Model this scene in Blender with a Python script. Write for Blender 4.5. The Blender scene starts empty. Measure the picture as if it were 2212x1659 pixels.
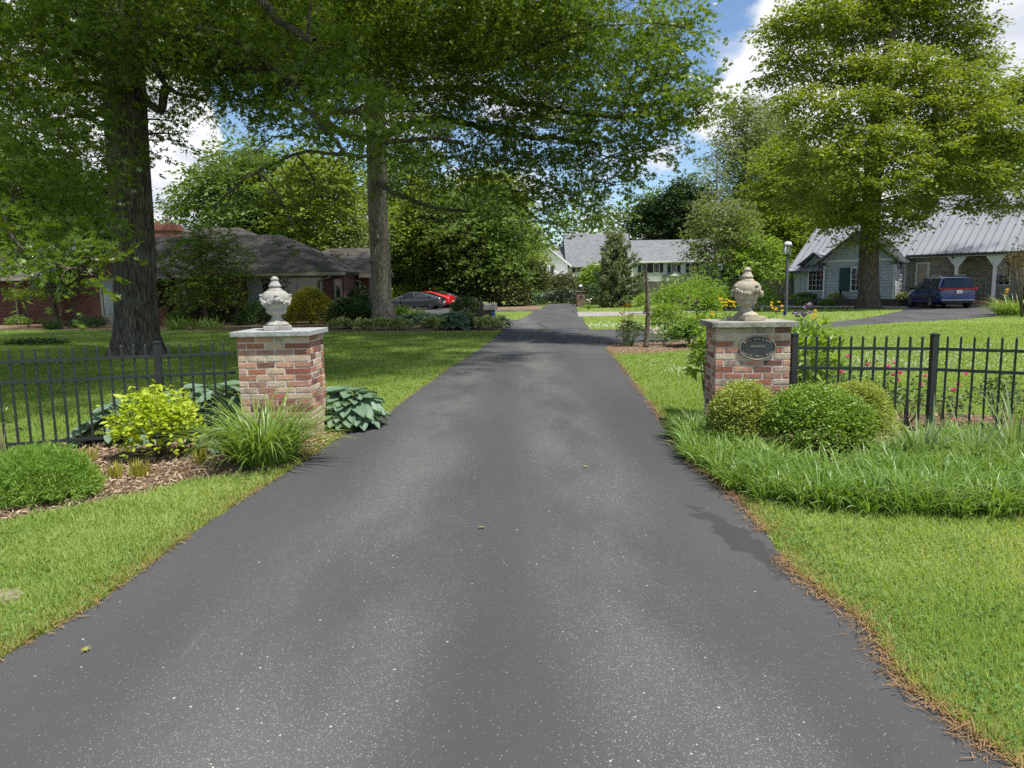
import bpy, bmesh, math, random
import numpy as np
from mathutils import Vector, Matrix
sc = bpy.context.scene
COL = sc.collection
PI = math.pi
R = math.radians

# ---------------------------------------------------------------- camera
CAM_H, FPX, CX, CY, HZ, ROLL = 1.65, 1550.0, 1106.0, 829.5, 620.0, 0.016
PITCH = math.atan((CY - HZ) / FPX)
_U = (0, math.sin(PITCH), math.cos(PITCH)); _F = (0, math.cos(PITCH), -math.sin(PITCH))
cam = bpy.data.cameras.new('camera'); camo = bpy.data.objects.new('camera', cam); COL.objects.link(camo)
cam.sensor_width = 36.0; cam.lens = 36.0 * FPX / 2212.0; cam.clip_start = 0.05; cam.clip_end = 3000
cr, sr = math.cos(ROLL), math.sin(ROLL)
ax = Vector((cr, -sr * _U[1], -sr * _U[2])); ay = Vector((sr, cr * _U[1], cr * _U[2])); az = Vector((0, -_F[1], -_F[2]))
M = Matrix((ax, ay, az)).transposed().to_4x4(); M.translation = (0, 0, CAM_H); camo.matrix_world = M
sc.camera = camo

def ray(x, y):
    dx, dy = x - CX, y - CY
    lx = dx * cr - dy * sr; ly = dx * sr + dy * cr
    return (lx, _F[1] * FPX - ly * _U[1], _F[2] * FPX - ly * _U[2])
def at(x, y, Y):
    """the point of the place that the photograph shows at (x, y), Y metres away"""
    d = ray(x, y); t = Y / d[1]; return Vector((d[0] * t, Y, CAM_H + d[2] * t))
def G(x, y, z=0.0):
    """the point of the level ground that the photograph shows at (x, y)"""
    d = ray(x, y); t = (z - CAM_H) / d[2]; return (d[0] * t, d[1] * t)

# ---------------------------------------------------------------- light
SUN = Vector((0.30, -0.27, 0.91)).normalized()
w = bpy.data.worlds.new('World'); sc.world = w; w.use_nodes = True
nt = w.node_tree; nt.nodes.clear(); N = nt.nodes.new; L = nt.links.new
def math_node(op, a, b=None, c=None, clamp=False):
    n = N('ShaderNodeMath'); n.operation = op; n.use_clamp = clamp
    for i, v in enumerate((a, b, c)):
        if v is None: continue
        if isinstance(v, (int, float)): n.inputs[i].default_value = v
        else: L(v, n.inputs[i])
    return n.outputs[0]
tc = N('ShaderNodeTexCoord'); sky = N('ShaderNodeTexSky'); sky.sky_type = 'NISHITA'; sky.sun_disc = False
sky.sun_elevation = math.asin(SUN.z); sky.sun_rotation = math.atan2(SUN.x, SUN.y)
sky.air_density = 1.0; sky.dust_density = 0.1; sky.ozone_density = 4.0
sep = N('ShaderNodeSeparateXYZ'); L(tc.outputs['Generated'], sep.inputs[0])
zz = math_node('ADD', math_node('MAXIMUM', sep.outputs[2], 0.0), 0.35)
cmb = N('ShaderNodeCombineXYZ'); L(math_node('DIVIDE', sep.outputs[0], zz), cmb.inputs[0]); L(math_node('DIVIDE', sep.outputs[1], zz), cmb.inputs[1])
n1 = N('ShaderNodeTexNoise'); n1.inputs['Scale'].default_value = 2.3; n1.inputs['Detail'].default_value = 9; n1.inputs['Roughness'].default_value = 0.56
L(cmb.outputs[0], n1.inputs['Vector'])
cov = n1.outputs['Fac']
def blob(px, a_in, a_out, amt):
    """more (or less) cloud in one direction of the sky"""
    global cov
    d = Vector(ray(*px)).normalized()
    v = N('ShaderNodeVectorMath'); v.operation = 'DOT_PRODUCT'; L(tc.outputs['Generated'], v.inputs[0]); v.inputs[1].default_value = d
    m = N('ShaderNodeMapRange'); m.inputs[1].default_value = math.cos(R(a_out)); m.inputs[2].default_value = math.cos(R(a_in))
    m.inputs[3].default_value = 0; m.inputs[4].default_value = amt; m.interpolation_type = 'SMOOTHSTEP'; L(v.outputs['Value'], m.inputs[0])
    cov = math_node('ADD', cov, m.outputs[0])
blob((1490, 20), 3, 7.5, -0.34); blob((600, 310), 2, 6.5, -0.3); blob((520, 60), 2, 7, -0.2); blob((1360, 150), 2, 5, -0.12); blob((1560, 360), 1, 4, -.16)
blob((1700, 100), 5, 9, 0.3); blob((380, 380), 2, 6, 0.22); blob((130, 230), 5, 12, 0.2); blob((2150, 60), 6, 14, 0.25)
ramp = N('ShaderNodeMapRange'); ramp.inputs[1].default_value = 0.47; ramp.inputs[2].default_value = 0.60; ramp.interpolation_type = 'SMOOTHSTEP'; L(cov, ramp.inputs[0])
n2 = N('ShaderNodeTexNoise'); n2.inputs['Scale'].default_value = 5.0; n2.inputs['Detail'].default_value = 5; L(cmb.outputs[0], n2.inputs['Vector'])
cr2 = N('ShaderNodeValToRGB'); cr2.color_ramp.elements[0].position = 0.36; cr2.color_ramp.elements[0].color = (0.66, 0.70, 0.78, 1)
cr2.color_ramp.elements[1].position = 0.56; cr2.color_ramp.elements[1].color = (1.0, 1.0, 1.0, 1); L(n2.outputs['Fac'], cr2.inputs[0])
b1 = N('ShaderNodeBackground'); L(sky.outputs[0], b1.inputs[0]); b1.inputs[1].default_value = 0.10
b2 = N('ShaderNodeBackground'); L(cr2.outputs[0], b2.inputs[0]); b2.inputs[1].default_value = 0.70
mx = N('ShaderNodeMixShader'); L(ramp.outputs[0], mx.inputs[0]); L(b1.outputs[0], mx.inputs[1]); L(b2.outputs[0], mx.inputs[2])
wo = N('ShaderNodeOutputWorld'); L(mx.outputs[0], wo.inputs[0])
sl = bpy.data.lights.new('sun', 'SUN'); sl.energy = 4.3; sl.angle = R(2.0); sl.color = (1.0, 0.955, 0.88)
so = bpy.data.objects.new('sun', sl); COL.objects.link(so); so.rotation_euler = SUN.to_track_quat('Z', 'Y').to_euler(); so.location = (10, -10, 30)
vs = sc.view_settings; vs.view_transform = 'Standard'; vs.look = 'None'; vs.exposure = 0.68; vs.gamma = 1.0
sc.cycles.max_bounces = 6; sc.cycles.diffuse_bounces = 3; sc.cycles.glossy_bounces = 3; sc.cycles.transmission_bounces = 4
sc.cycles.use_denoising = False; sc.cycles.sample_clamp_indirect = 4.0
sc.render.film_transparent = False

# ---------------------------------------------------------------- materials
def new_mat(name):
    m = bpy.data.materials.new(name); m.use_nodes = True; t = m.node_tree; t.nodes.clear()
    out = t.nodes.new('ShaderNodeOutputMaterial'); return m, t, out
def setc(s, c): s.default_value = (c[0], c[1], c[2], 1)
def ramp_node(t, fac, stops):
    r = t.nodes.new('ShaderNodeValToRGB'); e = r.color_ramp.elements
    while len(e) < len(stops): e.new(0.5)
    for i, (p, c) in enumerate(stops): e[i].position = p; e[i].color = (c[0], c[1], c[2], 1)
    t.links.new(fac, r.inputs[0]); return r.outputs[0]
def noise(t, vec, scale, detail=4, rough=0.55):
    n = t.nodes.new('ShaderNodeTexNoise'); n.inputs['Scale'].default_value = scale; n.inputs['Detail'].default_value = detail
    n.inputs['Roughness'].default_value = rough
    if vec is not None: t.links.new(vec, n.inputs['Vector'])
    return n.outputs['Fac']
def mapping(t, vec, scale=(1, 1, 1), rot=(0, 0, 0)):
    n = t.nodes.new('ShaderNodeMapping'); n.inputs['Scale'].default_value = scale; n.inputs['Rotation'].default_value = rot
    t.links.new(vec, n.inputs[0]); return n.outputs[0]
def mixc(t, fac, a, b, mode='MIX'):
    n = t.nodes.new('ShaderNodeMix'); n.data_type = 'RGBA'; n.blend_type = mode
    for s, v in ((n.inputs[0], fac), (n.inputs[6], a), (n.inputs[7], b)):
        if isinstance(v, (int, float)): s.default_value = v
        elif isinstance(v, tuple): setc(s, v)
        else: t.links.new(v, s)
    return n.outputs[2]
def mt(t, op, a, b=None, clamp=False):
    n = t.nodes.new('ShaderNodeMath'); n.operation = op; n.use_clamp = clamp
    for i, v in enumerate((a, b)):
        if v is None: continue
        if isinstance(v, (int, float)): n.inputs[i].default_value = v
        else: t.links.new(v, n.inputs[i])
    return n.outputs[0]
def smooth(t, v, a, b, lo=0, hi=1):
    n = t.nodes.new('ShaderNodeMapRange'); n.interpolation_type = 'SMOOTHSTEP'
    for i, x in enumerate((a, b, lo, hi)): n.inputs[i + 1].default_value = x
    t.links.new(v, n.inputs[0]); return n.outputs[0]
def pbsdf(t, out, col, rough=0.6, spec=0.4, metal=0.0, bump=None, bstr=0.3, bdist=0.02):
    p = t.nodes.new('ShaderNodeBsdfPrincipled')
    if isinstance(col, tuple): setc(p.inputs['Base Color'], col)
    else: t.links.new(col, p.inputs['Base Color'])
    if isinstance(rough, (int, float)): p.inputs['Roughness'].default_value = rough
    else: t.links.new(rough, p.inputs['Roughness'])
    p.inputs['Specular IOR Level'].default_value = spec; p.inputs['Metallic'].default_value = metal
    if bump is not None:
        b = t.nodes.new('ShaderNodeBump'); b.inputs['Strength'].default_value = bstr; b.inputs['Distance'].default_value = bdist
        t.links.new(bump, b.inputs['Height']); t.links.new(b.outputs[0], p.inputs['Normal'])
    t.links.new(p.outputs[0], out.inputs[0]); return p
def pm(name, c1, c2=None, scale=6.0, rough=0.6, spec=0.4, metal=0.0, bstr=0.0, bdist=0.01, stretch=(1, 1, 1), detail=5, lo=.35, hi=.65):
    """plain procedural material: two colours mixed by noise, optional bump"""
    m, t, out = new_mat(name); c = t.nodes.new('ShaderNodeTexCoord').outputs['Object']
    v = mapping(t, c, stretch); n = noise(t, v, scale, detail)
    col = ramp_node(t, n, [(lo, c1), (hi, c2 or tuple(x * 0.86 for x in c1))])
    p = pbsdf(t, out, col, rough, spec, metal, n if bstr else None, bstr, bdist)
    return m
def leafm(name, c1, c2, trans=0.35, rough=0.45, spec=0.35, tcol=None, cs=0.5, hue=0.5):
    m, t, out = new_mat(name); g = t.nodes.new('ShaderNodeNewGeometry'); c = t.nodes.new('ShaderNodeTexCoord').outputs['Object']
    n = noise(t, c, cs, 2)
    f = mt(t, 'ADD', mt(t, 'MULTIPLY', g.outputs['Random Per Island'], hue), mt(t, 'MULTIPLY', smooth(t, n, .3, .7), 1 - hue))
    col = mixc(t, f, c1, c2)
    p = t.nodes.new('ShaderNodeBsdfPrincipled'); t.links.new(col, p.inputs['Base Color']); p.inputs['Roughness'].default_value = rough
    p.inputs['Specular IOR Level'].default_value = spec
    tr = t.nodes.new('ShaderNodeBsdfTranslucent')
    t.links.new(mixc(t, 1.0, col, tcol or (1.5, 1.45, 0.55), 'MULTIPLY'), tr.inputs[0])
    ms = t.nodes.new('ShaderNodeMixShader'); ms.inputs[0].default_value = trans
    t.links.new(p.outputs[0], ms.inputs[1]); t.links.new(tr.outputs[0], ms.inputs[2]); t.links.new(ms.outputs[0], out.inputs[0]); return m
def barkm(name, c1, c2, scale=9, lichen=0.0):
    m, t, out = new_mat(name); c = t.nodes.new('ShaderNodeTexCoord').outputs['Object']
    v = mapping(t, c, (1, 1, 0.13)); n = noise(t, v, scale, 8, .62)
    v2 = mapping(t, c, (1, 1, 0.10)); vo = t.nodes.new('ShaderNodeTexVoronoi'); vo.feature = 'DISTANCE_TO_EDGE'; vo.inputs['Scale'].default_value = scale * 3.2
    w2 = mixc(t, 0.12, v2, t.nodes.new('ShaderNodeTexNoise').outputs['Color']); t.links.new(w2, vo.inputs['Vector'])
    cr_ = smooth(t, vo.outputs['Distance'], 0.0, 0.22)
    h = mt(t, 'ADD', mt(t, 'MULTIPLY', n, 1.0), mt(t, 'MULTIPLY', cr_, .45))
    col = ramp_node(t, mt(t, 'MULTIPLY', h, 0.8), [(.36, tuple(x * .45 for x in c1)), (.55, c1), (.82, c2)])
    if lichen:
        l = smooth(t, noise(t, c, 2.2, 6), .52, .68, 0, lichen); col = mixc(t, l, col, (.17, .2, .16))
    pbsdf(t, out, col, .9, .15, 0, h, .9, .03); return m
def brickm(name, cols, mortar, bw, bh, mort=0.01, plane='xz', rough=.85, bstr=.5, var=.5):
    m, t, out = new_mat(name); c = t.nodes.new('ShaderNodeTexCoord').outputs['Object']
    s = t.nodes.new('ShaderNodeSeparateXYZ'); t.links.new(c, s.inputs[0]); cb = t.nodes.new('ShaderNodeCombineXYZ')
    u = mt(t, 'ADD', s.outputs[0], s.outputs[1]); t.links.new(u, cb.inputs[0]); t.links.new(s.outputs[2], cb.inputs[1])
    b = t.nodes.new('ShaderNodeTexBrick'); t.links.new(cb.outputs[0], b.inputs['Vector']); b.inputs['Scale'].default_value = 1
    b.inputs['Brick Width'].default_value = bw; b.inputs['Row Height'].default_value = bh; b.inputs['Mortar Size'].default_value = mort
    setc(b.inputs['Color1'], (0, 0, 0)); setc(b.inputs['Color2'], (1, 1, 1)); setc(b.inputs['Mortar'], (.5, .5, .5)); b.inputs['Mortar Smooth'].default_value = .2
    n = noise(t, c, 7, 5)
    f = mt(t, 'ADD', mt(t, 'MULTIPLY', b.outputs['Color'], var), mt(t, 'MULTIPLY', n, 1 - var))
    col = ramp_node(t, f, [(i / max(1, len(cols) - 1) * .8 + .1, q) for i, q in enumerate(cols)])
    col = mixc(t, b.outputs['Fac'], col, mortar)
    hgt = mt(t, 'SUBTRACT', mt(t, 'MULTIPLY', n, .4), b.outputs['Fac'])
    pbsdf(t, out, col, rough, .2, 0, hgt, bstr, .01); return m
def glassm(name, c=(.02, .025, .03), rough=.04):
    m, t, out = new_mat(name); pbsdf(t, out, c, rough, .7); return m

# ---------------------------------------------------------------- mesh helpers
def link(o, parent=None):
    COL.objects.link(o)
    if parent is not None: o.parent = parent
    return o
def tag(o, label=None, cat=None, group=None, kind=None):
    if label: o['label'] = label
    if cat: o['category'] = cat
    if group: o['group'] = group
    if kind: o['kind'] = kind
    return o
def thing(name, label, cat, loc=(0, 0, 0), rotz=0.0, group=None):
    o = bpy.data.objects.new(name, None); o.empty_display_size = .2; COL.objects.link(o)
    o.location = (loc[0], loc[1], loc[2] if len(loc) > 2 else 0); o.rotation_euler = (0, 0, rotz); return tag(o, label, cat, group)
def dup(root, loc=None, rotz=None, scale=None, label=None):
    r = root.copy(); COL.objects.link(r)
    def kids(src, dst):
        for ch in list(src.children):
            c = ch.copy(); COL.objects.link(c); c.parent = dst; kids(ch, c)
    kids(root, r)
    if loc is not None: r.location = (loc[0], loc[1], loc[2] if len(loc) > 2 else 0)
    if rotz is not None: r.rotation_euler = (0, 0, rotz)
    if scale is not None: r.scale = (scale,) * 3 if isinstance(scale, (int, float)) else scale
    if label: r['label'] = label
    return r
def np_obj(name, V, F, mats, parent=None, smooth_=False, mi=None):
    me = bpy.data.meshes.new(name); V = np.asarray(V, np.float32).reshape(-1, 3); F = np.asarray(F, np.int32); k = F.shape[1]
    me.vertices.add(len(V)); me.vertices.foreach_set('co', V.ravel())
    me.loops.add(F.size); me.loops.foreach_set('vertex_index', F.ravel())
    me.polygons.add(len(F)); me.polygons.foreach_set('loop_start', np.arange(len(F), dtype=np.int32) * k)
    if mi is not None: me.polygons.foreach_set('material_index', np.asarray(mi, np.int32))
    me.polygons.foreach_set('use_smooth', np.full(len(F), smooth_))
    me.update(calc_edges=True)
    for m in (mats if isinstance(mats, (list, tuple)) else [mats]): me.materials.append(m)
    return link(bpy.data.objects.new(name, me), parent)
class MB:
    """collects boxes, bars, tubes and plates; build() links them as ONE mesh object"""
    def __init__(s): s.v = []; s.f = []; s.mi = []; s.cur = 0; s.T = None
    def add(s, vs, fs):
        o = len(s.v)
        s.v += [tuple(s.T @ Vector(p)) if s.T else tuple(p) for p in vs]
        s.f += [tuple(i + o for i in f) for f in fs]; s.mi += [s.cur] * len(fs)
    def box(s, x0, x1, y0, y1, z0, z1):
        s.add([(x0, y0, z0), (x1, y0, z0), (x1, y1, z0), (x0, y1, z0), (x0, y0, z1), (x1, y0, z1), (x1, y1, z1), (x0, y1, z1)],
              [(3, 2, 1, 0), (4, 5, 6, 7), (0, 1, 5, 4), (1, 2, 6, 5), (2, 3, 7, 6), (3, 0, 4, 7)]); return s
    def bar(s, a, b, wd, ht, up=(0, 0, 1)):
        a, b = Vector(a), Vector(b); d = (b - a).normalized(); u = Vector(up); x = d.cross(u)
        if x.length < 1e-4: x = d.cross(Vector((0, 1, 0)))
        x.normalize(); u = x.cross(d); p = []
        for q in (a, b):
            for i, j in ((-1, -1), (1, -1), (1, 1), (-1, 1)): p.append(q + x * (i * wd / 2) + u * (j * ht / 2))
        s.add(p, [(0, 1, 2, 3), (7, 6, 5, 4), (0, 4, 5, 1), (1, 5, 6, 2), (2, 6, 7, 3), (3, 7, 4, 0)]); return s
    def tube(s, path, radii, n=8, cap=True, jit=0, rng=None):
        path = [Vector(p) for p in path]
        if isinstance(radii, (int, float)): radii = [radii] * len(path)
        vs, fs = [], []; x = None
        for i, p in enumerate(path):
            d = (path[min(i + 1, len(path) - 1)] - path[max(i - 1, 0)]).normalized()
            if x is None: x = d.cross(Vector((0.31, 0.95, 0.1)) if abs(d.z) < .9 else Vector((0, 1, 0)))
            x = (x - d * x.dot(d)).normalized(); y = d.cross(x)
            for k in range(n):
                a = 2 * PI * k / n; r = radii[i] * (1 + (rng.uniform(-jit, jit) if jit else 0))
                vs.append(p + x * (math.cos(a) * r) + y * (math.sin(a) * r))
        for i in range(len(path) - 1):
            for k in range(n): fs.append((i * n + k, i * n + (k + 1) % n, (i + 1) * n + (k + 1) % n, (i + 1) * n + k))
        if cap: fs.append(tuple(range(n - 1, -1, -1))); fs.append(tuple((len(path) - 1) * n + k for k in range(n)))
        s.add(vs, fs); return s
    def lathe(s, prof, n=24, c=(0, 0, 0)):
        vs, fs = [], []
        for r, z in prof:
            for k in range(n): a = 2 * PI * k / n; vs.append((c[0] + r * math.cos(a), c[1] + r * math.sin(a), c[2] + z))
        for i in range(len(prof) - 1):
            for k in range(n): fs.append((i * n + k, i * n + (k + 1) % n, (i + 1) * n + (k + 1) % n, (i + 1) * n + k))
        fs.append(tuple(range(n - 1, -1, -1))); fs.append(tuple((len(prof) - 1) * n + k for k in range(n)))
        s.add(vs, fs); return s
    def plate(s, pts, th):
        """a flat polygon given thickness th against its normal"""
        p = [Vector(q) for q in pts]; n = Vector((0, 0, 0))
        for i in range(len(p)): n += p[i].cross(p[(i + 1) % len(p)])
        n.normalize(); k = len(p); q = [a - n * th for a in p]
        s.add(p + q, [tuple(range(k)), tuple(range(2 * k - 1, k - 1, -1))] + [(i, k + i, k + (i + 1) % k, (i + 1) % k) for i in range(k)]); return s
    def ball(s, c, r, n=8, m=6):
        r = r if isinstance(r, (tuple, list)) else (r, r, r); vs, fs = [], []
        for i in range(m + 1):
            t = PI * i / m
            for k in range(n): a = 2 * PI * k / n; vs.append((c[0] + r[0] * math.sin(t) * math.cos(a), c[1] + r[1] * math.sin(t) * math.sin(a), c[2] + r[2] * math.cos(t)))
        for i in range(m):
            for k in range(n): fs.append((i * n + k, (i + 1) * n + k, (i + 1) * n + (k + 1) % n, i * n + (k + 1) % n))
        s.add(vs, fs); return s
    def build(s, name, mats, parent=None, smooth_=False, bevel=0.0, auto=None):
        me = bpy.data.meshes.new(name); me.from_pydata(s.v, [], s.f)
        for m in (mats if isinstance(mats, (list, tuple)) else [mats]): me.materials.append(m)
        me.polygons.foreach_set('material_index', np.array(s.mi, np.int32))
        bm = bmesh.new(); bm.from_mesh(me); bmesh.ops.recalc_face_normals(bm, faces=bm.faces[:])
        if auto is not None:
            smooth_ = True
            for e in bm.edges:
                if len(e.link_faces) == 2 and e.calc_face_angle(0) > R(auto): e.smooth = False
        bm.to_mesh(me); bm.free()
        me.polygons.foreach_set('use_smooth', np.full(len(me.polygons), bool(smooth_))); me.update()
        o = link(bpy.data.objects.new(name, me), parent)
        if bevel:
            b = o.modifiers.new('bevel', 'BEVEL'); b.width = bevel; b.segments = 2; b.limit_method = 'ANGLE'; b.angle_limit = R(40)
        return o
def inpoly(P, poly):
    P = np.asarray(P); x, y = P[:, 0], P[:, 1]; r = np.zeros(len(P), bool); n = len(poly)
    for i in range(n):
        (x0, y0), (x1, y1) = poly[i], poly[i - 1]
        if y0 == y1: continue
        r ^= ((y0 > y) != (y1 > y)) & (x < (x1 - x0) * (y - y0) / (y1 - y0) + x0)
    return r
def rough_poly(poly, step, amp, rng):
    out = []
    for i in range(len(poly)):
        a, b = np.array(poly[i]), np.array(poly[(i + 1) % len(poly)]); d = np.linalg.norm(b - a); n = max(1, min(400, int(d / step)))
        nr = np.array([-(b - a)[1], (b - a)[0]]) / max(d, 1e-6)
        for k in range(n):
            p = a + (b - a) * k / n
            if k: p = p + nr * rng.normal(0, amp)
            out.append(tuple(p))
    return out
def sheet(name, poly, z, mats, kind='structure'):
    me = bpy.data.meshes.new(name); bm = bmesh.new()
    f = bm.faces.new([bm.verts.new((p[0], p[1], z)) for p in poly]); bmesh.ops.triangulate(bm, faces=[f])
    bmesh.ops.recalc_face_normals(bm, faces=bm.faces[:])
    for f in bm.faces:
        if f.normal.z < 0: f.normal_flip()
    bm.to_mesh(me); bm.free(); me.materials.append(mats); o = link(bpy.data.objects.new(name, me)); return tag(o, kind=kind)

# ---- scatter: many small leaves in one mesh
def frames(D, Nn):
    D = D / np.linalg.norm(D, axis=1, keepdims=True); Y = np.cross(Nn, D); Y /= (np.linalg.norm(Y, axis=1, keepdims=True) + 1e-9)
    Z = np.cross(D, Y); return np.stack([D, Y, Z], axis=2)
def scatter(T, F, P, Rm, S):
    S = np.broadcast_to(np.asarray(S, float), (len(P),))
    V = np.einsum('nij,mj->nmi', Rm, T) * S[:, None, None] + P[:, None, :]
    FF = F[None] + (np.arange(len(P)) * len(T))[:, None, None]
    return V.reshape(-1, 3), FF.reshape(-1, F.shape[1])
def T_(v): return np.array(v, float)
OAK_V = T_([(.05, 0, 0), (.42, .06, 0), (.42, -.06, 0), (.68, .05, 0), (.68, -.05, 0), (1, 0, -.03), (.36, .40, .06), (.36, -.40, .06), (.80, .42, .05), (.80, -.42, .05), (.14, .2, .03), (.14, -.2, .03)])
OAK_F = np.array([(0, 2, 1), (1, 2, 3), (3, 2, 4), (3, 4, 5), (0, 1, 6), (0, 7, 2), (1, 3, 8), (2, 9, 4)])
LEAF_V = T_([(0, 0, 0), (.45, .26, .06), (1, 0, -.04), (.45, -.26, .06)]); LEAF_F = np.array([(0, 3, 2, 1)])
LONG_V = T_([(0, 0, 0), (.4, .11, .03), (1, 0, -.06), (.4, -.11, .03)])
OVAL_V = T_([(0, 0, 0), (.22, .2, .05), (.6, .25, .05), (1, 0, -.05), (.6, -.25, .05), (.22, -.2, .05), (.3, 0, 0), (.65, 0, -.01)])
OVAL_F = np.array([(0, 6, 1), (1, 6, 7), (1, 7, 2), (2, 7, 3), (0, 5, 6), (5, 7, 6), (5, 4, 7), (4, 3, 7)])
TRI_V = T_([(0, .5, 0), (0, -.5, 0), (1, 0, 0)]); TRI_F = np.array([(0, 1, 2)])
def leaf_orient(n, rng, up=.55, outward=None, droop=.2, spread=.8):
    Nn = rng.normal(0, spread, (n, 3)); Nn[:, 2] = np.abs(Nn[:, 2]) * .6 + up
    D = rng.normal(0, 1, (n, 3)); D[:, 2] = D[:, 2] * .4 - droop
    if outward is not None: D += outward * 1.0
    return frames(D, Nn)
def blades(n, base, az, el, length, width, droop, rng, segs=5, twist=.3):
    """arching strap leaves: base (n,3), azimuth, start elevation, length, width, droop (radians lost along the blade)"""
    t = np.linspace(0, 1, segs + 1); V = np.zeros((n, (segs + 1) * 2, 3)); p = base.copy(); e = el.copy()
    side = np.stack([-np.sin(az), np.cos(az), np.zeros(n)], 1); tw = rng.normal(0, twist, n)
    side = side * np.cos(tw)[:, None] + np.array([0, 0, 1.0]) * np.sin(tw)[:, None]
    for i in range(segs + 1):
        wd = width * (1 - t[i] ** 2.2) * (.55 + .9 * min(t[i] * 2.5, .5)) + 1e-4
        V[:, 2 * i] = p + side * (wd / 2)[:, None]; V[:, 2 * i + 1] = p - side * (wd / 2)[:, None]
        step = length / segs
        p = p + np.stack([np.cos(e) * np.cos(az), np.cos(e) * np.sin(az), np.sin(e)], 1) * step[:, None]
        e = e - droop / segs * (0.4 + 1.2 * t[i])
    F = []
    for i in range(segs): F.append((2 * i, 2 * i + 1, 2 * i + 3, 2 * i + 2))
    F = np.array(F)[None] + (np.arange(n) * (segs + 1) * 2)[:, None, None]
    return V.reshape(-1, 3), F.reshape(-1, 4)
def cat(parts):
    V = []; F = []; o = 0
    for v, f in parts: V.append(v); F.append(f + o); o += len(v)
    return np.concatenate(V), np.concatenate(F)
# ---------------------------------------------------------------- ground, drive, beds
rng = np.random.default_rng(7)
def lawn_mat():
    m, t, out = new_mat('lawn_turf'); c = t.nodes.new('ShaderNodeTexCoord').outputs['Object']
    a = noise(t, c, .35, 3); b = noise(t, mapping(t, c, (1, 1, 1)), 9, 6); d = noise(t, c, 70, 3)
    col = ramp_node(t, a, [(.3, (.155, .22, .052)), (.55, (.19, .265, .065)), (.75, (.23, .30, .09))])
    col = mixc(t, smooth(t, b, .4, .75, 0, .5), col, (.13, .17, .045)); col = mixc(t, smooth(t, d, .45, .7, 0, .35), col, (.09, .13, .03))
    pbsdf(t, out, col, .9, .15, 0, mt(t, 'ADD', d, b), .8, .04); return m
def asphalt_mat():
    m, t, out = new_mat('sealed_asphalt'); c = t.nodes.new('ShaderNodeTexCoord').outputs['Object']
    big = noise(t, mapping(t, c, (.9, .22, 1)), .8, 4); fine = noise(t, c, 160, 3, .7); med = noise(t, c, 14, 5)
    col = ramp_node(t, big, [(.3, (.058, .059, .061)), (.5, (.072, .073, .074)), (.7, (.090, .089, .087))])
    col = mixc(t, smooth(t, fine, .35, .7, 0, .55), col, (.035, .036, .039)); col = mixc(t, smooth(t, med, .5, .75, 0, .08), col, (.15, .148, .145))
    # worn wheel tracks show bare pale stones
    s = t.nodes.new('ShaderNodeSeparateXYZ'); t.links.new(c, s.inputs[0]); x = mt(t, 'ADD', s.outputs[0], mt(t, 'MULTIPLY', mt(t, 'SUBTRACT', noise(t, mapping(t, c, (.3, .12, 1)), 1, 2), .5), 1.2))
    def band(cx_, wd): return smooth(t, mt(t, 'ABSOLUTE', mt(t, 'SUBTRACT', x, cx_)), wd, .05, 0, 1)
    tr = mt(t, 'ADD', band(-.95, .75), band(.62, .7), True)
    tr = mt(t, 'MULTIPLY', tr, smooth(t, noise(t, mapping(t, c, (1, .35, 1)), 1.1, 3), .32, .62))
    def specks(sc_, thr_lo, thr_hi, rad):
        v = t.nodes.new('ShaderNodeTexVoronoi'); v.inputs['Scale'].default_value = sc_; t.links.new(c, v.inputs['Vector'])
        sp = t.nodes.new('ShaderNodeSeparateColor'); t.links.new(v.outputs['Color'], sp.inputs[0])
        th = mt(t, 'ADD', thr_lo, mt(t, 'MULTIPLY', tr, thr_hi)); on = mt(t, 'LESS_THAN', sp.outputs[0], th)
        rr = mt(t, 'MULTIPLY', mt(t, 'ADD', sp.outputs[1], .35), rad); return mt(t, 'MULTIPLY', on, mt(t, 'LESS_THAN', v.outputs['Distance'], rr))
    col = mixc(t, mt(t, 'MULTIPLY', specks(175, .03, .44, .36), .6), col, (.40, .39, .36))
    col = mixc(t, mt(t, 'MULTIPLY', specks(62, .003, .03, .26), .75), col, (.58, .56, .52))
    col = mixc(t, mt(t, 'MULTIPLY', tr, .22), col, (.19, .185, .175))
    # faint long scrape lines, old tar seam and stains
    l = noise(t, mapping(t, c, (14, .5, 1)), 1.0, 4); col = mixc(t, smooth(t, l, .68, .76, 0, .07), col, (.3, .29, .28))
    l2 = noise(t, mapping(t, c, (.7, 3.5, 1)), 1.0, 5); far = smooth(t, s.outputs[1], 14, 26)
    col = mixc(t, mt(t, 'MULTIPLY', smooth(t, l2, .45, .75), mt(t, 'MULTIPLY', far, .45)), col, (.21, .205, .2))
    stn = noise(t, c, 4.5, 5); dx = mt(t, 'SUBTRACT', mt(t, 'ADD', s.outputs[0], mt(t, 'MULTIPLY', s.outputs[1], .17)), 2.232); dy = mt(t, 'MULTIPLY', mt(t, 'SUBTRACT', s.outputs[1], 4.482), .26)
    rad = mt(t, 'ADD', mt(t, 'POWER', mt(t, 'ADD', mt(t, 'MULTIPLY', mt(t, 'MULTIPLY', dx, dx), 2.6), mt(t, 'MULTIPLY', dy, dy)), .5), mt(t, 'MULTIPLY', mt(t, 'SUBTRACT', stn, .5), .55))
    wet = smooth(t, rad, .19, .15); col = mixc(t, mt(t, 'MULTIPLY', wet, .55), col, (.028, .028, .03))
    sl_ = mt(t, 'ABSOLUTE', mt(t, 'SUBTRACT', mt(t, 'ADD', s.outputs[1], mt(t, 'MULTIPLY', noise(t, c, 1.5, 4), .5)), 17.422)); col = mixc(t, mt(t, 'MULTIPLY', smooth(t, sl_, .06, .02), .6), col, (.03, .03, .032))
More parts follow.
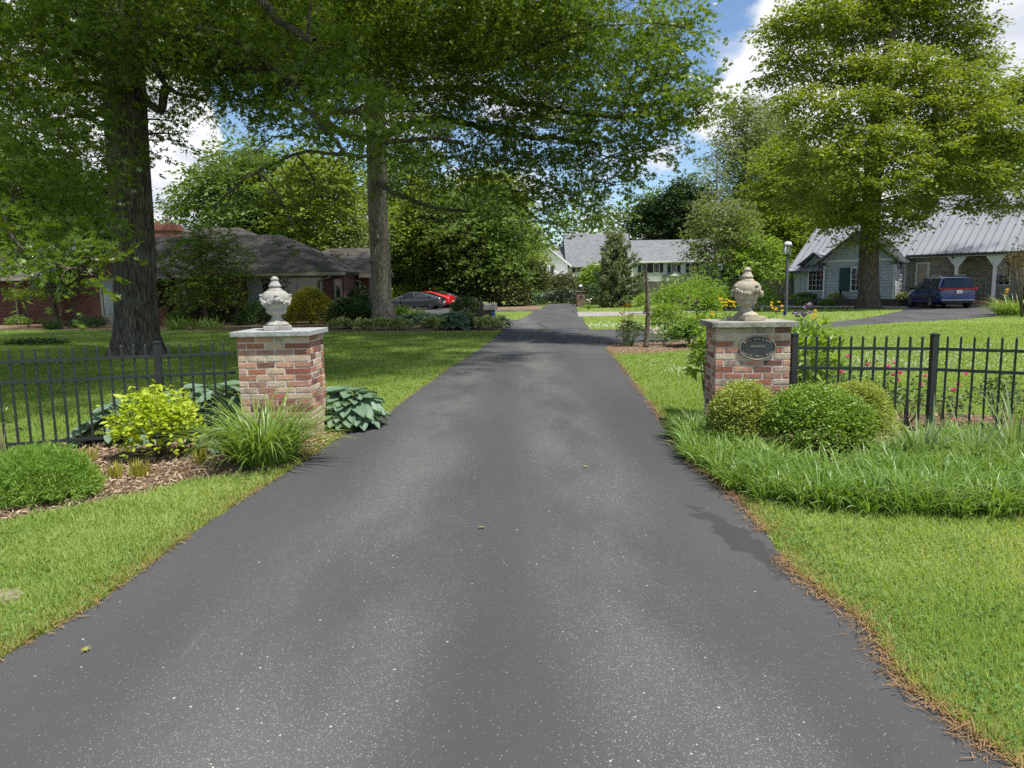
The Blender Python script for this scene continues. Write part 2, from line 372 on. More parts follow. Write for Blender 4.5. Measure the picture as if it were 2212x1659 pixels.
    vc = t.nodes.new('ShaderNodeTexVoronoi'); vc.feature = 'DISTANCE_TO_EDGE'; vc.inputs['Scale'].default_value = .32; t.links.new(mixc(t, .25, c, t.nodes.new('ShaderNodeTexNoise').outputs['Color']), vc.inputs['Vector']); col = mixc(t, mt(t, 'MULTIPLY', smooth(t, vc.outputs['Distance'], .02, .006), mt(t, 'MULTIPLY', far, .6)), col, (.03, .03, .032))
    pbsdf(t, out, col, .88, .22, 0, mt(t, 'ADD', fine, mt(t, 'MULTIPLY', med, .3)), .35, .006); return m
def mulch_mat():
    m, t, out = new_mat('wood_mulch'); c = t.nodes.new('ShaderNodeTexCoord').outputs['Object']
    a = noise(t, c, 45, 6, .7); b = noise(t, c, 2.5, 4)
    col = ramp_node(t, a, [(.3, (.07, .045, .03)), (.5, (.21, .145, .095)), (.7, (.40, .30, .21))]); col = mixc(t, smooth(t, b, .4, .7, 0, .5), col, (.20, .12, .07))
    pbsdf(t, out, col, .95, .1, 0, a, 1, .04); return m
LAWN, ASPH, MULCH = lawn_mat(), asphalt_mat(), mulch_mat()
CONC = pm('worn_concrete', (.33, .31, .28), (.22, .21, .2), 1.2, .9, .2, 0, .2)
sheet('ground', [(-600, -60), (600, -60), (600, 900), (-600, 900)], 0.0, LAWN)
DL = [(-4.6, -4), (-3.3, 0), (-2.62, 2.2)] + [G(*p) for p in [(0, 1425), (200, 1312), (420, 1150), (500, 1096), (600, 1034), (690, 976), (745, 938), (830, 899), (900, 846), (980, 790), (1040, 752), (1072, 727), (1084, 712), (1079, 703), (1083, 691), (1120, 690.5), (1150, 676), (1150, 673), (1080, 674.3), (985, 677), (930, 681), (880, 683), (700, 686), (520, 686)]]
DR = [G(*p) for p in [(500, 664), (850, 662), (985, 664.5), (1080, 669.5), (1168, 668), (1173, 663), (1185, 657), (1240, 656), (1246, 662), (1250, 674), (1258, 684), (1265, 700), (1275, 712), (1440, 711), (1520, 706), (1600, 701), (1700, 698), (1799, 695.5), (1857, 689), (1908, 680), (1945, 672), (1958, 667), (1950, 655), (2150, 645), (2420, 636), (2420, 662), (2212, 674), (2147, 685), (2084, 690.5), (1958, 697), (1883, 702), (1799, 708), (1700, 714), (1600, 722), (1520, 730), (1440, 738), (1330, 741), (1308, 752), (1322, 764), (1350, 800), (1385, 845), (1420, 890), (1450, 933), (1482, 985), (1540, 1030), (1600, 1078), (1640, 1130), (1720, 1240), (1790, 1290), (1870, 1345), (1960, 1480), (2080, 1570), (2185, 1650)]] + [(1.95, 1.3), (2.7, -1), (3.6, -4)]
DRIVE = rough_poly(DL + DR, .12, .012, rng)
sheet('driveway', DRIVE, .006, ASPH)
PATH = [G(*p) for p in [(1250, 684.5), (1412, 681), (1500, 675), (1600, 669.5), (1664, 665), (1832, 664), (1962, 667), (1955, 655), (1832, 656), (1664, 658), (1600, 662), (1500, 668), (1412, 673.5), (1247, 674)]]
sheet('garden_path', PATH, .011, CONC)
BED_L = [G(*p) for p in [(-80, 1160), (0, 1130), (160, 1099), (280, 1073), (420, 1038), (560, 1026), (650, 1001), (700, 967), (745, 936), (822, 900), (800, 878), (700, 868), (520, 890), (360, 920), (190, 945), (100, 968), (-80, 990)]]
BED_R = [G(*p) for p in [(1482, 978), (1500, 1000), (1560, 1040), (1640, 1085), (1800, 1105), (2000, 1110), (2330, 1120), (2330, 940), (2212, 905), (2050, 893), (1900, 898), (1760, 905), (1700, 900), (1530, 905), (1455, 915)]]
BED_M = [G(*p) for p in [(1308, 752), (1326, 765), (1420, 763), (1500, 757), (1560, 750), (1560, 733), (1520, 731), (1440, 738), (1330, 741)]]
BED_H = [G(*p) for p in [(1085, 712), (1079, 702), (1065, 692), (1000, 690), (880, 690), (840, 688), (700, 690), (560, 692), (380, 694), (200, 695), (0, 698), (-260, 702), (-260, 716), (0, 713), (160, 713), (330, 714), (560, 716), (800, 717), (1000, 717), (1065, 717)]]
BED_F = [G(*p) for p in [(1085, 672.3), (985, 664), (985, 660), (1170, 660), (1168, 667.5)]]
for i, b in enumerate((BED_L, BED_R, BED_M, BED_H, BED_F)):
    sheet('mulch_bed', rough_poly(b, .15, .02, rng), .004, MULCH)
# ---- wood chips in the beds, straw along the drive, grass
def chips(name, label, catg, polys, n, size, mats, zmax=.03, seed=3, flat=.35):
    r = np.random.default_rng(seed); P = []
    for poly, k in zip(polys, n):
        a = np.array(poly); lo, hi = a.min(0), a.max(0); q = r.uniform(lo, hi, (k * 4, 2)); q = q[inpoly(q, poly)][:k]; P.append(q)
    P = np.concatenate(P); k = len(P); P3 = np.column_stack([P, r.uniform(.004, zmax, k)])
    D = r.normal(0, 1, (k, 3)); D[:, 2] *= flat; Nn = r.normal(0, .45, (k, 3)); Nn[:, 2] = 1
    T = T_([(0, -.14, 0), (1, -.10, 0), (.96, .12, 0), (.05, .16, 0)])
    V, F = scatter(T, np.array([(0, 1, 2, 3)]), P3, frames(D, Nn), r.uniform(size[0], size[1], k))
    return tag(np_obj(name, V, F, mats), label, catg, None, 'stuff')
CHIP = leafm('bark_chip', (.48, .37, .26), (.14, .085, .055), 0, .9, .1, cs=3, hue=.8)
chips('mulch_chips', 'loose tan wood chips covering the planting beds', 'mulch', (BED_L, BED_R, BED_M), (16000, 9000, 2500), (.015, .055), CHIP)
STRAW = leafm('dry_needles', (.34, .21, .10), (.22, .14, .07), .1, .9, .1, cs=4, hue=.8)
def along(edge, n, spread, r):
    e = np.array(edge); seg = np.linalg.norm(np.diff(e, axis=0), axis=1); wts = seg / np.maximum(4, (e[:-1, 1] + e[1:, 1]) / 2) ; wts /= wts.sum()
    i = r.choice(len(seg), n, p=wts); t = r.uniform(0, 1, n)[:, None]; d = (e[i + 1] - e[i]) / seg[i][:, None]
    return e[i] * (1 - t) + e[i + 1] * t + np.column_stack([-d[:, 1], d[:, 0]]) * r.normal(0, spread, n)[:, None]
r_ = np.random.default_rng(5)
EDGE_R = [G(*p) for p in [(1308, 752), (1322, 764), (1350, 800), (1385, 845), (1420, 890), (1450, 933), (1482, 985), (1540, 1030), (1600, 1078), (1640, 1130), (1720, 1240), (1790, 1290), (1870, 1345), (1960, 1480), (2080, 1570), (2185, 1650)]] + [(1.95, 1.3)]
EDGE_L = [(-2.62, 2.2)] + [G(*p) for p in [(0, 1425), (200, 1312), (420, 1150), (500, 1096), (600, 1034), (690, 976), (745, 938), (830, 899), (900, 846), (980, 790), (1040, 752), (1072, 727), (1084, 712)]]
P = np.concatenate([along(EDGE_R, 12000, .045, r_), along(EDGE_L, 2600, .02, r_)]); k = len(P)
lump = np.sin(P[:, 1] * 2.3) + np.sin(P[:, 1] * 5.1 + P[:, 0]) > -1.0; P = P[lump]; k = len(P)
D = r_.normal(0, 1, (k, 3)); D[:, 2] *= .25
V, F = scatter(T_([(0, -.035, 0), (1, -.03, 0), (1, .03, 0), (0, .035, 0)]), np.array([(0, 1, 2, 3)]), np.column_stack([P, r_.uniform(.008, .03, k)]), frames(D, r_.normal(0, .3, (k, 3)) + [0, 0, 1]), r_.uniform(.02, .06, k))
tag(np_obj('straw_litter', V, F, STRAW), 'dry orange brown needles lying along the edges of the drive', 'litter', None, 'stuff')
def in_any(P, polys):
    m = np.zeros(len(P), bool)
    for p in polys: m |= inpoly(P, p)
    return m
KEEP = [DL + DR, PATH, BED_L, BED_R, BED_M, BED_H, BED_F]
def grass(name, label, n, Y0, Y1, xa, xb, h, wd, mat, seed, only=None, also=None, edge=False, lay=0.0):
    """blades spread over the lawn between two distances, thinning with distance as they grow coarser"""
    r = np.random.default_rng(seed); u = r.uniform(0, 1, n * 2); Y = Y0 * (Y1 / Y0) ** u; X = (xa + (xb - xa) * r.uniform(0, 1, n * 2)) * Y
    P = np.column_stack([X, Y]); ok = ~in_any(P, KEEP)
    if only is not None: ok &= inpoly(P, only)
    P = P[ok][:n]; k = len(P); s = P[:, 1] / Y0
    cl = np.sin(P[:, 0] * 1.7 + np.sin(P[:, 1] * 1.3) * 2) * np.sin(P[:, 1] * 2.1 + P[:, 0]) * .22 + np.sin(P[:, 0] * 9 + P[:, 1] * 5) * np.sin(P[:, 1] * 11 - P[:, 0] * 4) * .15
    V, F = blades(k, np.column_stack([P, np.zeros(k)]), r.uniform(0, 2 * PI, k), r.normal(.95, .32, k) - lay, h * r.uniform(.55, 1.35, k) * (1 + cl), wd * s ** .9 * r.uniform(.7, 1.3, k), r.uniform(.3, 1.3, k), r, 2, .6)
    return tag(np_obj(name, V, F, mat), label, 'grass', None, 'stuff')
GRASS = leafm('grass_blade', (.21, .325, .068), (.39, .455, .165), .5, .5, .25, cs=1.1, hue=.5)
GRASS_D = leafm('grass_blade_shaded', (.17, .28, .05), (.30, .375, .11), .5, .5, .2, cs=.5, hue=.6)  # same lawn grass in darker tones, shade put into the colour
GRASS_Y = leafm('dry_grass', (.24, .25, .05), (.30, .25, .09), .4, .6, .2, cs=2, hue=.6)
grass('lawn_grass', 'bright green mown grass beside the drive in front', 150000, 2.0, 7.6, -.78, .78, .055, .0036, GRASS, 11)
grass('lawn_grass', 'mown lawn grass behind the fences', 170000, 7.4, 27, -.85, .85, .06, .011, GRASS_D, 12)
grass('lawn_grass', 'far lawn grass beside the side drive', 60000, 26, 62, -.8, .8, .07, .03, GRASS, 13)
P = np.concatenate([along(EDGE_L[:9], 9000, .07, r_) + [-.07, .03], along(EDGE_R[5:], 5000, .07, r_) + [.1, 0]]); P = P[~inpoly(P, DL + DR)]; k = len(P)
V, F = blades(k, np.column_stack([P, np.zeros(k)]), r_.uniform(0, 2 * PI, k), r_.normal(.8, .4, k), r_.uniform(.02, .06, k), r_.uniform(.004, .010, k), r_.uniform(.4, 1.4, k), r_, 2)
tag(np_obj('edge_grass', V, F, GRASS_Y), 'yellowed grass and clover fringing the edge of the drive', 'grass', None, 'stuff')
WEED = leafm('weed_leaf', (.07, .17, .03), (.16, .27, .06), .35, .5, .3, cs=3, hue=.7)
P = np.concatenate([along(EDGE_R[6:], 2600, .10, r_) + [.16, 0], along(EDGE_L[:9], 1200, .08, r_) + [-.14, .05]] + [np.column_stack([r_.normal(cx_, .16, 260), r_.normal(cy_, .14, 260)]) for cx_, cy_ in ((2.3, 3.3), (2.75, 4.2), (1.95, 2.7), (3.1, 3.5), (-2.9, 4.0), (-3.4, 4.6), (2.2, 4.4))]); P = P[~in_any(P, KEEP)]; k = len(P)
V, F = scatter(OVAL_V, OVAL_F, np.column_stack([P, r_.uniform(.02, .055, k)]), leaf_orient(k, r_, .8, None, .05), r_.uniform(.012, .03, k)); tag(np_obj('lawn_weeds', V, F, WEED), 'small broad-leaved weeds and clover in the grass verges', 'weeds', None, 'stuff')
# white clover heads in the lawn
def clover(name, label, centre_list, seed):
    r = np.random.default_rng(seed); P = np.concatenate([np.column_stack([r.normal(c[0], s_[0], n), r.normal(c[1], s_[1], n)]) for c, s_, n in centre_list])
    P = P[~in_any(P, KEEP)]; k = len(P); mb = MB(); mb.ball((0, 0, 0), 1, 5, 3); T = T_(mb.v); F4 = [f for f in mb.f]; F = np.array(F4)
    s = .009 * np.maximum(1, P[:, 1] / 12); V, FF = scatter(T, F, np.column_stack([P, r.uniform(.05, .08, k)]), np.tile(np.eye(3), (k, 1, 1)), s * r.uniform(.7, 1.3, k))
    return tag(np_obj(name, V, FF, CLOV), label, 'clover', None, 'stuff')
CLOV = pm('clover_white', (.78, .77, .68), (.6, .62, .5), 30, .8)
clover('clover_flowers', 'white clover heads scattered in the lawns beside the drive', [(G(1490, 805), (.28, .45), 90), (G(1520, 812), (.2, .3), 60), (G(2000, 790), (2.6, 1.0), 420), (G(2100, 770), (2.6, 1.2), 380), (G(1850, 800), (1.2, 1.0), 120), (G(1330, 706), (1.2, 1.0), 130), (G(1400, 707), (1.5, .8), 90)], 8)

# ---------------------------------------------------------------- brick gate pillars, urns, plaque
def old_brick():
    m, t, out = new_mat('reclaimed_brick'); g = t.nodes.new('ShaderNodeNewGeometry'); c = t.nodes.new('ShaderNodeTexCoord').outputs['Object']
    base = ramp_node(t, g.outputs['Random Per Island'], [(0, (.30, .11, .07)), (.12, (.16, .085, .068)), (.26, (.40, .16, .095)), (.4, (.35, .20, .15)), (.52, (.50, .25, .155)), (.64, (.54, .40, .27)), (.76, (.43, .30, .235)), (.88, (.56, .46, .32)), (1, (.20, .12, .10))])
    n = noise(t, mapping(t, c, (1, 1, 2.2)), 22, 7, .65); n2 = noise(t, c, 6, 5)
    wash = smooth(t, mt(t, 'ADD', n, mt(t, 'MULTIPLY', g.outputs['Random Per Island'], .16)), .58, .74, 0, .55); col = mixc(t, wash, base, (.58, .49, .39))
    col = mixc(t, smooth(t, n2, .52, .7, 0, .45), col, (.10, .065, .055)); n3 = noise(t, c, 90, 4)
    col = mixc(t, smooth(t, n3, .55, .7, 0, .35), col, (.08, .05, .04))
    pbsdf(t, out, col, .9, .2, 0, mt(t, 'ADD', n, n3), .55, .008); return m
OLDBRICK = old_brick(); MORTAR = pm('lime_mortar', (.58, .55, .49), (.47, .45, .40), 25, .95, .1, 0, .5, .005)
def stone_m(name, a, b, dark, amt):
    m, t, out = new_mat(name); c = t.nodes.new('ShaderNodeTexCoord').outputs['Object']
    n = noise(t, c, 14, 8, .65); n2 = noise(t, c, 3.2, 5); n3 = noise(t, c, 60, 4)
    col = mixc(t, smooth(t, n, .35, .65), a, b); col = mixc(t, smooth(t, n2, .48, .68, 0, amt), col, dark); col = mixc(t, smooth(t, n3, .6, .68, 0, amt), col, tuple(x * .4 for x in dark))
    pbsdf(t, out, col, .92, .15, 0, mt(t, 'ADD', n, n3), .5, .008); return m
CAP_L = stone_m('pale_limestone', (.37, .38, .375), (.29, .30, .295), (.19, .19, .185), .55)
CAP_R = stone_m('weathered_limestone', (.36, .34, .29), (.25, .24, .2), (.09, .085, .075), .8)
URN_L = stone_m('urn_stone', (.38, .37, .34), (.28, .27, .245), (.22, .20, .17), .6)
URN_R = stone_m('urn_mossy_stone', (.42, .375, .285), (.30, .27, .21), (.17, .15, .12), .75)
def pillar(name, label, loc, rz, wd, dp, ht, cap, capm, seed):
    t = thing(name, label, 'gate pillar', loc, rz); r = random.Random(seed); mb = MB()
    rows = 17; ph = ht / rows; bh = ph - .013; bl = .205; gp = .013
    bm_v = MB()
    mb.cur = 1; mb.box(-wd / 2 + .006, wd / 2 - .006, -dp / 2 + .006, dp / 2 - .006, 0, ht); mb.cur = 0
    bricks = MB()
    for i in range(rows):
        z = i * ph + .005
        def run(x0, x1, y, ax_, off):
            x = x0; first = True
            while x < x1 - .02:
                l = (bl * off if first else bl); first = False; e = min(x + l, x1)
                if x1 - e < .05: e = x1
                j = r.uniform(-.004, .004); k1, k2 = r.uniform(0, .006), r.uniform(-.003, .003)
                a, b = x + k1, e - gp + r.uniform(-.004, .004) + (gp if e == x1 else 0)
                if ax_ == 0: bricks.box(a, b, min(y, y * .7) + (j if y > 0 else 0), max(y, y * .7) - (j if y < 0 else 0), z + k2, z + bh + r.uniform(-.003, .003))
                else: bricks.box(min(y, y * .7) + j, max(y, y * .7) + j, a, b, z + k2, z + bh + r.uniform(-.003, .003))
                x = e
        o = (1.0, .5)[i % 2]; p = (.5, 1.0)[i % 2]
        run(-wd / 2, wd / 2, -dp / 2, 0, o); run(-wd / 2, wd / 2, dp / 2, 0, p)
        run(-dp / 2 + .1 * 0 + .105, dp / 2 - .105, wd / 2, 1, p); run(-dp / 2 + .105, dp / 2 - .105, -wd / 2, 1, o)
    me = bpy.data.meshes.new('b'); me.from_pydata(bricks.v, [], bricks.f); bm = bmesh.new(); bm.from_mesh(me)
    bmesh.ops.recalc_face_normals(bm, faces=bm.faces[:]); bmesh.ops.bevel(bm, geom=bm.edges[:], offset=.005, segments=2, affect='EDGES', profile=.6)
    for v in bm.verts: v.co += Vector((r.uniform(-.0012, .0012), r.uniform(-.0012, .0012), r.uniform(-.0012, .0012)))
    bm.verts.index_update(); mb.add([v.co[:] for v in bm.verts], [tuple(v.index for v in f.verts) for f in bm.faces]); bm.free(); bpy.data.meshes.remove(me)
    mb.build('brick_shaft', [OLDBRICK, MORTAR], t)
    c = MB(); cw, cd, ct = cap; c.box(-cw / 2, cw / 2, -cd / 2, cd / 2, ht, ht + ct); c.build('cap_stone', capm, t, bevel=.006); return t
def urn(label, loc, mat, rz=0):
    t = thing('stone_urn', label, 'urn', loc, rz); p = MB(); p.box(-.15, .15, -.15, .15, 0, .045); p.build('plinth', mat, t, bevel=.006)
    b = MB(); b.lathe([(.128, .045), (.132, .056), (.122, .070), (.112, .078), (.086, .093), (.062, .118), (.05, .145), (.053, .157), (.074, .167), (.098, .183), (.108, .195), (.114, .204), (.109, .216), (.105, .222), (.116, .237), (.136, .27), (.149, .31), (.153, .345), (.146, .377), (.128, .405), (.103, .424), (.085, .432)], 40); b.build('bowl', mat, t, True)
    l = MB(); l.lathe([(.083, .430), (.078, .442), (.062, .455), (.06, .468), (.069, .476), (.069, .486), (.056, .496), (.05, .512), (.04, .53), (.037, .541), (.045, .549), (.046, .561), (.031, .572), (.026, .58), (.016, .586), (.003, .588)], 32); l.build('lid', mat, t, True)
    s = MB(); r = random.Random(4)
    for q in range(4):
        a0 = PI / 2 * q + PI / 4 * 0
        for i in range(15):                                   # hanging swag of fruit and leaves between two knots
            u = i / 14; a = a0 + u * PI / 2; z = .365 - .075 * math.sin(PI * u); rr = .146 + .010 * math.sin(PI * u); k = .011 + .012 * math.sin(PI * u)
            for _ in range(3): s.ball((math.cos(a) * (rr) + r.uniform(-.006, .006), math.sin(a) * rr + r.uniform(-.006, .006), z + r.uniform(-.018, .018) * math.sin(PI * u)), (k * r.uniform(.6, 1), k * r.uniform(.6, 1), k * r.uniform(.6, 1)), 7, 5)
        for d in (-.07, -.025, .025, .07):                     # knotted drape below each knot
            s.tube([(math.cos(a0 + d * .3) * .153, math.sin(a0 + d * .3) * .153, .372), (math.cos(a0 + d) * .159, math.sin(a0 + d) * .159, .335), (math.cos(a0 + d * 1.8) * .152, math.sin(a0 + d * 1.8) * .152, .285)], [.008, .013, .006], 6)
        s.ball((math.cos(a0) * .153, math.sin(a0) * .153, .378), (.022, .022, .016), 8, 6)
    s.build('garland', mat, t, True); return t
PL = (-2.57, 8.02); PR = (2.63, 8.02)
pillar('brick_pillar', 'brick gate pillar with clean pale cap left of the drive, hostas at its foot', (*PL, 0), R(-1), .765, .62, 1.165, (.86, .74, .055), CAP_L, 1)
pr = pillar('brick_pillar', 'brick gate pillar with weathered cap and dark oval plaque', (*PR, 0), R(-5), .79, .62, 1.18, (.90, .74, .06), CAP_R, 2)
urn('pale grey stone urn with lid on the left brick pillar', (-2.60, 8.0, 1.221), URN_L, R(20))
urn('mossy tan stone urn with lid on the pillar with the plaque', (2.62, 8.02, 1.241), URN_R, R(-65))
# oval plaque with raised lettering
def glyph(ch, size, depth):
    cu = bpy.data.curves.new('glyph', 'FONT'); cu.body = ch; cu.size = size; cu.extrude = depth; cu.align_x = 'CENTER'; cu.align_y = 'CENTER'; cu.resolution_u = 2; cu.offset = size * .008
    o = bpy.data.objects.new('glyph', cu); me = bpy.data.meshes.new_from_object(o); v = [x.co[:] for x in me.vertices]; f = [tuple(p.vertices) for p in me.polygons]
    bpy.data.objects.remove(o); bpy.data.meshes.remove(me); bpy.data.curves.remove(cu); return v, f
BRONZE = pm('plaque_black', (.030, .034, .038), (.055, .060, .064), 12, .5, .4, .2, .15); TANMET = pm('plaque_raised', (.42, .38, .30), (.30, .27, .21), 30, .5, .4, .3)
def oval(a, b, y0, y1, n=48): return [(a * math.cos(2 * PI * k / n), y0, b * math.sin(2 * PI * k / n)) for k in range(n)] + [(a * math.cos(2 * PI * k / n), y1, b * math.sin(2 * PI * k / n)) for k in range(n)]
pz = .962; py = -.322
pq = MB(); n = 48; pq.add(oval(.186, .124, -.006, .012), [tuple(range(n)), tuple(range(2 * n - 1, n - 1, -1))] + [(i, (i + 1) % n, n + (i + 1) % n, n + i) for i in range(n)])
pqo = pq.build('plaque', BRONZE, pr); pqo.location = (.045, py, pz); pqo['label'] = 'dark oval plaque with raised tan lettering'
rim = MB(); rim.tube([(.187 * math.cos(2 * PI * k / 64), -.008, .125 * math.sin(2 * PI * k / 64)) for k in range(65)], .0045, 8, False); rim.build('rim', TANMET, pqo, True)
le = MB()
def put(ch, x, z, rot, size):
    if ch == ' ': return
    v, f = glyph(ch, size, .002); c, s = math.cos(rot), math.sin(rot)
    le.add([(x + c * p[0] - s * p[1], -.0085 - p[2], z + s * p[0] + c * p[1]) for p in v], f)
def arc(txt, a, b, c0, step, top, size):
    n = len(txt)
    for i, ch in enumerate(txt):
        u = (i - (n - 1) / 2) * step
        x = u; q = max(0, 1 - (x / a) ** 2); z = (b * math.sqrt(q)) * (1 if top else -1) + c0
        dz = -(b / a ** 2) * x / max(.15, math.sqrt(q)) * (1 if top else -1); put(ch, x, z, math.atan(dz) * .85, size)
arc('8111, 8115 & 8181', .175, .098, -.004, .0172, True, .037)
arc('SPRING  MILL  ROAD', .185, .098, .004, .0178, False, .033)
for i, ch in enumerate('PRIVATE'): put(ch, (i - 3) * .021, .012, 0, .036)
le.build('lettering', TANMET, pqo)

# ---------------------------------------------------------------- picket fences
IRON = pm('black_iron', (.018, .022, .024), (.03, .034, .036), 20, .45, .4, 0, .05)
def fence(label, pts, wps, spacing, zt):
    t = thing('picket_fence', label, 'fence', (*wps[0], 0)); o = Vector((wps[0][0], wps[0][1], 0))
    pk = MB(); pk.box(-.0105, .0105, -.0105, .0105, .045, zt - .014); pk.add([(-.0105, -.0105, zt - .014), (.0105, -.0105, zt - .014), (.0105, .0105, zt - .014), (-.0105, .0105, zt - .014), (0, 0, zt + .006)], [(0, 1, 4), (1, 2, 4), (2, 3, 4), (3, 0, 4)]); proto = None
    po = MB(); po.box(-.031, .031, -.031, .031, 0, zt + .01); po.box(-.038, .038, -.038, .038, zt + .01, zt + .02); po.add([(-.036, -.036, zt + .02), (.036, -.036, zt + .02), (.036, .036, zt + .02), (-.036, .036, zt + .02), (0, 0, zt + .034)], [(0, 1, 4), (1, 2, 4), (2, 3, 4), (3, 0, 4)]); pproto = None
    for i, (p, post) in enumerate(zip(wps, pts)):
        if post:
            if pproto is None: q = pproto = po.build('post', IRON, t)
            else: q = link(pproto.copy(), t)
            q.location = (p[0] - o.x, p[1] - o.y, 0)
    for a, b in zip(wps[:-1], wps[1:]):
        a3, b3 = Vector((a[0], a[1], 0)) - o, Vector((b[0], b[1], 0)) - o; d = (b3 - a3); ln = d.length; d.normalize()
        for z in (zt - .135, zt - .35, zt - .995):
            m = MB(); m.bar(a3 + Vector((0, 0, z)), b3 + Vector((0, 0, z)), .036, .03); m.build('rail', IRON, t)
        n = int(round(ln / spacing)); 
        for k in range(1, n):
            if proto is None: q = proto = pk.build('picket', IRON, t)
            else: q = link(proto.copy(), t)
            q.location = a3 + d * (ln * k / n); q.rotation_euler = (0, 0, math.atan2(d.y, d.x))
    return t
fl0 = at(509, 800, 8.0); fl1 = at(343, 800, 7.8); fl2 = at(0, 800, 7.35); ex = (fl2 - fl1)
fence('black iron picket fence running left from the pillar with the pale cap', [0, 1, 1], [fl0[:2], fl1[:2], (fl1 + ex * 1.25)[:2]], .1145, 1.10)
fr0 = at(1714, 800, 7.78); fr1 = at(2015, 800, 7.42); fr2 = at(2212, 800, 7.0); ex = (fr2 - fr1)
fence('black iron picket fence running right from the pillar with the plaque', [1, 1, 1], [fr0[:2], fr1[:2], (fr1 + ex * 2.4)[:2]], .1145, 1.08)
# ---------------------------------------------------------------- buildings
WHITE = pm('white_paint', (.80, .80, .78), (.72, .72, .70), 3, .6, .3); BLACKP = pm('black_shutter', (.015, .016, .018), (.03, .03, .032), 5, .5)
GLASS = glassm('window_glass', (.018, .022, .026)); TRIMG = pm('taupe_trim', (.30, .28, .22), (.25, .23, .18), 4, .6)
DKGREY = pm('dark_gutter', (.035, .04, .046), (.05, .055, .06), 6, .45)
def shingle(name, a, b):
    m, t, out = new_mat(name); c = t.nodes.new('ShaderNodeTexCoord').outputs['Object']; s = t.nodes.new('ShaderNodeSeparateXYZ'); t.links.new(c, s.inputs[0])
    cb = t.nodes.new('ShaderNodeCombineXYZ'); t.links.new(mt(t, 'ADD', s.outputs[0], mt(t, 'MULTIPLY', s.outputs[1], .35)), cb.inputs[0]); t.links.new(mt(t, 'MULTIPLY', s.outputs[2], 1.7), cb.inputs[1])
    br = t.nodes.new('ShaderNodeTexBrick'); t.links.new(cb.outputs[0], br.inputs['Vector']); br.inputs['Scale'].default_value = 1; br.inputs['Brick Width'].default_value = .5; br.inputs['Row Height'].default_value = .17; br.inputs['Mortar Size'].default_value = .018
    setc(br.inputs['Color1'], (0, 0, 0)); setc(br.inputs['Color2'], (1, 1, 1)); setc(br.inputs['Mortar'], (0, 0, 0))
    f = mt(t, 'ADD', mt(t, 'MULTIPLY', br.outputs['Color'], .6), mt(t, 'MULTIPLY', noise(t, c, 1.5, 5), .4)); col = mixc(t, f, a, b)
    pbsdf(t, out, mixc(t, mt(t, 'MULTIPLY', br.outputs['Fac'], .5), col, tuple(x * .3 for x in a)), .95, .15, 0, mt(t, 'SUBTRACT', br.outputs['Color'], br.outputs['Fac']), .4, .02); return m
def window(parent, x0, x1, z0, z1, y, frame, fw=.08, grid=(0, 0), sill=False, bars=None, out=-1, curtain=None):
    """a framed window on a wall that faces -y: frame with bars, one pane behind them"""
    f = MB(); f.box(x0 - fw, x0, y - .05, y + .03, z0 - fw, z1 + fw); f.box(x1, x1 + fw, y - .05, y + .03, z0 - fw, z1 + fw); f.box(x0, x1, y - .05, y + .03, z1, z1 + fw); f.box(x0, x1, y - .05, y + .03, z0 - fw, z0)
    if sill: f.box(x0 - fw * 1.3, x1 + fw * 1.3, y - .12, y - .052, z0 - fw * 1.2, z0 - fw * .4)
    nx, nz = grid; b = .022
    for i in range(1, nx): q = x0 + (x1 - x0) * i / nx; f.box(q - b / 2, q + b / 2, y - .034, y - .012, z0 + .001, z1 - .001)
    for i in range(1, nz): q = z0 + (z1 - z0) * i / nz; f.box(x0 + .001, x1 - .001, y - .033, y - .013, q - b / 2, q + b / 2)
    fo = f.build('window', frame, parent); g = MB(); g.box(x0, x1, y - .01, y + .01, z0, z1); g.build('pane', GLASS, fo)
    if curtain:
        c = MB(); k = 10
        for i in range(k):
            xa = curtain[0] + (curtain[1] - curtain[0]) * i / k; xb = curtain[0] + (curtain[1] - curtain[0]) * (i + .8) / k; c.box(xa, xb, y - .02, y - .011, z0 + .02, z1 - .02)
        c.build('curtain', curtain[2], fo)
    return fo

# ---- red brick ranch house at left
REDBRICK = brickm('red_house_brick', [(.075, .022, .018), (.11, .032, .025), (.15, .05, .033)], (.15, .13, .115), .21, .075, .009)
ROOFB = shingle('brown_shingle', (.062, .055, .05), (.115, .102, .092)); CURT = pm('pale_curtain', (.36, .42, .42), (.28, .33, .33), 8, .9)
HY = 39.0
hb = thing('brick_house', 'long low red brick house with brown shingle roof and brick chimney, behind the shaded lawn', 'house', (0, HY, 0))
X = lambda x, Y=HY: at(x, 640, Y).x
Zp = lambda x, y, Y: at(x, y, Y).z
EV = 2.62
wl = MB()
wl.box(X(-330), X(105), 1.2, 9, 0, EV); gx0, gx1, gp_ = X(128, HY - 1.4), X(332, HY - 1.4), -1.4
wl.box(gx0, gx1, gp_, 1.2, 0, EV + .1); gm = (gx0 + gx1) / 2
wl.add([(gx0, gp_, EV + .1), (gx1, gp_, EV + .1), (gm, gp_, 4.22), (gx0, 6, EV + .1), (gx1, 6, EV + .1), (gm, 6, 4.22)], [(0, 1, 2), (5, 4, 3), (0, 3, 4, 1), (0, 2, 5, 3), (1, 4, 5, 2)])
wl.box(gx1 + .0, X(742), 0.3, 9, 0, EV - .05); wl.box(X(742), X(797, HY + 3), 3.2, 9.4, 0, EV - .12)
rx = X(797, HY + 3); wl.add([(rx - .02, 3.2, EV - .12), (rx - .02, 9.4, EV - .12), (rx - .02, 6.3, 4.0), (rx - .3, 3.2, EV - .12), (rx - .3, 9.4, EV - .12), (rx - .3, 6.3, 4.0)], [(0, 1, 2), (5, 4, 3), (0, 3, 4, 1), (0, 2, 5, 3), (1, 4, 5, 2)])
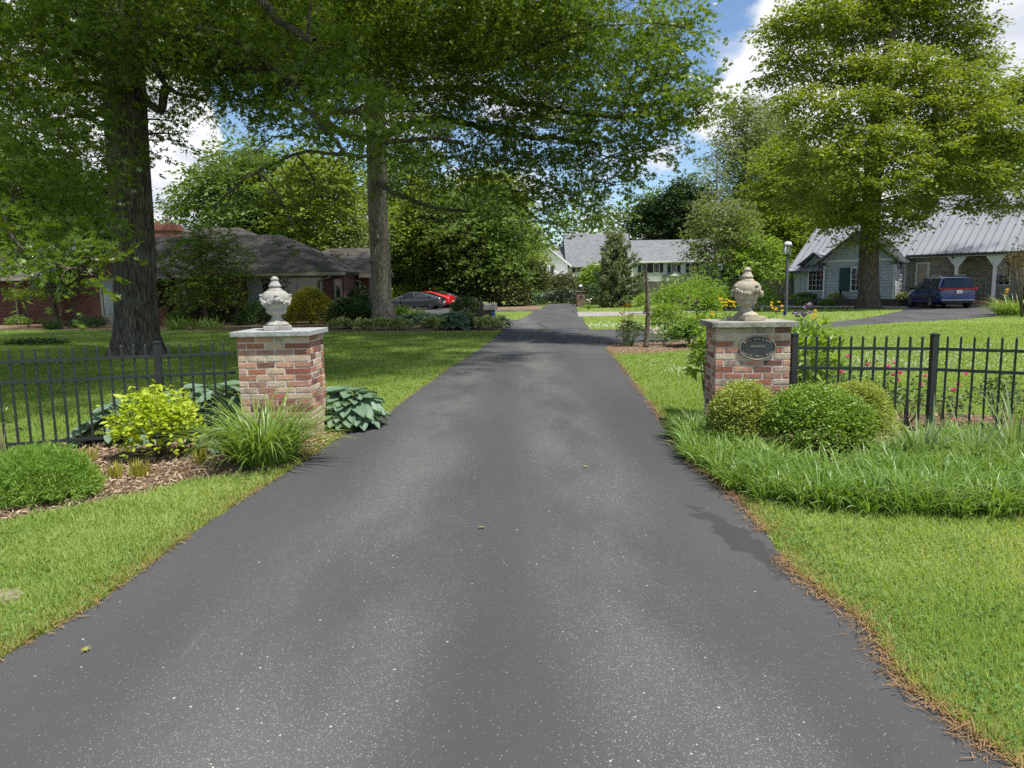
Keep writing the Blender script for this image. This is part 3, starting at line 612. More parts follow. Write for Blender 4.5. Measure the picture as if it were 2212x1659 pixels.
wl.build('wall', REDBRICK, hb)
rf = MB(); th = .16; oh = .45
a, b = X(-340), X(120); rf.plate([(a, .5, EV), (b, .5, EV), (b, 5, EV + 1.9), (a, 5, EV + 1.9)], th); rf.plate([(a, 9.5, EV), (a, 5, EV + 1.9), (b, 5, EV + 1.9), (b, 9.5, EV)], th)
ew = .5; zr = 4.45; ez = EV + .1 - ew * (zr - EV - .1) / (gm - gx0)
rf.plate([(gx0 - ew, gp_ - .5, ez), (gm, gp_ - .5, zr), (gm, 6.5, zr), (gx0 - ew, 6.5, ez)], th); rf.plate([(gx1 + ew, gp_ - .5, ez), (gx1 + ew, 6.5, ez), (gm, 6.5, zr), (gm, gp_ - .5, zr)], th)
a, b, e = gx1 + .2, X(752) + .1, -.35; ry = 5.0; rz_ = 5.0; r1, r0 = X(612, HY + 5), X(400, HY + 5)
rf.plate([(a, e, EV), (b, e, EV), (r1, ry, rz_), (r0 - 2, ry, rz_ ), ], th); rf.plate([(b, e, EV), (b, 10.3, EV), (r1, ry, rz_)], th); rf.plate([(a, 10.3, EV), (r0 - 2, ry, rz_), (r1, ry, rz_), (b, 10.3, EV)], th); rf.plate([(a, e, EV), (r0 - 2, ry, rz_), (a, 10.3, EV)], th)
c0, c1 = X(400, HY + 8.5), X(528, HY + 8.5); rf.plate([(c0 - 3, 3.5, 4.2), (c1 + 3.2, 3.5, 4.2), (c1, 8.5, 5.75), (c0, 8.5, 5.75)], th); rf.plate([(c1 + 3.2, 3.5, 4.2), (c1 + 3.2, 12, 4.2), (c1, 8.5, 5.75)], th)
a, b = X(690, HY + 4), rx + .35; rf.plate([(a, 2.6, EV - .1), (b, 2.6, EV - .1), (b, 6.3, 4.18), (a, 6.3, 4.18)], th); rf.plate([(a, 10, EV - .1), (a, 6.3, 4.18), (b, 6.3, 4.18), (b, 10, EV - .1)], th)
rfo = rf.build('roof', ROOFB, hb)
tr = MB(); tr.box(X(-340), X(118), .40, .497, EV - .2, EV - .02); tr.box(gx1 + .6, X(752), -.47, -.353, EV - .2, EV - .03); tr.box(X(756), rx + .3, 2.5, 2.597, EV - .3, EV - .12); tr.bar((gx0 - ew, gp_ - .53, ez - .1), (gm, gp_ - .53, zr - .1), .05, .24, (0, 0, 1)); tr.bar((gx1 + ew, gp_ - .53, ez - .1), (gm, gp_ - .53, zr - .1), .05, .24, (0, 0, 1))
tr.bar((rx + .38, 2.6, EV - .2), (rx + .38, 6.3, 4.08), .06, .22, (0, 0, 1)); tr.build('fascia', TRIMG, hb)
def dspout(x, y, z, dx):
    d = MB(); d.tube([(x, y - .5, z - .1), (x + dx * .2, y - .4, z - .3), (x + dx, y - .06, z - .5), (x + dx, y - .06, 0.1)], .05, 8); d.build('downspout', TRIMG, hb)
dspout(X(34), 1.1, EV, -.7); dspout(X(380), .2, EV, -.55); dspout(X(722), .2, EV, -.9)
window(hb, X(222, HY - 1.4), X(300, HY - 1.4), .55, 2.25, gp_, TRIMG, .12, (3, 1), False, curtain=(X(222, HY - 1.4) + .05, X(222, HY - 1.4) + .55, CURT)); p = MB(); p.box(X(222, HY - 1.4) - .12, X(300, HY - 1.4) + .12, gp_ - .05, gp_ - .001, -.02, .42); p.build('window_panel', TRIMG, hb)
window(hb, X(104), X(121), .65, 2.2, 1.15, TRIMG, .1, (1, 1)); window(hb, X(382), X(398), .8, 2.0, .28, TRIMG, .1, (1, 1), True)
window(hb, X(536), X(692), .5, 2.3, .28, TRIMG, .1, (3, 1), False, curtain=(X(537), X(565), CURT)); window(hb, X(724), X(733), .2, 2.15, .28, TRIMG, .1)
window(hb, X(752, HY + 3), X(775, HY + 3), 1.0, 2.1, 3.18, TRIMG, .1, (1, 1))
ch = MB(); x0, x1 = X(327, HY + 6), X(392, HY + 6); ch.box(x0, x1, 5.6, 6.8, 3, 5.4); ch.box(x0 - .06, x1 + .06, 5.54, 6.86, 5.402, 5.62); ch.box(x0, x1, 5.6, 6.8, 5.622, 5.78)
for k in (.35, .65): ch.lathe([(.13, 0), (.13, .2), (.10, .2)], 10, (x0 + (x1 - x0) * k, 6.2, 5.782))
ch.build('chimney', brickm('chimney_brick', [(.20, .055, .035), (.26, .075, .045), (.31, .10, .06)], (.25, .2, .16), .21, .075), rfo)

# ---- white two storey house at the end of the drive
SIDE = new_mat('white_siding'); m_, t_, o_ = SIDE; c_ = t_.nodes.new('ShaderNodeTexCoord').outputs['Object']; s_ = t_.nodes.new('ShaderNodeSeparateXYZ'); t_.links.new(c_, s_.inputs[0])
fr_ = mt(t_, 'FRACT', mt(t_, 'MULTIPLY', s_.outputs[2], 4.5)); pbsdf(t_, o_, mixc(t_, noise(t_, c_, 1, 3), (.80, .81, .81), (.70, .71, .72)), .6, .3, 0, fr_, .9, .05); SIDE = m_
ROOFG = shingle('grey_shingle', (.14, .147, .155), (.26, .27, .28)); WY = 108.0
hw = thing('white_house', 'white two storey house with grey shingle roofs and black shutters beyond the drive', 'house', (0, WY, 0))
W = lambda x, Y=WY: at(x, 600, Y).x
wz = lambda x, y, Y=WY: at(x, y, Y).z
wl = MB(); ev = wz(1300, 570); e2 = wz(1440, 563)
gx0, gx1, gm = W(1118, WY - 3), W(1226, WY - 3), W(1172, WY - 3); gz = wz(1172, 527, WY - 3); ge = wz(1226, 571, WY - 3)
wl.box(gx0, gx1, -3, 8, 0, ge); wl.add([(gx0, -3, ge), (gx1, -3, ge), (gm, -3, gz), (gx0, 8, ge), (gx1, 8, ge), (gm, 8, gz)], [(0, 1, 2), (5, 4, 3), (0, 3, 4, 1), (0, 2, 5, 3), (1, 4, 5, 2)])
wl.box(gx1 + .01, W(1366), 0, 10, 0, ev); wl.box(W(1366) + .01, W(1600), .5, 10.5, 0, e2); wl.build('wall', SIDE, hw)
rf = MB(); th = .2; rr = .5
k = (gz + .35 - ge) / (gm - gx0); rf.plate([(gx0 - rr, -3.4, ge - rr * k + .35), (gm, -3.4, gz + .35), (gm, 8, gz + .35), (gx0 - rr, 8, ge - rr * k + .35)], th); rf.plate([(gx1 + rr, -3.4, ge - rr * k + .35), (gx1 + rr, 8, ge - rr * k + .35), (gm, 8, gz + .35), (gm, -3.4, gz + .35)], th)
a, b = W(1222), W(1368); z1 = wz(1300, 505, WY + 5); rf.plate([(a, -.5, ev), (b, -.5, ev), (b, 5, z1), (a, 5, z1)], th); rf.plate([(a, 10.5, ev), (a, 5, z1), (b, 5, z1), (b, 10.5, ev)], th)
a2 = W(1278); rf.plate([(a, -1.2, ev - .42), (a2, -1.2, ev - .42), (a2, 5.02, z1 + .14), (a, 5.02, z1 + .14)], .12)
a, b = W(1370), W(1606); z2 = wz(1440, 518, WY + 5.5); rf.plate([(a, 0, e2), (b, 0, e2), (b, 5.5, z2), (a, 5.5, z2)], th); rf.plate([(a, 11, e2), (a, 5.5, z2), (b, 5.5, z2), (b, 11, e2)], th)
a, b = W(1188, WY + 4), W(1224); z3 = wz(1205, 533, WY + 6); rf.plate([(a, 1, ge + 1.0), (b, 1, ge + 1.0), (b, 6, z3), (a, 6, z3)], th); rf.build('roof', ROOFG, hw)
tr = MB(); tr.box(W(1226), W(1368), -.6, -.502, ev - .25, ev - .02); tr.box(W(1371), W(1604), -.1, -.003, e2 - .25, e2 - .02); tr.box(W(1366) - .1, W(1366) + .1, -.08, -.001, 0, e2 - .26); tr.bar((gx0 - rr, -3.44, ge - rr * k + .2), (gm, -3.44, gz + .2), .06, .25); tr.bar((gx1 + rr, -3.44, ge - rr * k + .2), (gm, -3.44, gz + .2), .06, .25)
tr.build('fascia', WHITE, hw)
for (xa, xb) in ((1388, 1397), (1414, 1424.5), (1452, 1462), (1492, 1501), (1540, 1550)):
    y = .48; z0, z1_ = wz(xa, 588), wz(xa, 570); window(hw, W(xa), W(xb), z0, z1_, y, WHITE, .1, (3, 4))
    for q0, q1 in ((W(xa) - .62, W(xa) - .14), (W(xb) + .14, W(xb) + .62)): sh = MB(); sh.box(q0, q1, y - .09, y - .01, z0 - .05, z1_ + .05); sh.build('shutter', BLACKP, hw, bevel=.01)
for (xa, xb) in ((1414, 1424.5), (1452, 1462)): window(hw, W(xa), W(xb), wz(xa, 622), wz(xa, 609), .48, WHITE, .1, (3, 4)); 
for (xa, xb, ya, yb, y) in ((1245, 1254, 588, 575, -.02), (1180, 1184.5, 592, 577, -3.02), (1243, 1252, 635, 628, -.02)):
    window(hw, W(xa), W(xb), wz(xa, ya), wz(xa, yb), y, WHITE, .1, (3, 4)); 
    for q0, q1 in ((W(xa) - .62, W(xa) - .14), (W(xb) + .14, W(xb) + .62)): sh = MB(); sh.box(q0, q1, y - .09, y - .01, wz(xa, ya) - .05, wz(xa, yb) + .05); sh.build('shutter', BLACKP, hw, bevel=.01)
lv = MB(); xv = W(1172.5, WY - 3); lv.box(xv - .3, xv + .3, -3.06, -3.0, wz(1172, 546, WY - 3), wz(1172, 537, WY - 3)); lv.build('gable_vent', pm('vent_grey', (.5, .5, .5)), hw)
pt = MB(); px = W(1454); pt.add([(px - 1.3, -1.6, 2.9), (px + 1.3, -1.6, 2.9), (px, -1.6, 3.6), (px - 1.3, .49, 2.9), (px + 1.3, .49, 2.9), (px, .49, 3.6)], [(0, 1, 2), (5, 4, 3), (0, 3, 4, 1), (0, 2, 5, 3), (1, 4, 5, 2)])
for s in (-1.15, 1.15): pt.lathe([(.14, 0), (.12, 2.9)], 10, (px + s, -1.45, 0))
pt.cur = 1
for s in (-1, 1): pt.bar((px + s * 1.55, -.55, 2.82), (px, -.55, 3.66), 2.3, .1, (0, 0, 1))
pt.build('entrance_porch', [WHITE, DKGREY], hw); pt = MB(); pt.lathe([(.16, 0), (.13, 3)], 10, (W(1190), -4.6, 0)); pt.box(W(1120), W(1240), -4.8, -3.05, 3.0, 3.25); pt.build('side_porch', WHITE, hw)

# ---- grey house with metal roof at right
GREY = pm('grey_siding', (.45, .49, .505), (.39, .425, .44), 1.5, .6, .3); SEAM = pm('metal_roof', (.30, .32, .345), (.27, .285, .31), .6, .45, .4, .2); GREEN = pm('green_shutter', (.012, .075, .068), (.010, .06, .055), 6, .5)
STONE = brickm('ledge_stone', [(.24, .22, .175), (.36, .33, .27), (.45, .41, .34), (.28, .26, .205)], (.15, .135, .11), .42, .11, .014, var=.7, bstr=.9)
O = at(1779, 600, 52.0); TZ = .5; AL = R(47)
hg = thing('grey_house', 'grey sided house with pale standing seam metal roof, green shutters and stone porch wall', 'house', (O.x, O.y, TZ), -AL)
wl = MB(); wl.box(0, 4.8, 0, 6, -.5, 2.62); ap = 4.45
wl.add([(0, 0, 2.62), (4.8, 0, 2.62), (2.4, 0, ap), (0, 6, 2.62), (4.8, 6, 2.62), (2.4, 6, ap)], [(0, 1, 2), (5, 4, 3), (0, 3, 4, 1), (0, 2, 5, 3), (1, 4, 5, 2)])
wl.box(-2.6, -.001, .9, 8, -.5, 2.3); wl.add([(-1.9, .9, 2.3), (-.05, .9, 2.3), (-.05, .9, 3.05), (-1, .9, 3.2), (-1.9, 2.5, 2.3), (-.05, 2.5, 2.3), (-.05, 2.5, 3.05), (-1, 2.5, 3.2)], [(0, 1, 2, 3), (7, 6, 5, 4), (0, 3, 7, 4), (2, 6, 7, 3), (1, 5, 6, 2), (0, 4, 5, 1)])
for i in range(13): z = -.3 + i * .215; wl.add([(.06, -.035, z), (4.74, -.035, z), (4.74, -.004, z + .21), (.06, -.004, z + .21), (.06, 0, z), (4.74, 0, z)], [(0, 1, 2, 3), (0, 4, 5, 1), (0, 3, 4), (1, 5, 2)])
for i in range(13): z = -.3 + i * .215; wl.add([(4.835, .06, z), (4.835, 2.08, z), (4.804, 2.08, z + .21), (4.804, .06, z + .21), (4.8, .06, z), (4.8, 2.08, z)], [(0, 1, 2, 3), (0, 4, 5, 1), (0, 3, 4), (1, 5, 2)])
for i in range(1, 12): u = i * .4; hgt = 2.62 + (ap - 2.62) * (1 - abs(u - 2.4) / 2.4); wl.box(u - .03, u + .03, -.03, -.001, 2.75, hgt - .12)
for i in range(7): u = -2.55 + i * .4; wl.box(u - .03, u + .03, .87, .899, -.5, 2.28 if u < -1.9 else 2.7)
wl.build('siding', GREY, hg)
st = MB(); st.box(4.81, 7.9, 2.1, 8, -.5, 2.72); st.box(7.9, 20, 3.5, 8, -.5, 2.72); st.build('stone_wall', STONE, hg)
rf = MB(); th = .1
def seam_roof(x0, x1, y0, z0, y1, z1, step=.46, x0t=None):
    rf.plate([(x0, y0, z0), (x1, y0, z0), (x1, y1, z1), (x0 if x0t is None else x0t, y1, z1)], th); nrm = Vector((0, -(z1 - z0), (y1 - y0))).normalized(); n = int((x1 - x0) / step)
    for i in range(n + 1):
        u = x0 + i * step + .02; rf.cur = 1; rf.bar(Vector((u, y0, z0)) + nrm * .03, Vector((u, y1, z1)) + nrm * .03, .05, .06, nrm); rf.cur = 0
seam_roof(5.0, 21.5, 1.3, 2.86, 7.6, 7.15); rf.plate([(5.0, 7.6, 7.15), (21.5, 7.6, 7.15), (21.5, 14, 2.86), (5.0, 14, 2.86)], th)
seam_roof(-2.9, 5.0, .35, 2.0, 5.0, 5.35); rf.plate([(-2.9, 5.0, 5.35), (5, 5.0, 5.35), (5, 10, 2), (-2.9, 10, 2)], th)
k = (ap - 2.62) / 2.4; oh = .45
for s in (-1, 1):
    ue = 2.4 + s * (2.4 + oh); ze = 2.62 - oh * k + .14; p = [(ue, -.5, ze), (2.4, -.5, ap + .14), (2.4, 5.2, ap + .14), (ue, 5.2, ze)]; rf.plate(p if s < 0 else p[::-1], th)
    nrm = Vector((s * k, 0, 1)).normalized()
    for i in range(8): v = -.46 + i * .42; rf.cur = 1; rf.bar(Vector((ue, v, ze)) + nrm * .03, Vector((2.4, v, ap + .14)) + nrm * .03, .05, .06, nrm); rf.cur = 0
for s in (-1, 1): p = [(-1 + s * 1.15, .4, 2.45), (-1, .4, 3.32), (-1, 3.2, 3.32), (-1 + s * 1.15, 3.2, 2.45)]; rf.plate(p if s < 0 else p[::-1], th)
rfo = rf.build('roof', [SEAM, pm('metal_seam', (.17, .18, .20), (.14, .15, .17), 2, .45)], hg)  # ribs in darker grey: their shadow side put into the colour
vp = MB(); vp.lathe([(.16, 0), (.16, .03), (.08, .06), (.07, .35), (.09, .35), (.09, .42)], 10, (11.2, 4.6, 5.1)); vp.build('vent_pipe', pm('pipe_grey', (.25, .25, .25)), rfo)
gt = MB(); gt.box(5.0, 21.5, 1.14, 1.297, 2.70, 2.84); gt.box(-2.9, -1.9, .2, .347, 1.86, 1.98); gt.bar((-.45, -.53, 2.62 - oh * k + .05), (2.4, -.53, ap + .05), .05, .12); gt.bar((5.25, -.53, 2.62 - oh * k + .05), (2.4, -.53, ap + .05), .05, .12)
gt.bar((-2.15, .37, 2.36), (-1, .37, 3.24), .05, .1); gt.bar((.15, .37, 2.36), (-1, .37, 3.24), .05, .1); gt.box(-.6, .1, -.52, .3, 2.3, 2.42); gt.box(4.7, 5.35, -.52, .6, 2.3, 2.42)
gt.tube([(-2.7, .6, 1.95), (-2.7, .8, 1.7), (-2.7, .86, 0), (-2.9, .7, -.35)], .05, 8); gt.tube([(7.75, 1.25, 2.75), (7.75, 1.7, 2.5), (7.75, 2.02, 2.2), (7.75, 2.02, -.4)], .055, 8); gt.build('gutter', DKGREY, hg)
tr = MB(); tr.box(-.02, .1, -.05, -.036, -.5, 2.3); tr.box(4.7, 4.815, -.05, -.036, -.5, 2.3); tr.box(4.84, 4.855, -.05, .08, -.5, 2.3); tr.box(0, 4.8, -.06, -.037, 2.52, 2.68)
for s in (-1, 1): tr.bar((2.4 + s * 2.75, -.06, 2.36), (2.4, -.06, ap - .06), .04, .12)
tr.box(4.86, 21, 1.32, 2.08, 2.66, 2.70); tr.build('white_trim', WHITE, hg)
window(hg, -1.45, -.35, .55, 2.05, .88, WHITE, .09, (4, 4)); window(hg, 2.0, 2.9, .55, 2.05, -.04, WHITE, .08, (3, 4)); window(hg, 5.5, 6.1, .9, 2.25, 2.08, WHITE, .12); window(hg, 9.6, 10.5, .8, 2.3, 3.48, WHITE, .05, (3, 4))
sw = window(hg, .45, 1.35, .35, 2.15, -.02, WHITE, .08, (4, 6)); sw.rotation_euler = (0, 0, PI / 2); sw.location = (4.83, 0.1, 0)
for u in (1.15, 3.0): sh = MB(); sh.box(u, u + .72, -.085, -.045, .5, 2.12); sh.box(u + .1, u + .62, -.095, -.084, .62, 1.25); sh.box(u + .1, u + .62, -.095, -.084, 1.36, 2.0); sh.build('shutter', GREEN, hg)
dr = MB(); dr.box(11.3, 13.3, 3.42, 3.49, -.1, 2.3); dr.build('door', pm('dark_green_door', (.008, .028, .026), (.01, .035, .03), 3, .4), hg)
for u in (7.95, 10.1, 13.6, 17):
    c = MB(); c.box(u - .09, u + .09, 1.55, 1.73, -.1, 2.2); c.add([(u - .09, 1.6, 1.95), (u + .09, 1.6, 1.95), (u + .55, 1.6, 2.64), (u - .55, 1.6, 2.64), (u - .09, 1.68, 1.95), (u + .09, 1.68, 1.95), (u + .55, 1.68, 2.64), (u - .55, 1.68, 2.64)], [(0, 1, 2, 3), (7, 6, 5, 4), (0, 3, 7, 4), (1, 5, 6, 2), (3, 2, 6, 7), (0, 4, 5, 1)]); c.build('porch_post', WHITE, hg)
BRK = brickm('paver_brick', [(.16, .07, .05), (.24, .11, .08), (.3, .15, .11)], (.2, .18, .16), .2, .06)
pd = MB(); pd.box(7.2, 20, 1.2, 3.5, -.5, -.1); pd.box(9.2, 13.5, .75, 1.199, -.5, -.24); pd.box(9.2, 13.5, .3, .749, -.5, -.38); pd.build('porch_steps', BRK, hg)
hr = MB()
for u in (9.6, 13.0): hr.tube([(u, .45, -.4), (u, .45, .55), (u, 1.5, .85), (u, 1.5, -.1)], .02, 6)
hr.build('handrail', IRON, hg)
# terrace, its low wall, the things on it
def HL(u, v, w_=0): c, s = math.cos(-AL), math.sin(-AL); return (O.x + u * c - v * s, O.y + u * s + v * c, TZ + w_)
tp = [HL(-9, -1.0), HL(5.4, -1.0), HL(7.1, 1.15), HL(7.1, 4), HL(-9, 18)]
sheet('terrace', [p[:2] for p in tp], TZ - .06, LAWN)
rw = thing('retaining_wall', 'low dark timber wall holding the planted terrace before the grey house', 'low wall', HL(-9, -1.0, -.5), -AL)
m = MB(); 
for i in range(3): m.box(0, 14.5, -.12, .05, i * .16, i * .16 + .152)
m.build('timber_wall', pm('old_timber', (.075, .062, .052), (.12, .10, .085), 5, .9, .1, 0, .4, .01, (1, 6, 6)), rw)
GREYWOOD = pm('grey_fence_boards', (.23, .205, .18), (.15, .135, .12), 3, .9, .1, 0, .3, .01, (6, 6, .4))
def boardfence(label, p0, p1, h):
    p0, p1 = Vector(p0), Vector(p1); d = p1 - p0; t = thing('stockade_fence', label, 'fence', (p0.x, p0.y, 0), math.atan2(d.y, d.x)); m = MB(); r = random.Random(2); x = 0
    while x < d.length: m.box(x, x + .135, -.01, .012, .05, h + r.uniform(-.02, .02)); x += .142
    m.build('board_panel', GREYWOOD, t); m = MB(); m.box(0, d.length, .013, .06, .4, .49); m.box(0, d.length, .013, .06, h - .4, h - .31); m.build('rail', GREYWOOD, t); k = 0
    po = MB(); po.box(-.05, .05, .061, .16, 0, h); q = po.build('post', GREYWOOD, t)
    for i in range(1, int(d.length / 2.4)): c = link(q.copy(), t); c.location = (i * 2.4, 0, 0)
f0, f1 = at(1376, 640, 62), at(1712, 640, 56)
boardfence('tall weathered grey board fence behind the shrubs beside the grey house', (f0.x, f0.y), (f1.x, f1.y), 1.95)

# ---------------------------------------------------------------- lamps, mailbox, pole, small things
LAMPW = pm('lamp_dome_white', (.75, .77, .78), (.65, .68, .7), 4, .35); POSTG = pm('post_grey', (.06, .068, .08), (.08, .088, .1), 5, .45)
mgl, tgl, ogl = new_mat('lantern_glass'); gb = tgl.nodes.new('ShaderNodeBsdfGlass'); gb.inputs['Roughness'].default_value = .05; gb.inputs['IOR'].default_value = 1.1; tgl.links.new(gb.outputs[0], ogl.inputs[0])
def lamp(label, loc, h, s=1.0, group=None):
    t = thing('lamp_post', label, 'lamp post', loc, 0, group); m = MB(); m.lathe([(.075 * s, 0), (.075 * s, h - .85 * s), (.065 * s, h - .82 * s)], 14); m.lathe([(.05 * s, h - .82 * s), (.05 * s, h - .62 * s), (.13 * s, h - .58 * s), (.13 * s, h - .55 * s)], 14); m.bar((-.3 * s, 0, h - 1.15 * s), (.3 * s, 0, h - 1.15 * s), .02, .02); m.build('pole', POSTG, t, auto=40)
    g = MB(); g.lathe([(.10 * s, h - .55 * s), (.155 * s, h - .48 * s), (.165 * s, h - .2 * s), (.16 * s, h - .17 * s)], 18); g.build('lantern_glass', mgl, t, True)
    b = MB(); b.tube([(0, 0, h - .54 * s), (0, 0, h - .42 * s)], .02 * s, 6); b.ball((0, 0, h - .36 * s), (.03 * s, .03 * s, .06 * s), 8, 6); b.build('bulb', LAMPW, t, True)
    c = MB(); k = 14
    for i in range(k): a = 2 * PI * i / k; c.ball((.175 * s * math.cos(a), .175 * s * math.sin(a), h - .185 * s), (.034 * s, .034 * s, .035 * s), 6, 4)
    for i in range(3): a = 2 * PI * i / 3 + .5; c.tube([(.14 * s * math.cos(a), .14 * s * math.sin(a), h - .55 * s), (.185 * s * math.cos(a), .185 * s * math.sin(a), h - .42 * s), (.18 * s * math.cos(a), .18 * s * math.sin(a), h - .18 * s)], .011 * s, 6)
    c.build('cage', POSTG, t, True); d = MB(); d.lathe([(.17 * s, h - .16 * s), (.165 * s, h - .1 * s), (.13 * s, h - .03 * s), (.08 * s, h), (.0, h + .008)], 18); d.build('dome', LAMPW, t, True); return t
g = G(1697, 679); lamp('tall grey lamp post with clear lantern and white dome, nearest to the grey house', (*g, 0), 3.75, 1.15)
g = at(1554, 640, 50); lamp('slim dark lamp post with white dome behind the shrubs, before the board fence', (g.x, g.y, 0), 3.0, .85)
FIELD = brickm('field_stone', [(.12, .08, .055), (.22, .145, .1), (.30, .2, .14), (.16, .12, .09)], (.12, .1, .085), .3, .16, .02, var=.7, bstr=.9)
gx, gy = G(1254, 662.5)
t = thing('stone_pillar', 'low brown fieldstone pillar with a small lamp at the far end of the drive', 'gate pillar', (gx, gy, 0)); m = MB(); m.box(-.33, .33, -.33, .33, 0, 1.15); m.build('stone_shaft', FIELD, t, bevel=.02); m = MB(); m.box(-.38, .38, -.38, .38, 1.15, 1.23); m.build('cap_stone', FIELD, t, bevel=.015); m = MB(); m.add([(.13 * math.cos(2 * PI * k / 20), -.345, .8 + .1 * math.sin(2 * PI * k / 20)) for k in range(20)] + [(.13 * math.cos(2 * PI * k / 20), -.331, .8 + .1 * math.sin(2 * PI * k / 20)) for k in range(20)], [tuple(range(20)), tuple(range(39, 19, -1))] + [(i, (i + 1) % 20, 20 + (i + 1) % 20, 20 + i) for i in range(20)]); m.build('plaque', BRONZE, t)
m = MB(); m.lathe([(.05, 1.23), (.04, 1.32), (.12, 1.36), (.13, 1.55)], 12); m.build('lamp_body', POSTG, t, True); m = MB(); m.lathe([(.12, 1.55), (.16, 1.56), (.14, 1.66), (.07, 1.74), (0, 1.76)], 12); m.build('lamp_dome', LAMPW, t, True)
gx, gy = G(1209, 664.5)
# mailbox
WOODB = pm('brown_painted_wood', (.055, .043, .034), (.075, .06, .048), 4, .7, .2, 0, .2, .01, (4, 4, 1))
g = G(1041, 706); mbx = thing('mailbox', 'tan mailbox on a brown wooden post among the hostas beside the drive', 'mailbox', (*g, 0), R(4))
m = MB(); m.box(-.06, .06, -.06, .06, 0, 1.22); m.box(-.065, .065, -.065, .065, 1.08, 1.11); m.box(-.065, .065, -.065, .065, 1.14, 1.17); m.build('post', WOODB, mbx, bevel=.006)
m = MB(); m.box(-.25, .57, .062, .11, .50, .68); m.box(-.25, .57, -.11, -.062, .50, .68); m.box(-.2, .56, -.1, .1, .681, .71); m.build('arm', WOODB, mbx); m = MB(); m.bar((.06, 0, .12), (.42, 0, .5), .08, .09); m.build('brace', WOODB, mbx)
m = MB(); pr_ = [(-.13, 0), (.13, 0), (.13, .17)] + [(.13 * math.cos(PI * k / 10), .17 + .11 * math.sin(PI * k / 10)) for k in range(1, 10)] + [(-.13, .17)]; k = len(pr_)
m.add([(.09, y, .712 + z) for y, z in pr_] + [(.64, y, .712 + z) for y, z in pr_], [tuple(range(k)), tuple(range(2 * k - 1, k - 1, -1))] + [(i, (i + 1) % k, k + (i + 1) % k, k + i) for i in range(k)]); m.build('box', pm('mailbox_tan', (.36, .34, .29), (.30, .285, .25), 6, .5), mbx, auto=50)
m = MB(); m.box(.641, .66, -.14, .14, .705, .9); m.add([(.641, y * 1.06, .712 + z * 1.03) for y, z in pr_] + [(.652, y * 1.06, .712 + z * 1.03) for y, z in pr_], [tuple(range(k)), tuple(range(2 * k - 1, k - 1, -1))] + [(i, (i + 1) % k, k + (i + 1) % k, k + i) for i in range(k)]); m.build('box_door', pm('mailbox_door', (.33, .31, .27), (.28, .26, .23), 6, .5), mbx)
m = MB(); r = random.Random(3)
for i in range(7): m.ball((.5 + r.uniform(-.05, .06), -.15 + r.uniform(-.02, .02), .5 + r.uniform(-.12, .1)), (r.uniform(.02, .05), .02, r.uniform(.02, .06)), 6, 4)
tag(m.build('blue_ribbon', pm('ribbon_blue', (.03, .16, .42), (.02, .12, .35), 9, .6)), 'crumpled blue ribbon tied under the mailbox arm', 'ribbon').location = (*g, 0)
# dead trunk standing in the flower bed
BARKD = barkm('dead_wood', (.16, .125, .10), (.31, .26, .21), 14); r = random.Random(11)
g = G(1395, 750); t = thing('dead_trunk', 'bare dead pole trunk with stub knots standing in the flower bed', 'dead tree', (*g, 0)); m = MB(); hh = 2.15; pth = [(0.10 * 0 + .06 * math.sin(z * 1.5) - .0 + z * -.012, .02 * math.sin(z * 2), z) for z in np.linspace(0, hh, 30)]
m.tube(pth, [.085 if i == 0 else (.062 - .028 * i / 29) * (1 + .22 * r.random()) for i in range(30)], 10, jit=.12, rng=r)
for i in range(46): z = r.uniform(.08, hh - .05); a = r.uniform(0, 6.28); q = Vector((.06 * math.sin(z * 1.5) - z * .012, .02 * math.sin(z * 2), z)); d = Vector((math.cos(a), math.sin(a), .35)); m.tube([q, q + d * r.uniform(.065, .09)], [.018, .010], 5)
m.build('trunk', BARKD, t, True)
# hanging hooks and feeders before the grey house
def hook(label, u, v, h, two):
    p = HL(u, v); t = thing('garden_hook', label, 'garden hook', p); m = MB()
    for s in ((-1, 1) if two else (1,)): m.tube([(0, 0, 0), (0, 0, h - .25), (s * .08, 0, h - .05), (s * .22, 0, h), (s * .36, 0, h - .08), (s * .38, 0, h - .18)], .014, 6)
    m.build('rod', IRON, t); return p
p = hook('thin black double shepherd hook holding a red feeder by the grey siding', .9, -1.6, 1.95, True); RED = pm('feeder_red', (.45, .02, .03), (.35, .015, .02), 10, .3)
ft = thing('bird_feeder', 'small red hummingbird feeder hanging from the black hook', 'bird feeder', (p[0] - .38, p[1], p[2] + 1.5)); m = MB(); m.lathe([(.0, 0), (.11, .02), (.11, .06), (.03, .08)], 12); m.build('base', RED, ft, True); m = MB(); m.lathe([(.05, .08), (.06, .2), (.03, .27), (0, .28)], 10); m.build('bottle', RED, ft, True)
hook('single black shepherd hook standing beside the shaded oak trunk', 2.6, -2.2, 1.7, False)
p = HL(1.5, -.6); ln = thing('garden_lantern', 'slim black lantern stand before the grey siding', 'lantern', p); m = MB(); m.lathe([(.08, 0), (.02, .03), (.02, .25), (.09, .28), (.09, .3)], 10); m.lathe([(.1, .62), (.09, .68), (.02, .78), (.02, .9)], 10); m.build('frame', IRON, ln); m = MB(); m.lathe([(.075, .3), (.075, .62)], 10); m.build('glass', GLASS, ln)
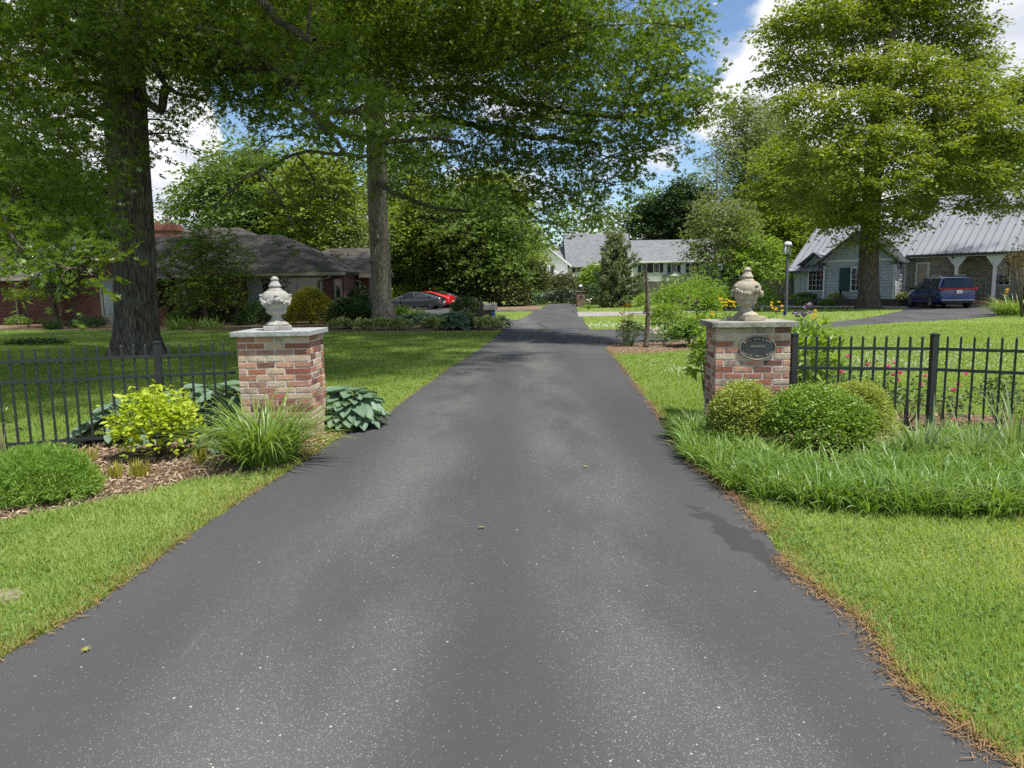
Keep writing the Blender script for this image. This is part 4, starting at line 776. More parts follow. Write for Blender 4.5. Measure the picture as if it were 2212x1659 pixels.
# flat stone in the verge
g = G(28, 1300); m = MB(); r = random.Random(5); pl = [(r.uniform(.8, 1.1) * .30 * math.cos(2 * PI * k / 14), r.uniform(.8, 1.1) * .16 * math.sin(2 * PI * k / 14), .02) for k in range(14)]; m.plate([(a - .1, b, c + .02) for a, b, c in pl], .05)
o = m.build('flat_stone', stone_m('verge_stone', (.30, .25, .19), (.22, .18, .14), (.12, .1, .08), .5)); o.location = (g[0] - .12, g[1], -.012); o.scale = (.8, .8, 1); tag(o, 'flat tan stone half sunk in the grass verge beside the drive', 'stone')

# ---------------------------------------------------------------- cars
def paint(name, c, coat=.8, metal=.3, rough=.3):
    m, t, out = new_mat(name); p = pbsdf(t, out, c, rough, .5, metal); p.inputs['Coat Weight'].default_value = coat; p.inputs['Coat Roughness'].default_value = .05
    n = noise(t, t.nodes.new('ShaderNodeTexCoord').outputs['Object'], 300, 2); t.links.new(mixc(t, n, tuple(x * .9 for x in c), tuple(x * 1.1 for x in c)), p.inputs['Base Color']); return m
TYRE = pm('tyre_rubber', (.018, .018, .018), (.025, .025, .025), 30, .85, .2); ALLOY = pm('alloy_wheel', (.45, .46, .47), (.38, .39, .4), 20, .3, .5, .8); DKRIM = pm('dark_wheel', (.10, .10, .105), (.13, .13, .135), 20, .4, .5, .5); PLAST = pm('black_plastic', (.02, .02, .022), (.03, .03, .03), 20, .6)
CARGLASS = glassm('car_glass', (.010, .013, .016), .02); TAIL = pm('tail_light_red', (.32, .008, .012), (.22, .005, .01), 12, .15, .6); CHROME = pm('chrome', (.75, .76, .78), (.7, .7, .72), 10, .12, .5, 1.0)
def wheel(parent, x, y, r, wd, rimm, spokes):
    s = 1 if y > 0 else -1; m = MB()
    def ring(prof, mm, n=28):
        vs = []; fs = []
        for (q, yy) in prof:
            for k in range(n): a = 2 * PI * k / n; vs.append((x + q * math.cos(a), y + s * yy, r + q * math.sin(a)))
        for i in range(len(prof) - 1):
            for k in range(n): fs.append((i * n + k, i * n + (k + 1) % n, (i + 1) * n + (k + 1) % n, (i + 1) * n + k))
        mm.add(vs, fs)
    ring([(r * .68, wd / 2 - .01), (r * .9, wd / 2), (r, wd / 2 - .03), (r, -wd / 2 + .03), (r * .9, -wd / 2), (r * .5, -wd / 2)], m); w_ = m.build('wheel', TYRE, parent, True)
    d = MB(); ring([(r * .69, wd / 2 - .012), (r * .66, wd / 2 - .005), (r * .62, wd / 2 - .04), (r * .6, 0), (0.001, -.02)], d)
    for k in range(spokes): a = 2 * PI * k / spokes; d.bar((x, y + s * (wd / 2 - .02), r), (x + r * .66 * math.cos(a), y + s * (wd / 2 - .015), r + r * .66 * math.sin(a)), .03, r * .16, (math.cos(a + PI / 2), 0, math.sin(a + PI / 2)))
    ring([(r * .16, wd / 2 - .004), (.001, wd / 2)], d); d.build('rim', rimm, w_, False)
def car(name, label, loc, rz, ST, pmat, wins, wheels, front, rear, wr, rimm, spokes, glass_roof=None):
    """ST: (x, bottom, belt, roof, half widths at sill, belt, roof); front is +x"""
    t = thing(name, label, 'car', loc, rz); m = MB(); vs = []; fs = []; n = 14
    for (x, zb, zl, zr, wb, wl_, wr_) in ST:
        zm = zb + (zl - zb) * .45
        half = [(0, zb), (wb * .86, zb), (wb, zb + .07), (wb * 1.01, zm), (wl_, zl), (wr_, zr - .05), (wr_ * .86, zr - .005)]
        vs += [(x, y, z) for y, z in half] + [(x, -y, z) for y, z in half[::-1][:-1]] + [(x, 0, zr)]
    for i in range(len(ST) - 1):
        for k in range(n): fs.append((i * n + k, i * n + (k + 1) % n, (i + 1) * n + (k + 1) % n, (i + 1) * n + k))
    # ring order: 0..6 left half up, then right half down (6..1), then the roof centre: reorder so that the ring closes
    order = [0, 1, 2, 3, 4, 5, 6, 13, 7, 8, 9, 10, 11, 12]; vs2 = []
    for i in range(len(ST)): vs2 += [vs[i * n + k] for k in order]
    fs.append(tuple(range(n - 1, -1, -1))); fs.append(tuple((len(ST) - 1) * n + k for k in range(n))); m.add(vs2, fs)
    body = m.build('body', pmat, t, True); s = body.modifiers.new('s', 'SUBSURF'); s.levels = s.render_levels = 2
    xs = [q[0] for q in ST]
    def S(x, c): return float(np.interp(x, xs, [q[c] for q in ST]))
    def side(x, u):
        zl, zr = S(x, 2), S(x, 3) - .05; return (S(x, 5) + (S(x, 6) - S(x, 5)) * u, zl + (zr - zl) * u)
    for pts in wins:                                            # side glass: (x, u) outline, both sides
        for s in (1, -1):
            g = MB(); g.plate([(x, s * (side(x, u)[0] + .004), side(x, u)[1]) for x, u in (pts if s < 0 else pts[::-1])], .02); g.build('side_window', CARGLASS, t)
    for (xa, xb, nm) in (front, rear):                           # sloping glass at front and back
        g = MB(); ia = [(xa, S(xa, 3), S(xa, 6) * .86), (xb, S(xb, 3), S(xb, 6) * .84)]; d = Vector((xb - xa, 0, ia[1][1] - ia[0][1])); nn = Vector((-d.z, 0, d.x)).normalized()
        if nn.x * (1 if nm == 'windscreen' else -1) < 0: nn = -nn
        p = [Vector((ia[0][0], -ia[0][2], ia[0][1])), Vector((ia[0][0], ia[0][2], ia[0][1])), Vector((ia[1][0], ia[1][2], ia[1][1])), Vector((ia[1][0], -ia[1][2], ia[1][1]))]
        p = [q + nn * .012 for q in p]; q = MB(); vv = p + [a - nn * .02 for a in p]; q.add(vv, [(0, 1, 2, 3), (7, 6, 5, 4), (0, 4, 5, 1), (1, 5, 6, 2), (2, 6, 7, 3), (3, 7, 4, 0)]); q.build(nm, CARGLASS, t)
    for x in wheels:
        for s in (1, -1):
            y = s * (S(x, 4) - .095); wheel(t, x, y, wr, .21, rimm, spokes)
            a = MB(); pa = [(x + (wr + .05) * math.cos(PI * k / 14), s * (S(x, 4) * 1.008), wr + (wr + .05) * math.sin(PI * k / 14)) for k in range(15)]; a.plate([(x + (wr + .045) * math.cos(PI * k / 14), s * (S(x, 4) + .006), wr * .9 + (wr + .045) * math.sin(PI * k / 14)) for k in (range(15) if s < 0 else range(14, -1, -1))], .05); a.build('wheel_arch', PLAST, t)
    return t, S
SED = [(-2.34, .42, .80, .84, .62, .66, .55), (-2.25, .30, .88, .98, .82, .82, .66), (-1.9, .24, .92, 1.06, .88, .86, .68), (-1.5, .2, .93, 1.19, .90, .87, .66), (-.8, .18, .93, 1.38, .91, .87, .62), (0, .17, .92, 1.44, .91, .87, .61), (.55, .17, .91, 1.38, .91, .87, .60), (1.05, .18, .89, 1.13, .91, .87, .66), (1.35, .2, .86, .93, .91, .87, .74), (1.9, .22, .78, .84, .89, .84, .70), (2.2, .26, .66, .74, .82, .76, .6), (2.33, .36, .58, .62, .66, .62, .5)]
SWIN = [[(-1.55, .12), (-1.15, .12), (-1.15, .74), (-1.32, .6)], [(-1.08, .1), (-.12, .1), (-.12, .93), (-.6, .92), (-1.08, .78)], [(-.04, .1), (1.0, .1), (.88, .5), (.55, .86), (-.04, .93)]]
def sedan(label, loc, rz, pmat, rimm, spokes, plate=False):
    t, S = car('parked_car', label, loc, rz, SED, pmat, SWIN, (-1.42, 1.46), (.58, 1.12, 'windscreen'), (-1.72, -.72, 'rear_window'), .335, rimm, spokes)
    for s in (1, -1):
        m = MB(); m.box(-2.30, -2.02, s * .60 - .16, s * .60 + .16, .80, .90); m.build('tail_light', TAIL, t, bevel=.02); m = MB(); m.ball((.82, s * 1.0, .98), (.10, .1, .07), 8, 6); m.build('mirror', pmat, t, True)
        m = MB(); m.box(1.98, 2.2, s * .66 - .14, s * .66 + .14, .68, .76); m.build('headlight', CHROME, t, bevel=.02)
    m = MB(); m.box(-2.36, -2.26, -.26, .26, .52, .64); m.build('number_plate', LAMPW, t); m = MB(); m.box(-2.32, -2.15, -.7, .7, .26, .40); m.build('bumper_insert', PLAST, t, bevel=.02)
    m = MB(); m.plate([(-.75, -.5, 1.40), (.5, -.5, 1.40), (.5, .5, 1.40), (-.75, .5, 1.40)], .02); return t
g = at(897, 640, 57.2); sedan('dark grey sedan parked side-on behind the juniper bed', (g.x, g.y, 0), PI - R(8), paint('graphite_paint', (.075, .082, .092), 1, .6, .22), DKRIM, 5)
g = at(921, 640, 60.4); sedan('red car parked between the grey sedan and the white car', (g.x, g.y, 0), PI - R(12), paint('red_paint', (.55, .012, .018), .8, 0), ALLOY, 10)
g = at(946, 640, 63.5); sedan('white car parked farthest behind the red car', (g.x, g.y, 0), PI - R(16), paint('white_paint_car', (.70, .70, .70), .8, 0), DKRIM, 5)
VAN = [(-2.56, .45, 1.0, 1.10, .78, .82, .66), (-2.5, .34, 1.04, 1.34, .90, .93, .74), (-2.35, .30, 1.06, 1.66, .96, .96, .72), (-2.1, .26, 1.07, 1.755, .99, .98, .70), (-1.2, .24, 1.07, 1.775, 1.0, .99, .70), (0, .22, 1.06, 1.77, 1.0, .99, .70), (.7, .22, 1.05, 1.70, 1.0, .98, .68), (1.15, .22, 1.03, 1.46, 1.0, .97, .70), (1.65, .24, 1.0, 1.12, .99, .95, .78), (2.2, .26, .9, .98, .95, .88, .72), (2.5, .3, .76, .84, .84, .78, .6), (2.6, .42, .66, .7, .66, .62, .5)]
VWIN = [[(-2.2, .12), (-1.05, .08), (-1.05, .9), (-1.95, .88)], [(-.98, .08), (.12, .08), (.12, .92), (-.98, .9)], [(.2, .08), (1.35, .08), (1.15, .5), (.75, .86), (.2, .92)]]
g = at(2057, 640, 42.2); vr = math.atan2(.99, .17)
van, S = car('parked_van', 'shiny dark blue minivan parked on the side drive before the stone porch', (g.x + .17 * 2.5, g.y + .99 * 2.5 - .4, 0), vr, VAN, paint('blue_paint', (.007, .016, .15), 1.0, .15, .22), VWIN, (-1.52, 1.57), (.74, 1.58, 'windscreen'), (-2.5, -2.27, 'rear_window_lower'), .36, ALLOY, 10)
for c in list(van.children):
    if c.name.startswith('rear_window_lower'): bpy.data.objects.remove(c)
m = MB(); m.plate([(-2.60, -.80, 1.12), (-2.40, -.68, 1.62), (-2.40, .68, 1.62), (-2.60, .80, 1.12)][::-1], .03); m.build('rear_window', CARGLASS, van, bevel=.01)
m = MB(); m.box(-2.62, -2.5, -.93, .93, 1.03, 1.115); m.build('tail_strip', TAIL, van, bevel=.015)
for s in (1, -1):
    m = MB(); m.box(-2.60, -2.30, s * .84 - .13, s * .84 + .13, 1.0, 1.15); m.build('tail_light', TAIL, van, bevel=.03); m = MB(); m.ball((.98, s * 1.12, 1.1), (.11, .12, .09), 8, 6); m.build('mirror', PLAST, van, True)
    m = MB(); m.tube([(.45, s * .63, 1.74), (.35, s * .63, 1.81), (-1.7, s * .63, 1.83), (-1.85, s * .63, 1.77)], .022, 6); m.build('roof_rail', CHROME, van, True)
    m = MB(); m.bar((-2.1, s * 1.0, 1.075), (1.3, s * .985, 1.06), .012, .022); m.build('chrome_strip', CHROME, van)
m = MB(); m.box(-2.67, -2.55, -.82, .82, .46, .49); m.build('bumper_strip', CHROME, van, bevel=.008); m = MB(); m.box(-2.62, -2.5, -.78, .78, .30, .44); m.build('bumper', PLAST, van, bevel=.03)
m = MB(); m.box(-2.645, -2.61, -.19, .13, .845, 1.0); pl_ = m.build('number_plate', LAMPW, van, bevel=.006)
le = MB()
for i, ch in enumerate('W 71547'):
    if ch == ' ': continue
    v, f = glyph(ch, .085, .002); le.add([(-2.648 - q[2], -(q[0] + (i - 3) * .04) - .03, .915 + q[1]) for q in v], f)
le.build('lettering', BLACKP, pl_); van.scale = (1.05,) * 3
m = MB(); m.box(-2.62, -2.60, .02 - .3, .3, 1.15, 1.16); m.build('wiper', PLAST, van)
m = MB(); m.tube([(-2.3, -.5, 1.77), (-2.38, 0, 1.765), (-2.3, .5, 1.77)], .03, 6); m.build('roof_spoiler', PLAST, van, True)
# ---------------------------------------------------------------- plants
STEM = pm('plant_stem', (.10, .085, .05), (.16, .13, .08), 20, .8); GSTEM = pm('green_stem', (.10, .17, .04), (.14, .2, .06), 20, .6)
BOXL = leafm('boxwood_leaf', (.09, .185, .022), (.27, .39, .055), .28, .38, .4, cs=3.5, hue=.6)
BOXL2 = leafm('pale_boxwood_leaf', (.17, .24, .035), (.42, .46, .11), .3, .42, .35, cs=3.5, hue=.55)
LIME = leafm('lime_leaf', (.30, .42, .03), (.46, .52, .06), .38, .45, .3, cs=5, hue=.7)
DAYL = leafm('daylily_blade', (.13, .23, .04), (.23, .32, .08), .35, .38, .4, cs=3, hue=.7)
LIRI = leafm('liriope_blade', (.12, .23, .04), (.23, .34, .08), .36, .4, .4, cs=1.6, hue=.6)
LIRD = leafm('dark_liriope_blade', (.03, .075, .02), (.05, .11, .03), .3, .4, .4, cs=3, hue=.6)
IRISL = leafm('iris_blade', (.16, .24, .09), (.27, .34, .17), .3, .5, .3, cs=3, hue=.6)
HOSL = leafm('blue_hosta_leaf', (.12, .20, .13), (.18, .27, .17), .22, .5, .35, (1.1, 1.2, .7), cs=5, hue=.7)
HOSD = leafm('green_hosta_leaf', (.075, .14, .07), (.12, .20, .10), .22, .5, .35, (1.1, 1.2, .7), cs=5, hue=.7)
HOSV = leafm('variegated_leaf', (.18, .26, .07), (.58, .58, .28), .25, .5, .3, cs=14, hue=.9)
FERN = leafm('feathery_leaf', (.14, .27, .04), (.27, .40, .09), .4, .6, .2, cs=3, hue=.5)
GLEAF = leafm('garden_leaf', (.10, .20, .035), (.19, .30, .06), .36, .42, .35, cs=3, hue=.6)
GLEAFY = leafm('bright_leaf', (.15, .27, .03), (.26, .36, .06), .4, .42, .35, cs=3, hue=.6)
DLEAF = leafm('dark_shrub_leaf', (.035, .075, .02), (.07, .125, .032), .25, .4, .35, cs=2, hue=.6)
YEWL = leafm('yew_leaf', (.020, .045, .014), (.04, .075, .02), .2, .5, .3, cs=2, hue=.6)
GOLDL = leafm('golden_cypress', (.19, .21, .015), (.32, .31, .03), .3, .55, .2, cs=1.4, hue=.5)
BULBL = leafm('bulb_foliage', (.22, .25, .04), (.42, .36, .06), .35, .5, .3, cs=8, hue=.8)
SAGE = leafm('lavender_leaf', (.17, .21, .19), (.26, .29, .29), .2, .6, .2, cs=2, hue=.6)
def petal(name, a, b): return leafm(name, a, b, .3, .5, .3, (1.1, 1.05, .95), cs=20, hue=.8)
PINK = petal('pink_petal', (.75, .10, .26), (.80, .24, .40)); BLUSH = petal('blush_petal', (.85, .66, .70), (.86, .8, .78)); YEL = petal('yellow_petal', (.80, .52, .02), (.82, .62, .06)); PURP = petal('purple_petal', (.045, .03, .13), (.08, .05, .2)); LILAC = petal('lilac_petal', (.30, .2, .36), (.42, .3, .46)); GREYP = petal('seed_head', (.16, .15, .12), (.25, .22, .18))
def ell_pts(n, rng, rad, surf=.6, lump=.16, flatbase=True, seed=0):
    d = rng.normal(0, 1, (n, 3)); d /= np.linalg.norm(d, axis=1, keepdims=True)
    if flatbase: d[:, 2] = np.where(d[:, 2] < -.25, -d[:, 2], d[:, 2])
    q = np.random.default_rng(seed); lumpv = np.zeros(n)
    for _ in range(14): c = q.normal(0, 1, 3); c /= np.linalg.norm(c); lumpv += np.exp(-((1 - d @ c) * 9)) * q.uniform(-.4, 1.0)
    r = (1 - (1 - surf) * rng.uniform(0, 1, n) ** 1.6) * (1 + lump * lumpv); return d * r[:, None] * np.array(rad), d
def shrub(name, label, catg, base, rad, n, T, F, size, mat, seed, zc=None, surf=.6, lump=.16, up=.4, outw=.8, stems=6, group=None, stemmat=None, part='foliage', cluster=0, droop=.1):
    r = np.random.default_rng(seed); zc = rad[2] * .3 if zc is None else zc; t = thing(name, label, catg, (base[0], base[1], base[2] if len(base) > 2 else 0), 0, group)
    if cluster:
        k = n // cluster; P, d = ell_pts(k, r, rad, surf, lump, True, seed); P = np.repeat(P, cluster, 0) + r.normal(0, size * .75, (k * cluster, 3)); d = np.repeat(d, cluster, 0)
    else: P, d = ell_pts(n, r, rad, surf, lump, True, seed)
    P[:, 2] += zc; keep = P[:, 2] > .02; P, d = P[keep], d[keep]; k = len(P)
    V, FF = scatter(T, F, P, leaf_orient(k, r, up, d * outw, droop), size * r.uniform(.6, 1.25, k)); np_obj(part, V, FF, mat, t)
    if stems:
        m = MB(); q = random.Random(seed)
        for i in range(stems):
            a = q.uniform(0, 6.28); rr = q.uniform(.3, .85); m.tube([(q.uniform(-.05, .05) * rad[0], q.uniform(-.05, .05) * rad[1], 0), (math.cos(a) * rad[0] * rr * .4, math.sin(a) * rad[1] * rr * .4, zc * .6), (math.cos(a) * rad[0] * rr * .8, math.sin(a) * rad[1] * rr * .8, zc + rad[2] * .45)], [.016 * (rad[2] + .4), .010 * (rad[2] + .4), .003], 5)
        m.build('stems', stemmat or STEM, t, True)
    return t
def tuft(name, label, catg, base, n, spread, length, width, mat, seed, el=(1.15, .25), droop=(1.4, .5), group=None, segs=6, part='blades', tag_kind=None):
    r = np.random.default_rng(seed); t = thing(name, label, catg, (base[0], base[1], base[2] if len(base) > 2 else 0), 0, group); az = r.uniform(0, 2 * PI, n); rr = spread * np.sqrt(r.uniform(0, 1, n))
    B = np.column_stack([rr * np.cos(az), rr * np.sin(az), np.zeros(n)]); az2 = az + r.normal(0, .5, n)
    V, F = blades(n, B, az2, np.clip(r.normal(el[0], el[1], n), .2, 1.6), length * r.uniform(.55, 1.15, n), np.full(n, width) * r.uniform(.7, 1.2, n), np.clip(r.normal(droop[0], droop[1], n), .1, 3), r, segs); np_obj(part, V, F, mat, t, True); return t
# hosta leaf: a ribbed cupped heart on a grid
def hosta_T():
    nu, nv = 8, 9; V = []
    for i in range(nu):
        u = i / (nu - 1); w_ = .40 * (math.sin(PI * min(1, u * .93 + .07)) ** .62) * (1 - .28 * u) * (1 if u < .99 else .05)
        for j in range(nv):
            s = (j / (nv - 1)) * 2 - 1; V.append((u - .12 * (abs(s) ** 2) * (1 - u) * 1.4, s * w_, .10 * abs(s) ** 1.5 - .22 * u * u + .018 * math.cos(s * PI * 4) * (1 - u * .6) + .02 * math.sin(u * 9 + s * 5) * abs(s)))
    return T_(V), np.array([(i * nv + j, i * nv + j + 1, (i + 1) * nv + j + 1, (i + 1) * nv + j) for i in range(nu - 1) for j in range(nv - 1)])
HT, HF = hosta_T()
def hosta(label, base, rad, hgt, n, size, mat, seed, group=None, name='hosta'):
    r = np.random.default_rng(seed); t = thing(name, label, 'hosta', (base[0], base[1], 0), 0, group); az = r.uniform(0, 2 * PI, n) ; q = np.sqrt((np.arange(n) + .5) / n); az = np.arange(n) * 2.39996 + r.normal(0, .25, n)
    P = np.column_stack([np.cos(az) * rad * .62 * q, np.sin(az) * rad * .62 * q, hgt * (1 - .68 * q ** 1.8) * r.uniform(.9, 1.05, n)])
    D = np.column_stack([np.cos(az), np.sin(az), .25 - .75 * q + r.normal(0, .12, n)]); Nn = np.column_stack([np.cos(az) * .3 * q, np.sin(az) * .3 * q, np.ones(n)]) + r.normal(0, .16, (n, 3))
    V, F = scatter(HT, HF, P, frames(D, Nn), size * r.uniform(.7, 1.15, n)); np_obj('leaves', V, F, mat, t, True); m = MB()
    for p, a in zip(P[::2], az[::2]): m.tube([(0.03 * math.cos(a), .03 * math.sin(a), 0), (p[0] * .5, p[1] * .5, p[2] * .7), tuple(p)], [.009, .007, .005], 5)
    m.build('petioles', GSTEM, t, True); return t
def flowers(parent, pts, size, mat, seed, petals=14, name='flower'):
    """each bloom a cupped rosette of petals, a part of its plant"""
    r = np.random.default_rng(seed)
    for p in pts:
        k = petals; az = np.arange(k) * 2.4; e = np.linspace(1.3, .1, k); D = np.column_stack([np.cos(az) * np.cos(e), np.sin(az) * np.cos(e), np.sin(e)]) + r.normal(0, .12, (k, 3)); Nn = np.column_stack([-np.cos(az) * np.sin(e), -np.sin(az) * np.sin(e), np.cos(e)]) + r.normal(0, .1, (k, 3))
        V, F = scatter(LEAF_V * [1, 1.7, 1], LEAF_F, np.tile(np.array(p, float), (k, 1)), frames(D, Nn), size * r.uniform(.8, 1.1, k)); np_obj(name, V, F, mat, parent)
# left bed
g = G(345, 990); t = shrub('lime_shrub', 'chartreuse leafy shrub in the mulch before the left picket fence', 'shrub', (g[0], g[1]), (.40, .33, .40), 1700, OVAL_V, OVAL_F, .072, LIME, 21, .26, .40, .40, .7, .6, 14, cluster=5)
g = G(572, 1003); tuft('daylily_clump', 'tall arching green strap-leaf clump at the foot of the left brick pillar', 'daylily', (*g,), 560, .24, .84, .020, DAYL, 22, (1.12, .24), (1.75, .45), None, 8)
g = G(757, 925); hosta('big blue-green hosta between the left pillar and the drive edge', (g[0] - .03, g[1] + .1), .52, .46, 95, .24, HOSL, 23)
p = at(478, 860, 8.45); hosta('blue hosta behind the fence against the left side of the pillar', (p.x, p.y), .52, .52, 40, .32, HOSL, 24); p = at(275, 930, 8.0); hosta('blue hosta hanging over the fence foot behind the chartreuse shrub', (p.x, p.y), .55, .42, 34, .32, HOSL, 25); p = at(395, 860, 8.5); hosta('blue hosta behind the fence, between the two others there', (p.x, p.y), .5, .5, 30, .32, HOSL, 26); p = at(458, 948, 7.35); hosta('two-leaved low hosta between the chartreuse shrub and the arching daylily', (p.x, p.y), .22, .24, 7, .27, HOSL, 27)
# feathery mound at the left edge
def feather(label, base, rx, ry, hh, n, seed):
    r = np.random.default_rng(seed); t = thing('feathery_plant', label, 'plant', (*base, 0)); k = n // 14; P, d = ell_pts(k, r, (rx, ry, hh), .35, .32, True, seed); P[:, 2] = np.abs(P[:, 2]) * .92 + .05; P = np.repeat(P, 14, 0) + r.normal(0, .025, (k * 14, 3)); d = np.repeat(d, 14, 0); k = len(P)
    D = r.normal(0, .8, (k, 3)) + d * .9 + [0, 0, .35]; V, F = scatter(T_([(0, -.03, 0), (0, .03, 0), (.6, .028, .02), (1, 0, -.02), (.6, -.028, .02)]), np.array([(0, 4, 2, 1), (4, 3, 3, 2)])[:1], P, frames(D, r.normal(0, 1, (k, 3))), .085 * r.uniform(.6, 1.3, k)); np_obj('foliage', V, F, FERN, t)
    m = MB(); q = random.Random(seed)
    for i in range(26): a = q.uniform(0, 6.28); f = q.uniform(.2, .9); m.tube([(rx * f * .4 * math.cos(a), ry * f * .4 * math.sin(a), 0), (rx * f * .8 * math.cos(a), ry * f * .8 * math.sin(a), hh * .8 * (1 - f * .4))], [.004, .002], 4)
    m.build('stems', GSTEM, t); return t
g = G(66, 1085); feather('low feathery bright green mound at the corner of the mulched bed', (g[0] - .02, g[1] + .12), .46, .34, .33, 26000, 31)
for i, (x, y, n, s) in enumerate(((252, 1033, 34, .05), (303, 1030, 44, .065), (187, 997, 34, .08), (207, 1036, 20, .04), (432, 1000, 18, .05))):
    g = G(x, y); tuft('bulb_foliage', ('dying yellow bulb leaf tuft in the mulch, middle of the front row', 'dying yellow bulb leaf tuft nearest to the arching daylily in the front row', 'yellow-tipped bulb leaves with one bent pale leaf under the fence', 'sparse short yellow bulb leaves beside the feathery mound', 'few yellow bulb leaves between shrub and arching daylily')[i], 'bulb leaves', g, n * 2, s * 1.3, .16, .014, BULBL, 40 + i, (1.45, .15), (.25, .2), 'dying bulb leaves in the left bed', 4)
p = at(-6, 960, 6.6); shrub('bare_shrub', 'scraggly brown twiggy shrub at the left edge of the bed', 'shrub', (p.x, p.y), (.2, .2, .34), 60, LEAF_V, LEAF_F, .05, LIRD, 47, .3, .4, .2, .4, .5, 12)
# right bed
g = G(1788, 1000); shrub('boxwood', 'large round boxwood with dark hollows, nearest the drive and in front of the others', 'boxwood', (g[0], g[1] + .35), (.51, .44, .37), 40000, LEAF_V, LEAF_F, .030, BOXL, 51, .27, .55, .34, .55, .7, 8, cluster=7)
p = at(1625, 900, 7.05); shrub('boxwood', 'yellow-green boxwood directly below the pillar with the plaque', 'boxwood', (p.x - .08, p.y), (.36, .33, .36), 32000, LEAF_V, LEAF_F, .028, BOXL2, 52, .28, .55, .34, .55, .7, 8, cluster=6)
p = at(1850, 880, 7.1); shrub('boxwood', 'light green boxwood half hidden behind the large round one, against the fence', 'boxwood', (p.x - .03, p.y), (.34, .30, .34), 26000, LEAF_V, LEAF_F, .028, BOXL2, 53, .27, .55, .34, .55, .7, 8, cluster=6)
LIR = [G(*p) for p in [(1476, 932), (1468, 955), (1490, 995), (1560, 1045), (1640, 1092), (1800, 1110), (2000, 1118), (2330, 1125), (2330, 965), (2212, 962), (2050, 960), (1930, 985), (1850, 1030), (1740, 1030), (1660, 1000), (1600, 975), (1540, 950), (1510, 935)]]
r = np.random.default_rng(55); a = np.array(LIR); q = r.uniform(a.min(0), a.max(0), (6000, 2)); q = q[inpoly(q, LIR)]; cen = []
for c in q:
    if all((c[0] - e[0]) ** 2 + (c[1] - e[1]) ** 2 > .085 ** 2 for e in cen): cen.append(c)
cen = np.array(cen); k = len(cen); nb = 46; C = np.repeat(cen, nb, 0); n = len(C); az = r.uniform(0, 2 * PI, n); rr = .05 * np.sqrt(r.uniform(0, 1, n))
lean = np.repeat(r.uniform(0, 2 * PI, k), nb); B = np.column_stack([C[:, 0] + rr * np.cos(az), C[:, 1] + rr * np.sin(az), np.zeros(n)]); ln = np.repeat(r.uniform(.24, .38, k), nb) * r.uniform(.6, 1.15, n)
az = np.arctan2(np.sin(az) + .45 * np.sin(lean), np.cos(az) + .45 * np.cos(lean)); V, F = blades(n, B, az, np.clip(r.normal(1.2, .22, n), .4, 1.55), ln, np.full(n, .0125), np.clip(r.normal(1.75, .5, n), .3, 3.0), r, 6)
tag(np_obj('liriope_border', V, F, LIRI, None, True), 'thick border of arching green liriope blades below the boxwoods', 'ground cover', None, 'stuff')
p = at(1492, 905, 7.6); tuft('liriope_clump', 'dark green grassy clump at the left foot of the pillar with the plaque', 'liriope', (p.x, p.y), 260, .17, .34, .012, LIRD, 56, (1.05, .25), (1.2, .4), None, 6)
for i, (x, Y, l, n, lab) in enumerate(((1990, 6.15, .62, 44, 'pale strap-leaf iris clump at the foot of the right fence post'), (2105, 6.1, .55, 40, 'pale strap-leaf iris clump further right than the post, bending low'), (2196, 6.3, .72, 40, 'tallest pale iris clump at the right end of the fence'))):
    p = at(x, 980, Y); tuft('iris_clump', lab, 'iris', (p.x, p.y), n, .11, l, .028, IRISL, 60 + i, (1.25, .22), (.75, .5), 'pale irises before the right fence', 7)
ROSEL = leafm('rose_leaf', (.05, .10, .03), (.10, .16, .06), .3, .42, .35, cs=6, hue=.7)
def rose(label, base, rad, n, blooms, seed, lm=ROSEL, pmat=PINK, bs=.045, group='pink roses behind the right fence'):
    t = shrub('rose_bush', label, 'rose bush', base, rad, n, OVAL_V, OVAL_F, .05, lm, seed, rad[2] * .8, .5, .3, .5, .5, 9, group, cluster=4); flowers(t, blooms, bs, pmat, seed); return t
p = at(1960, 880, 8.05); rose('pink rose bush behind the fence left of its tall post', (p.x, p.y), (.30, .24, .27), 420, [(.02, -.2, .50), (-.16, -.1, .62), (-.17, .0, .72), (.12, -.1, .58)], 71)
p = at(2045, 880, 7.9); rose('small pink rose bush behind the fence just right of its tall post', (p.x, p.y), (.22, .2, .24), 160, [(0, -.1, .44), (.05, -.1, .50), (-.01, -.18, .12), (.19, 0, .6)], 72)
p = at(2160, 880, 7.8); rose('leafy rose bush with one red bloom near the right end of the fence', (p.x, p.y), (.34, .26, .34), 520, [(.2, -.12, .58)], 73)
p = at(1850, 850, 8.3); rose('pink rose bush behind the fence above the boxwoods', (p.x, p.y), (.42, .26, .36), 420, [(.02, -.2, .70), (.20, -.1, .64), (.30, -.1, .66), (.34, -.15, .57), (-.12, 0, .78), (.42, -.1, .50), (-.28, -.2, .62)], 74)
def leafy(label, base, rad, n, size, mat, seed, zc, name='leafy_plant', **k): return shrub(name, label, 'plant', base, rad, n, LONG_V * [1, 1.5, 1], LEAF_F, size, mat, seed, zc, .5, .25, .5, .9, 12, stemmat=GSTEM, **k)
p = at(1745, 860, 8.75); leafy('tall bright leafy perennial behind the fence at the right side of the plaque pillar', (p.x, p.y), (.36, .3, .5), 520, .15, GLEAFY, 75, .55)
p = at(1513, 850, 8.9); leafy('bright leafy perennial hanging past the left side of the plaque pillar', (p.x + .1, p.y), (.2, .22, .46), 240, .15, GLEAFY, 76, .62)
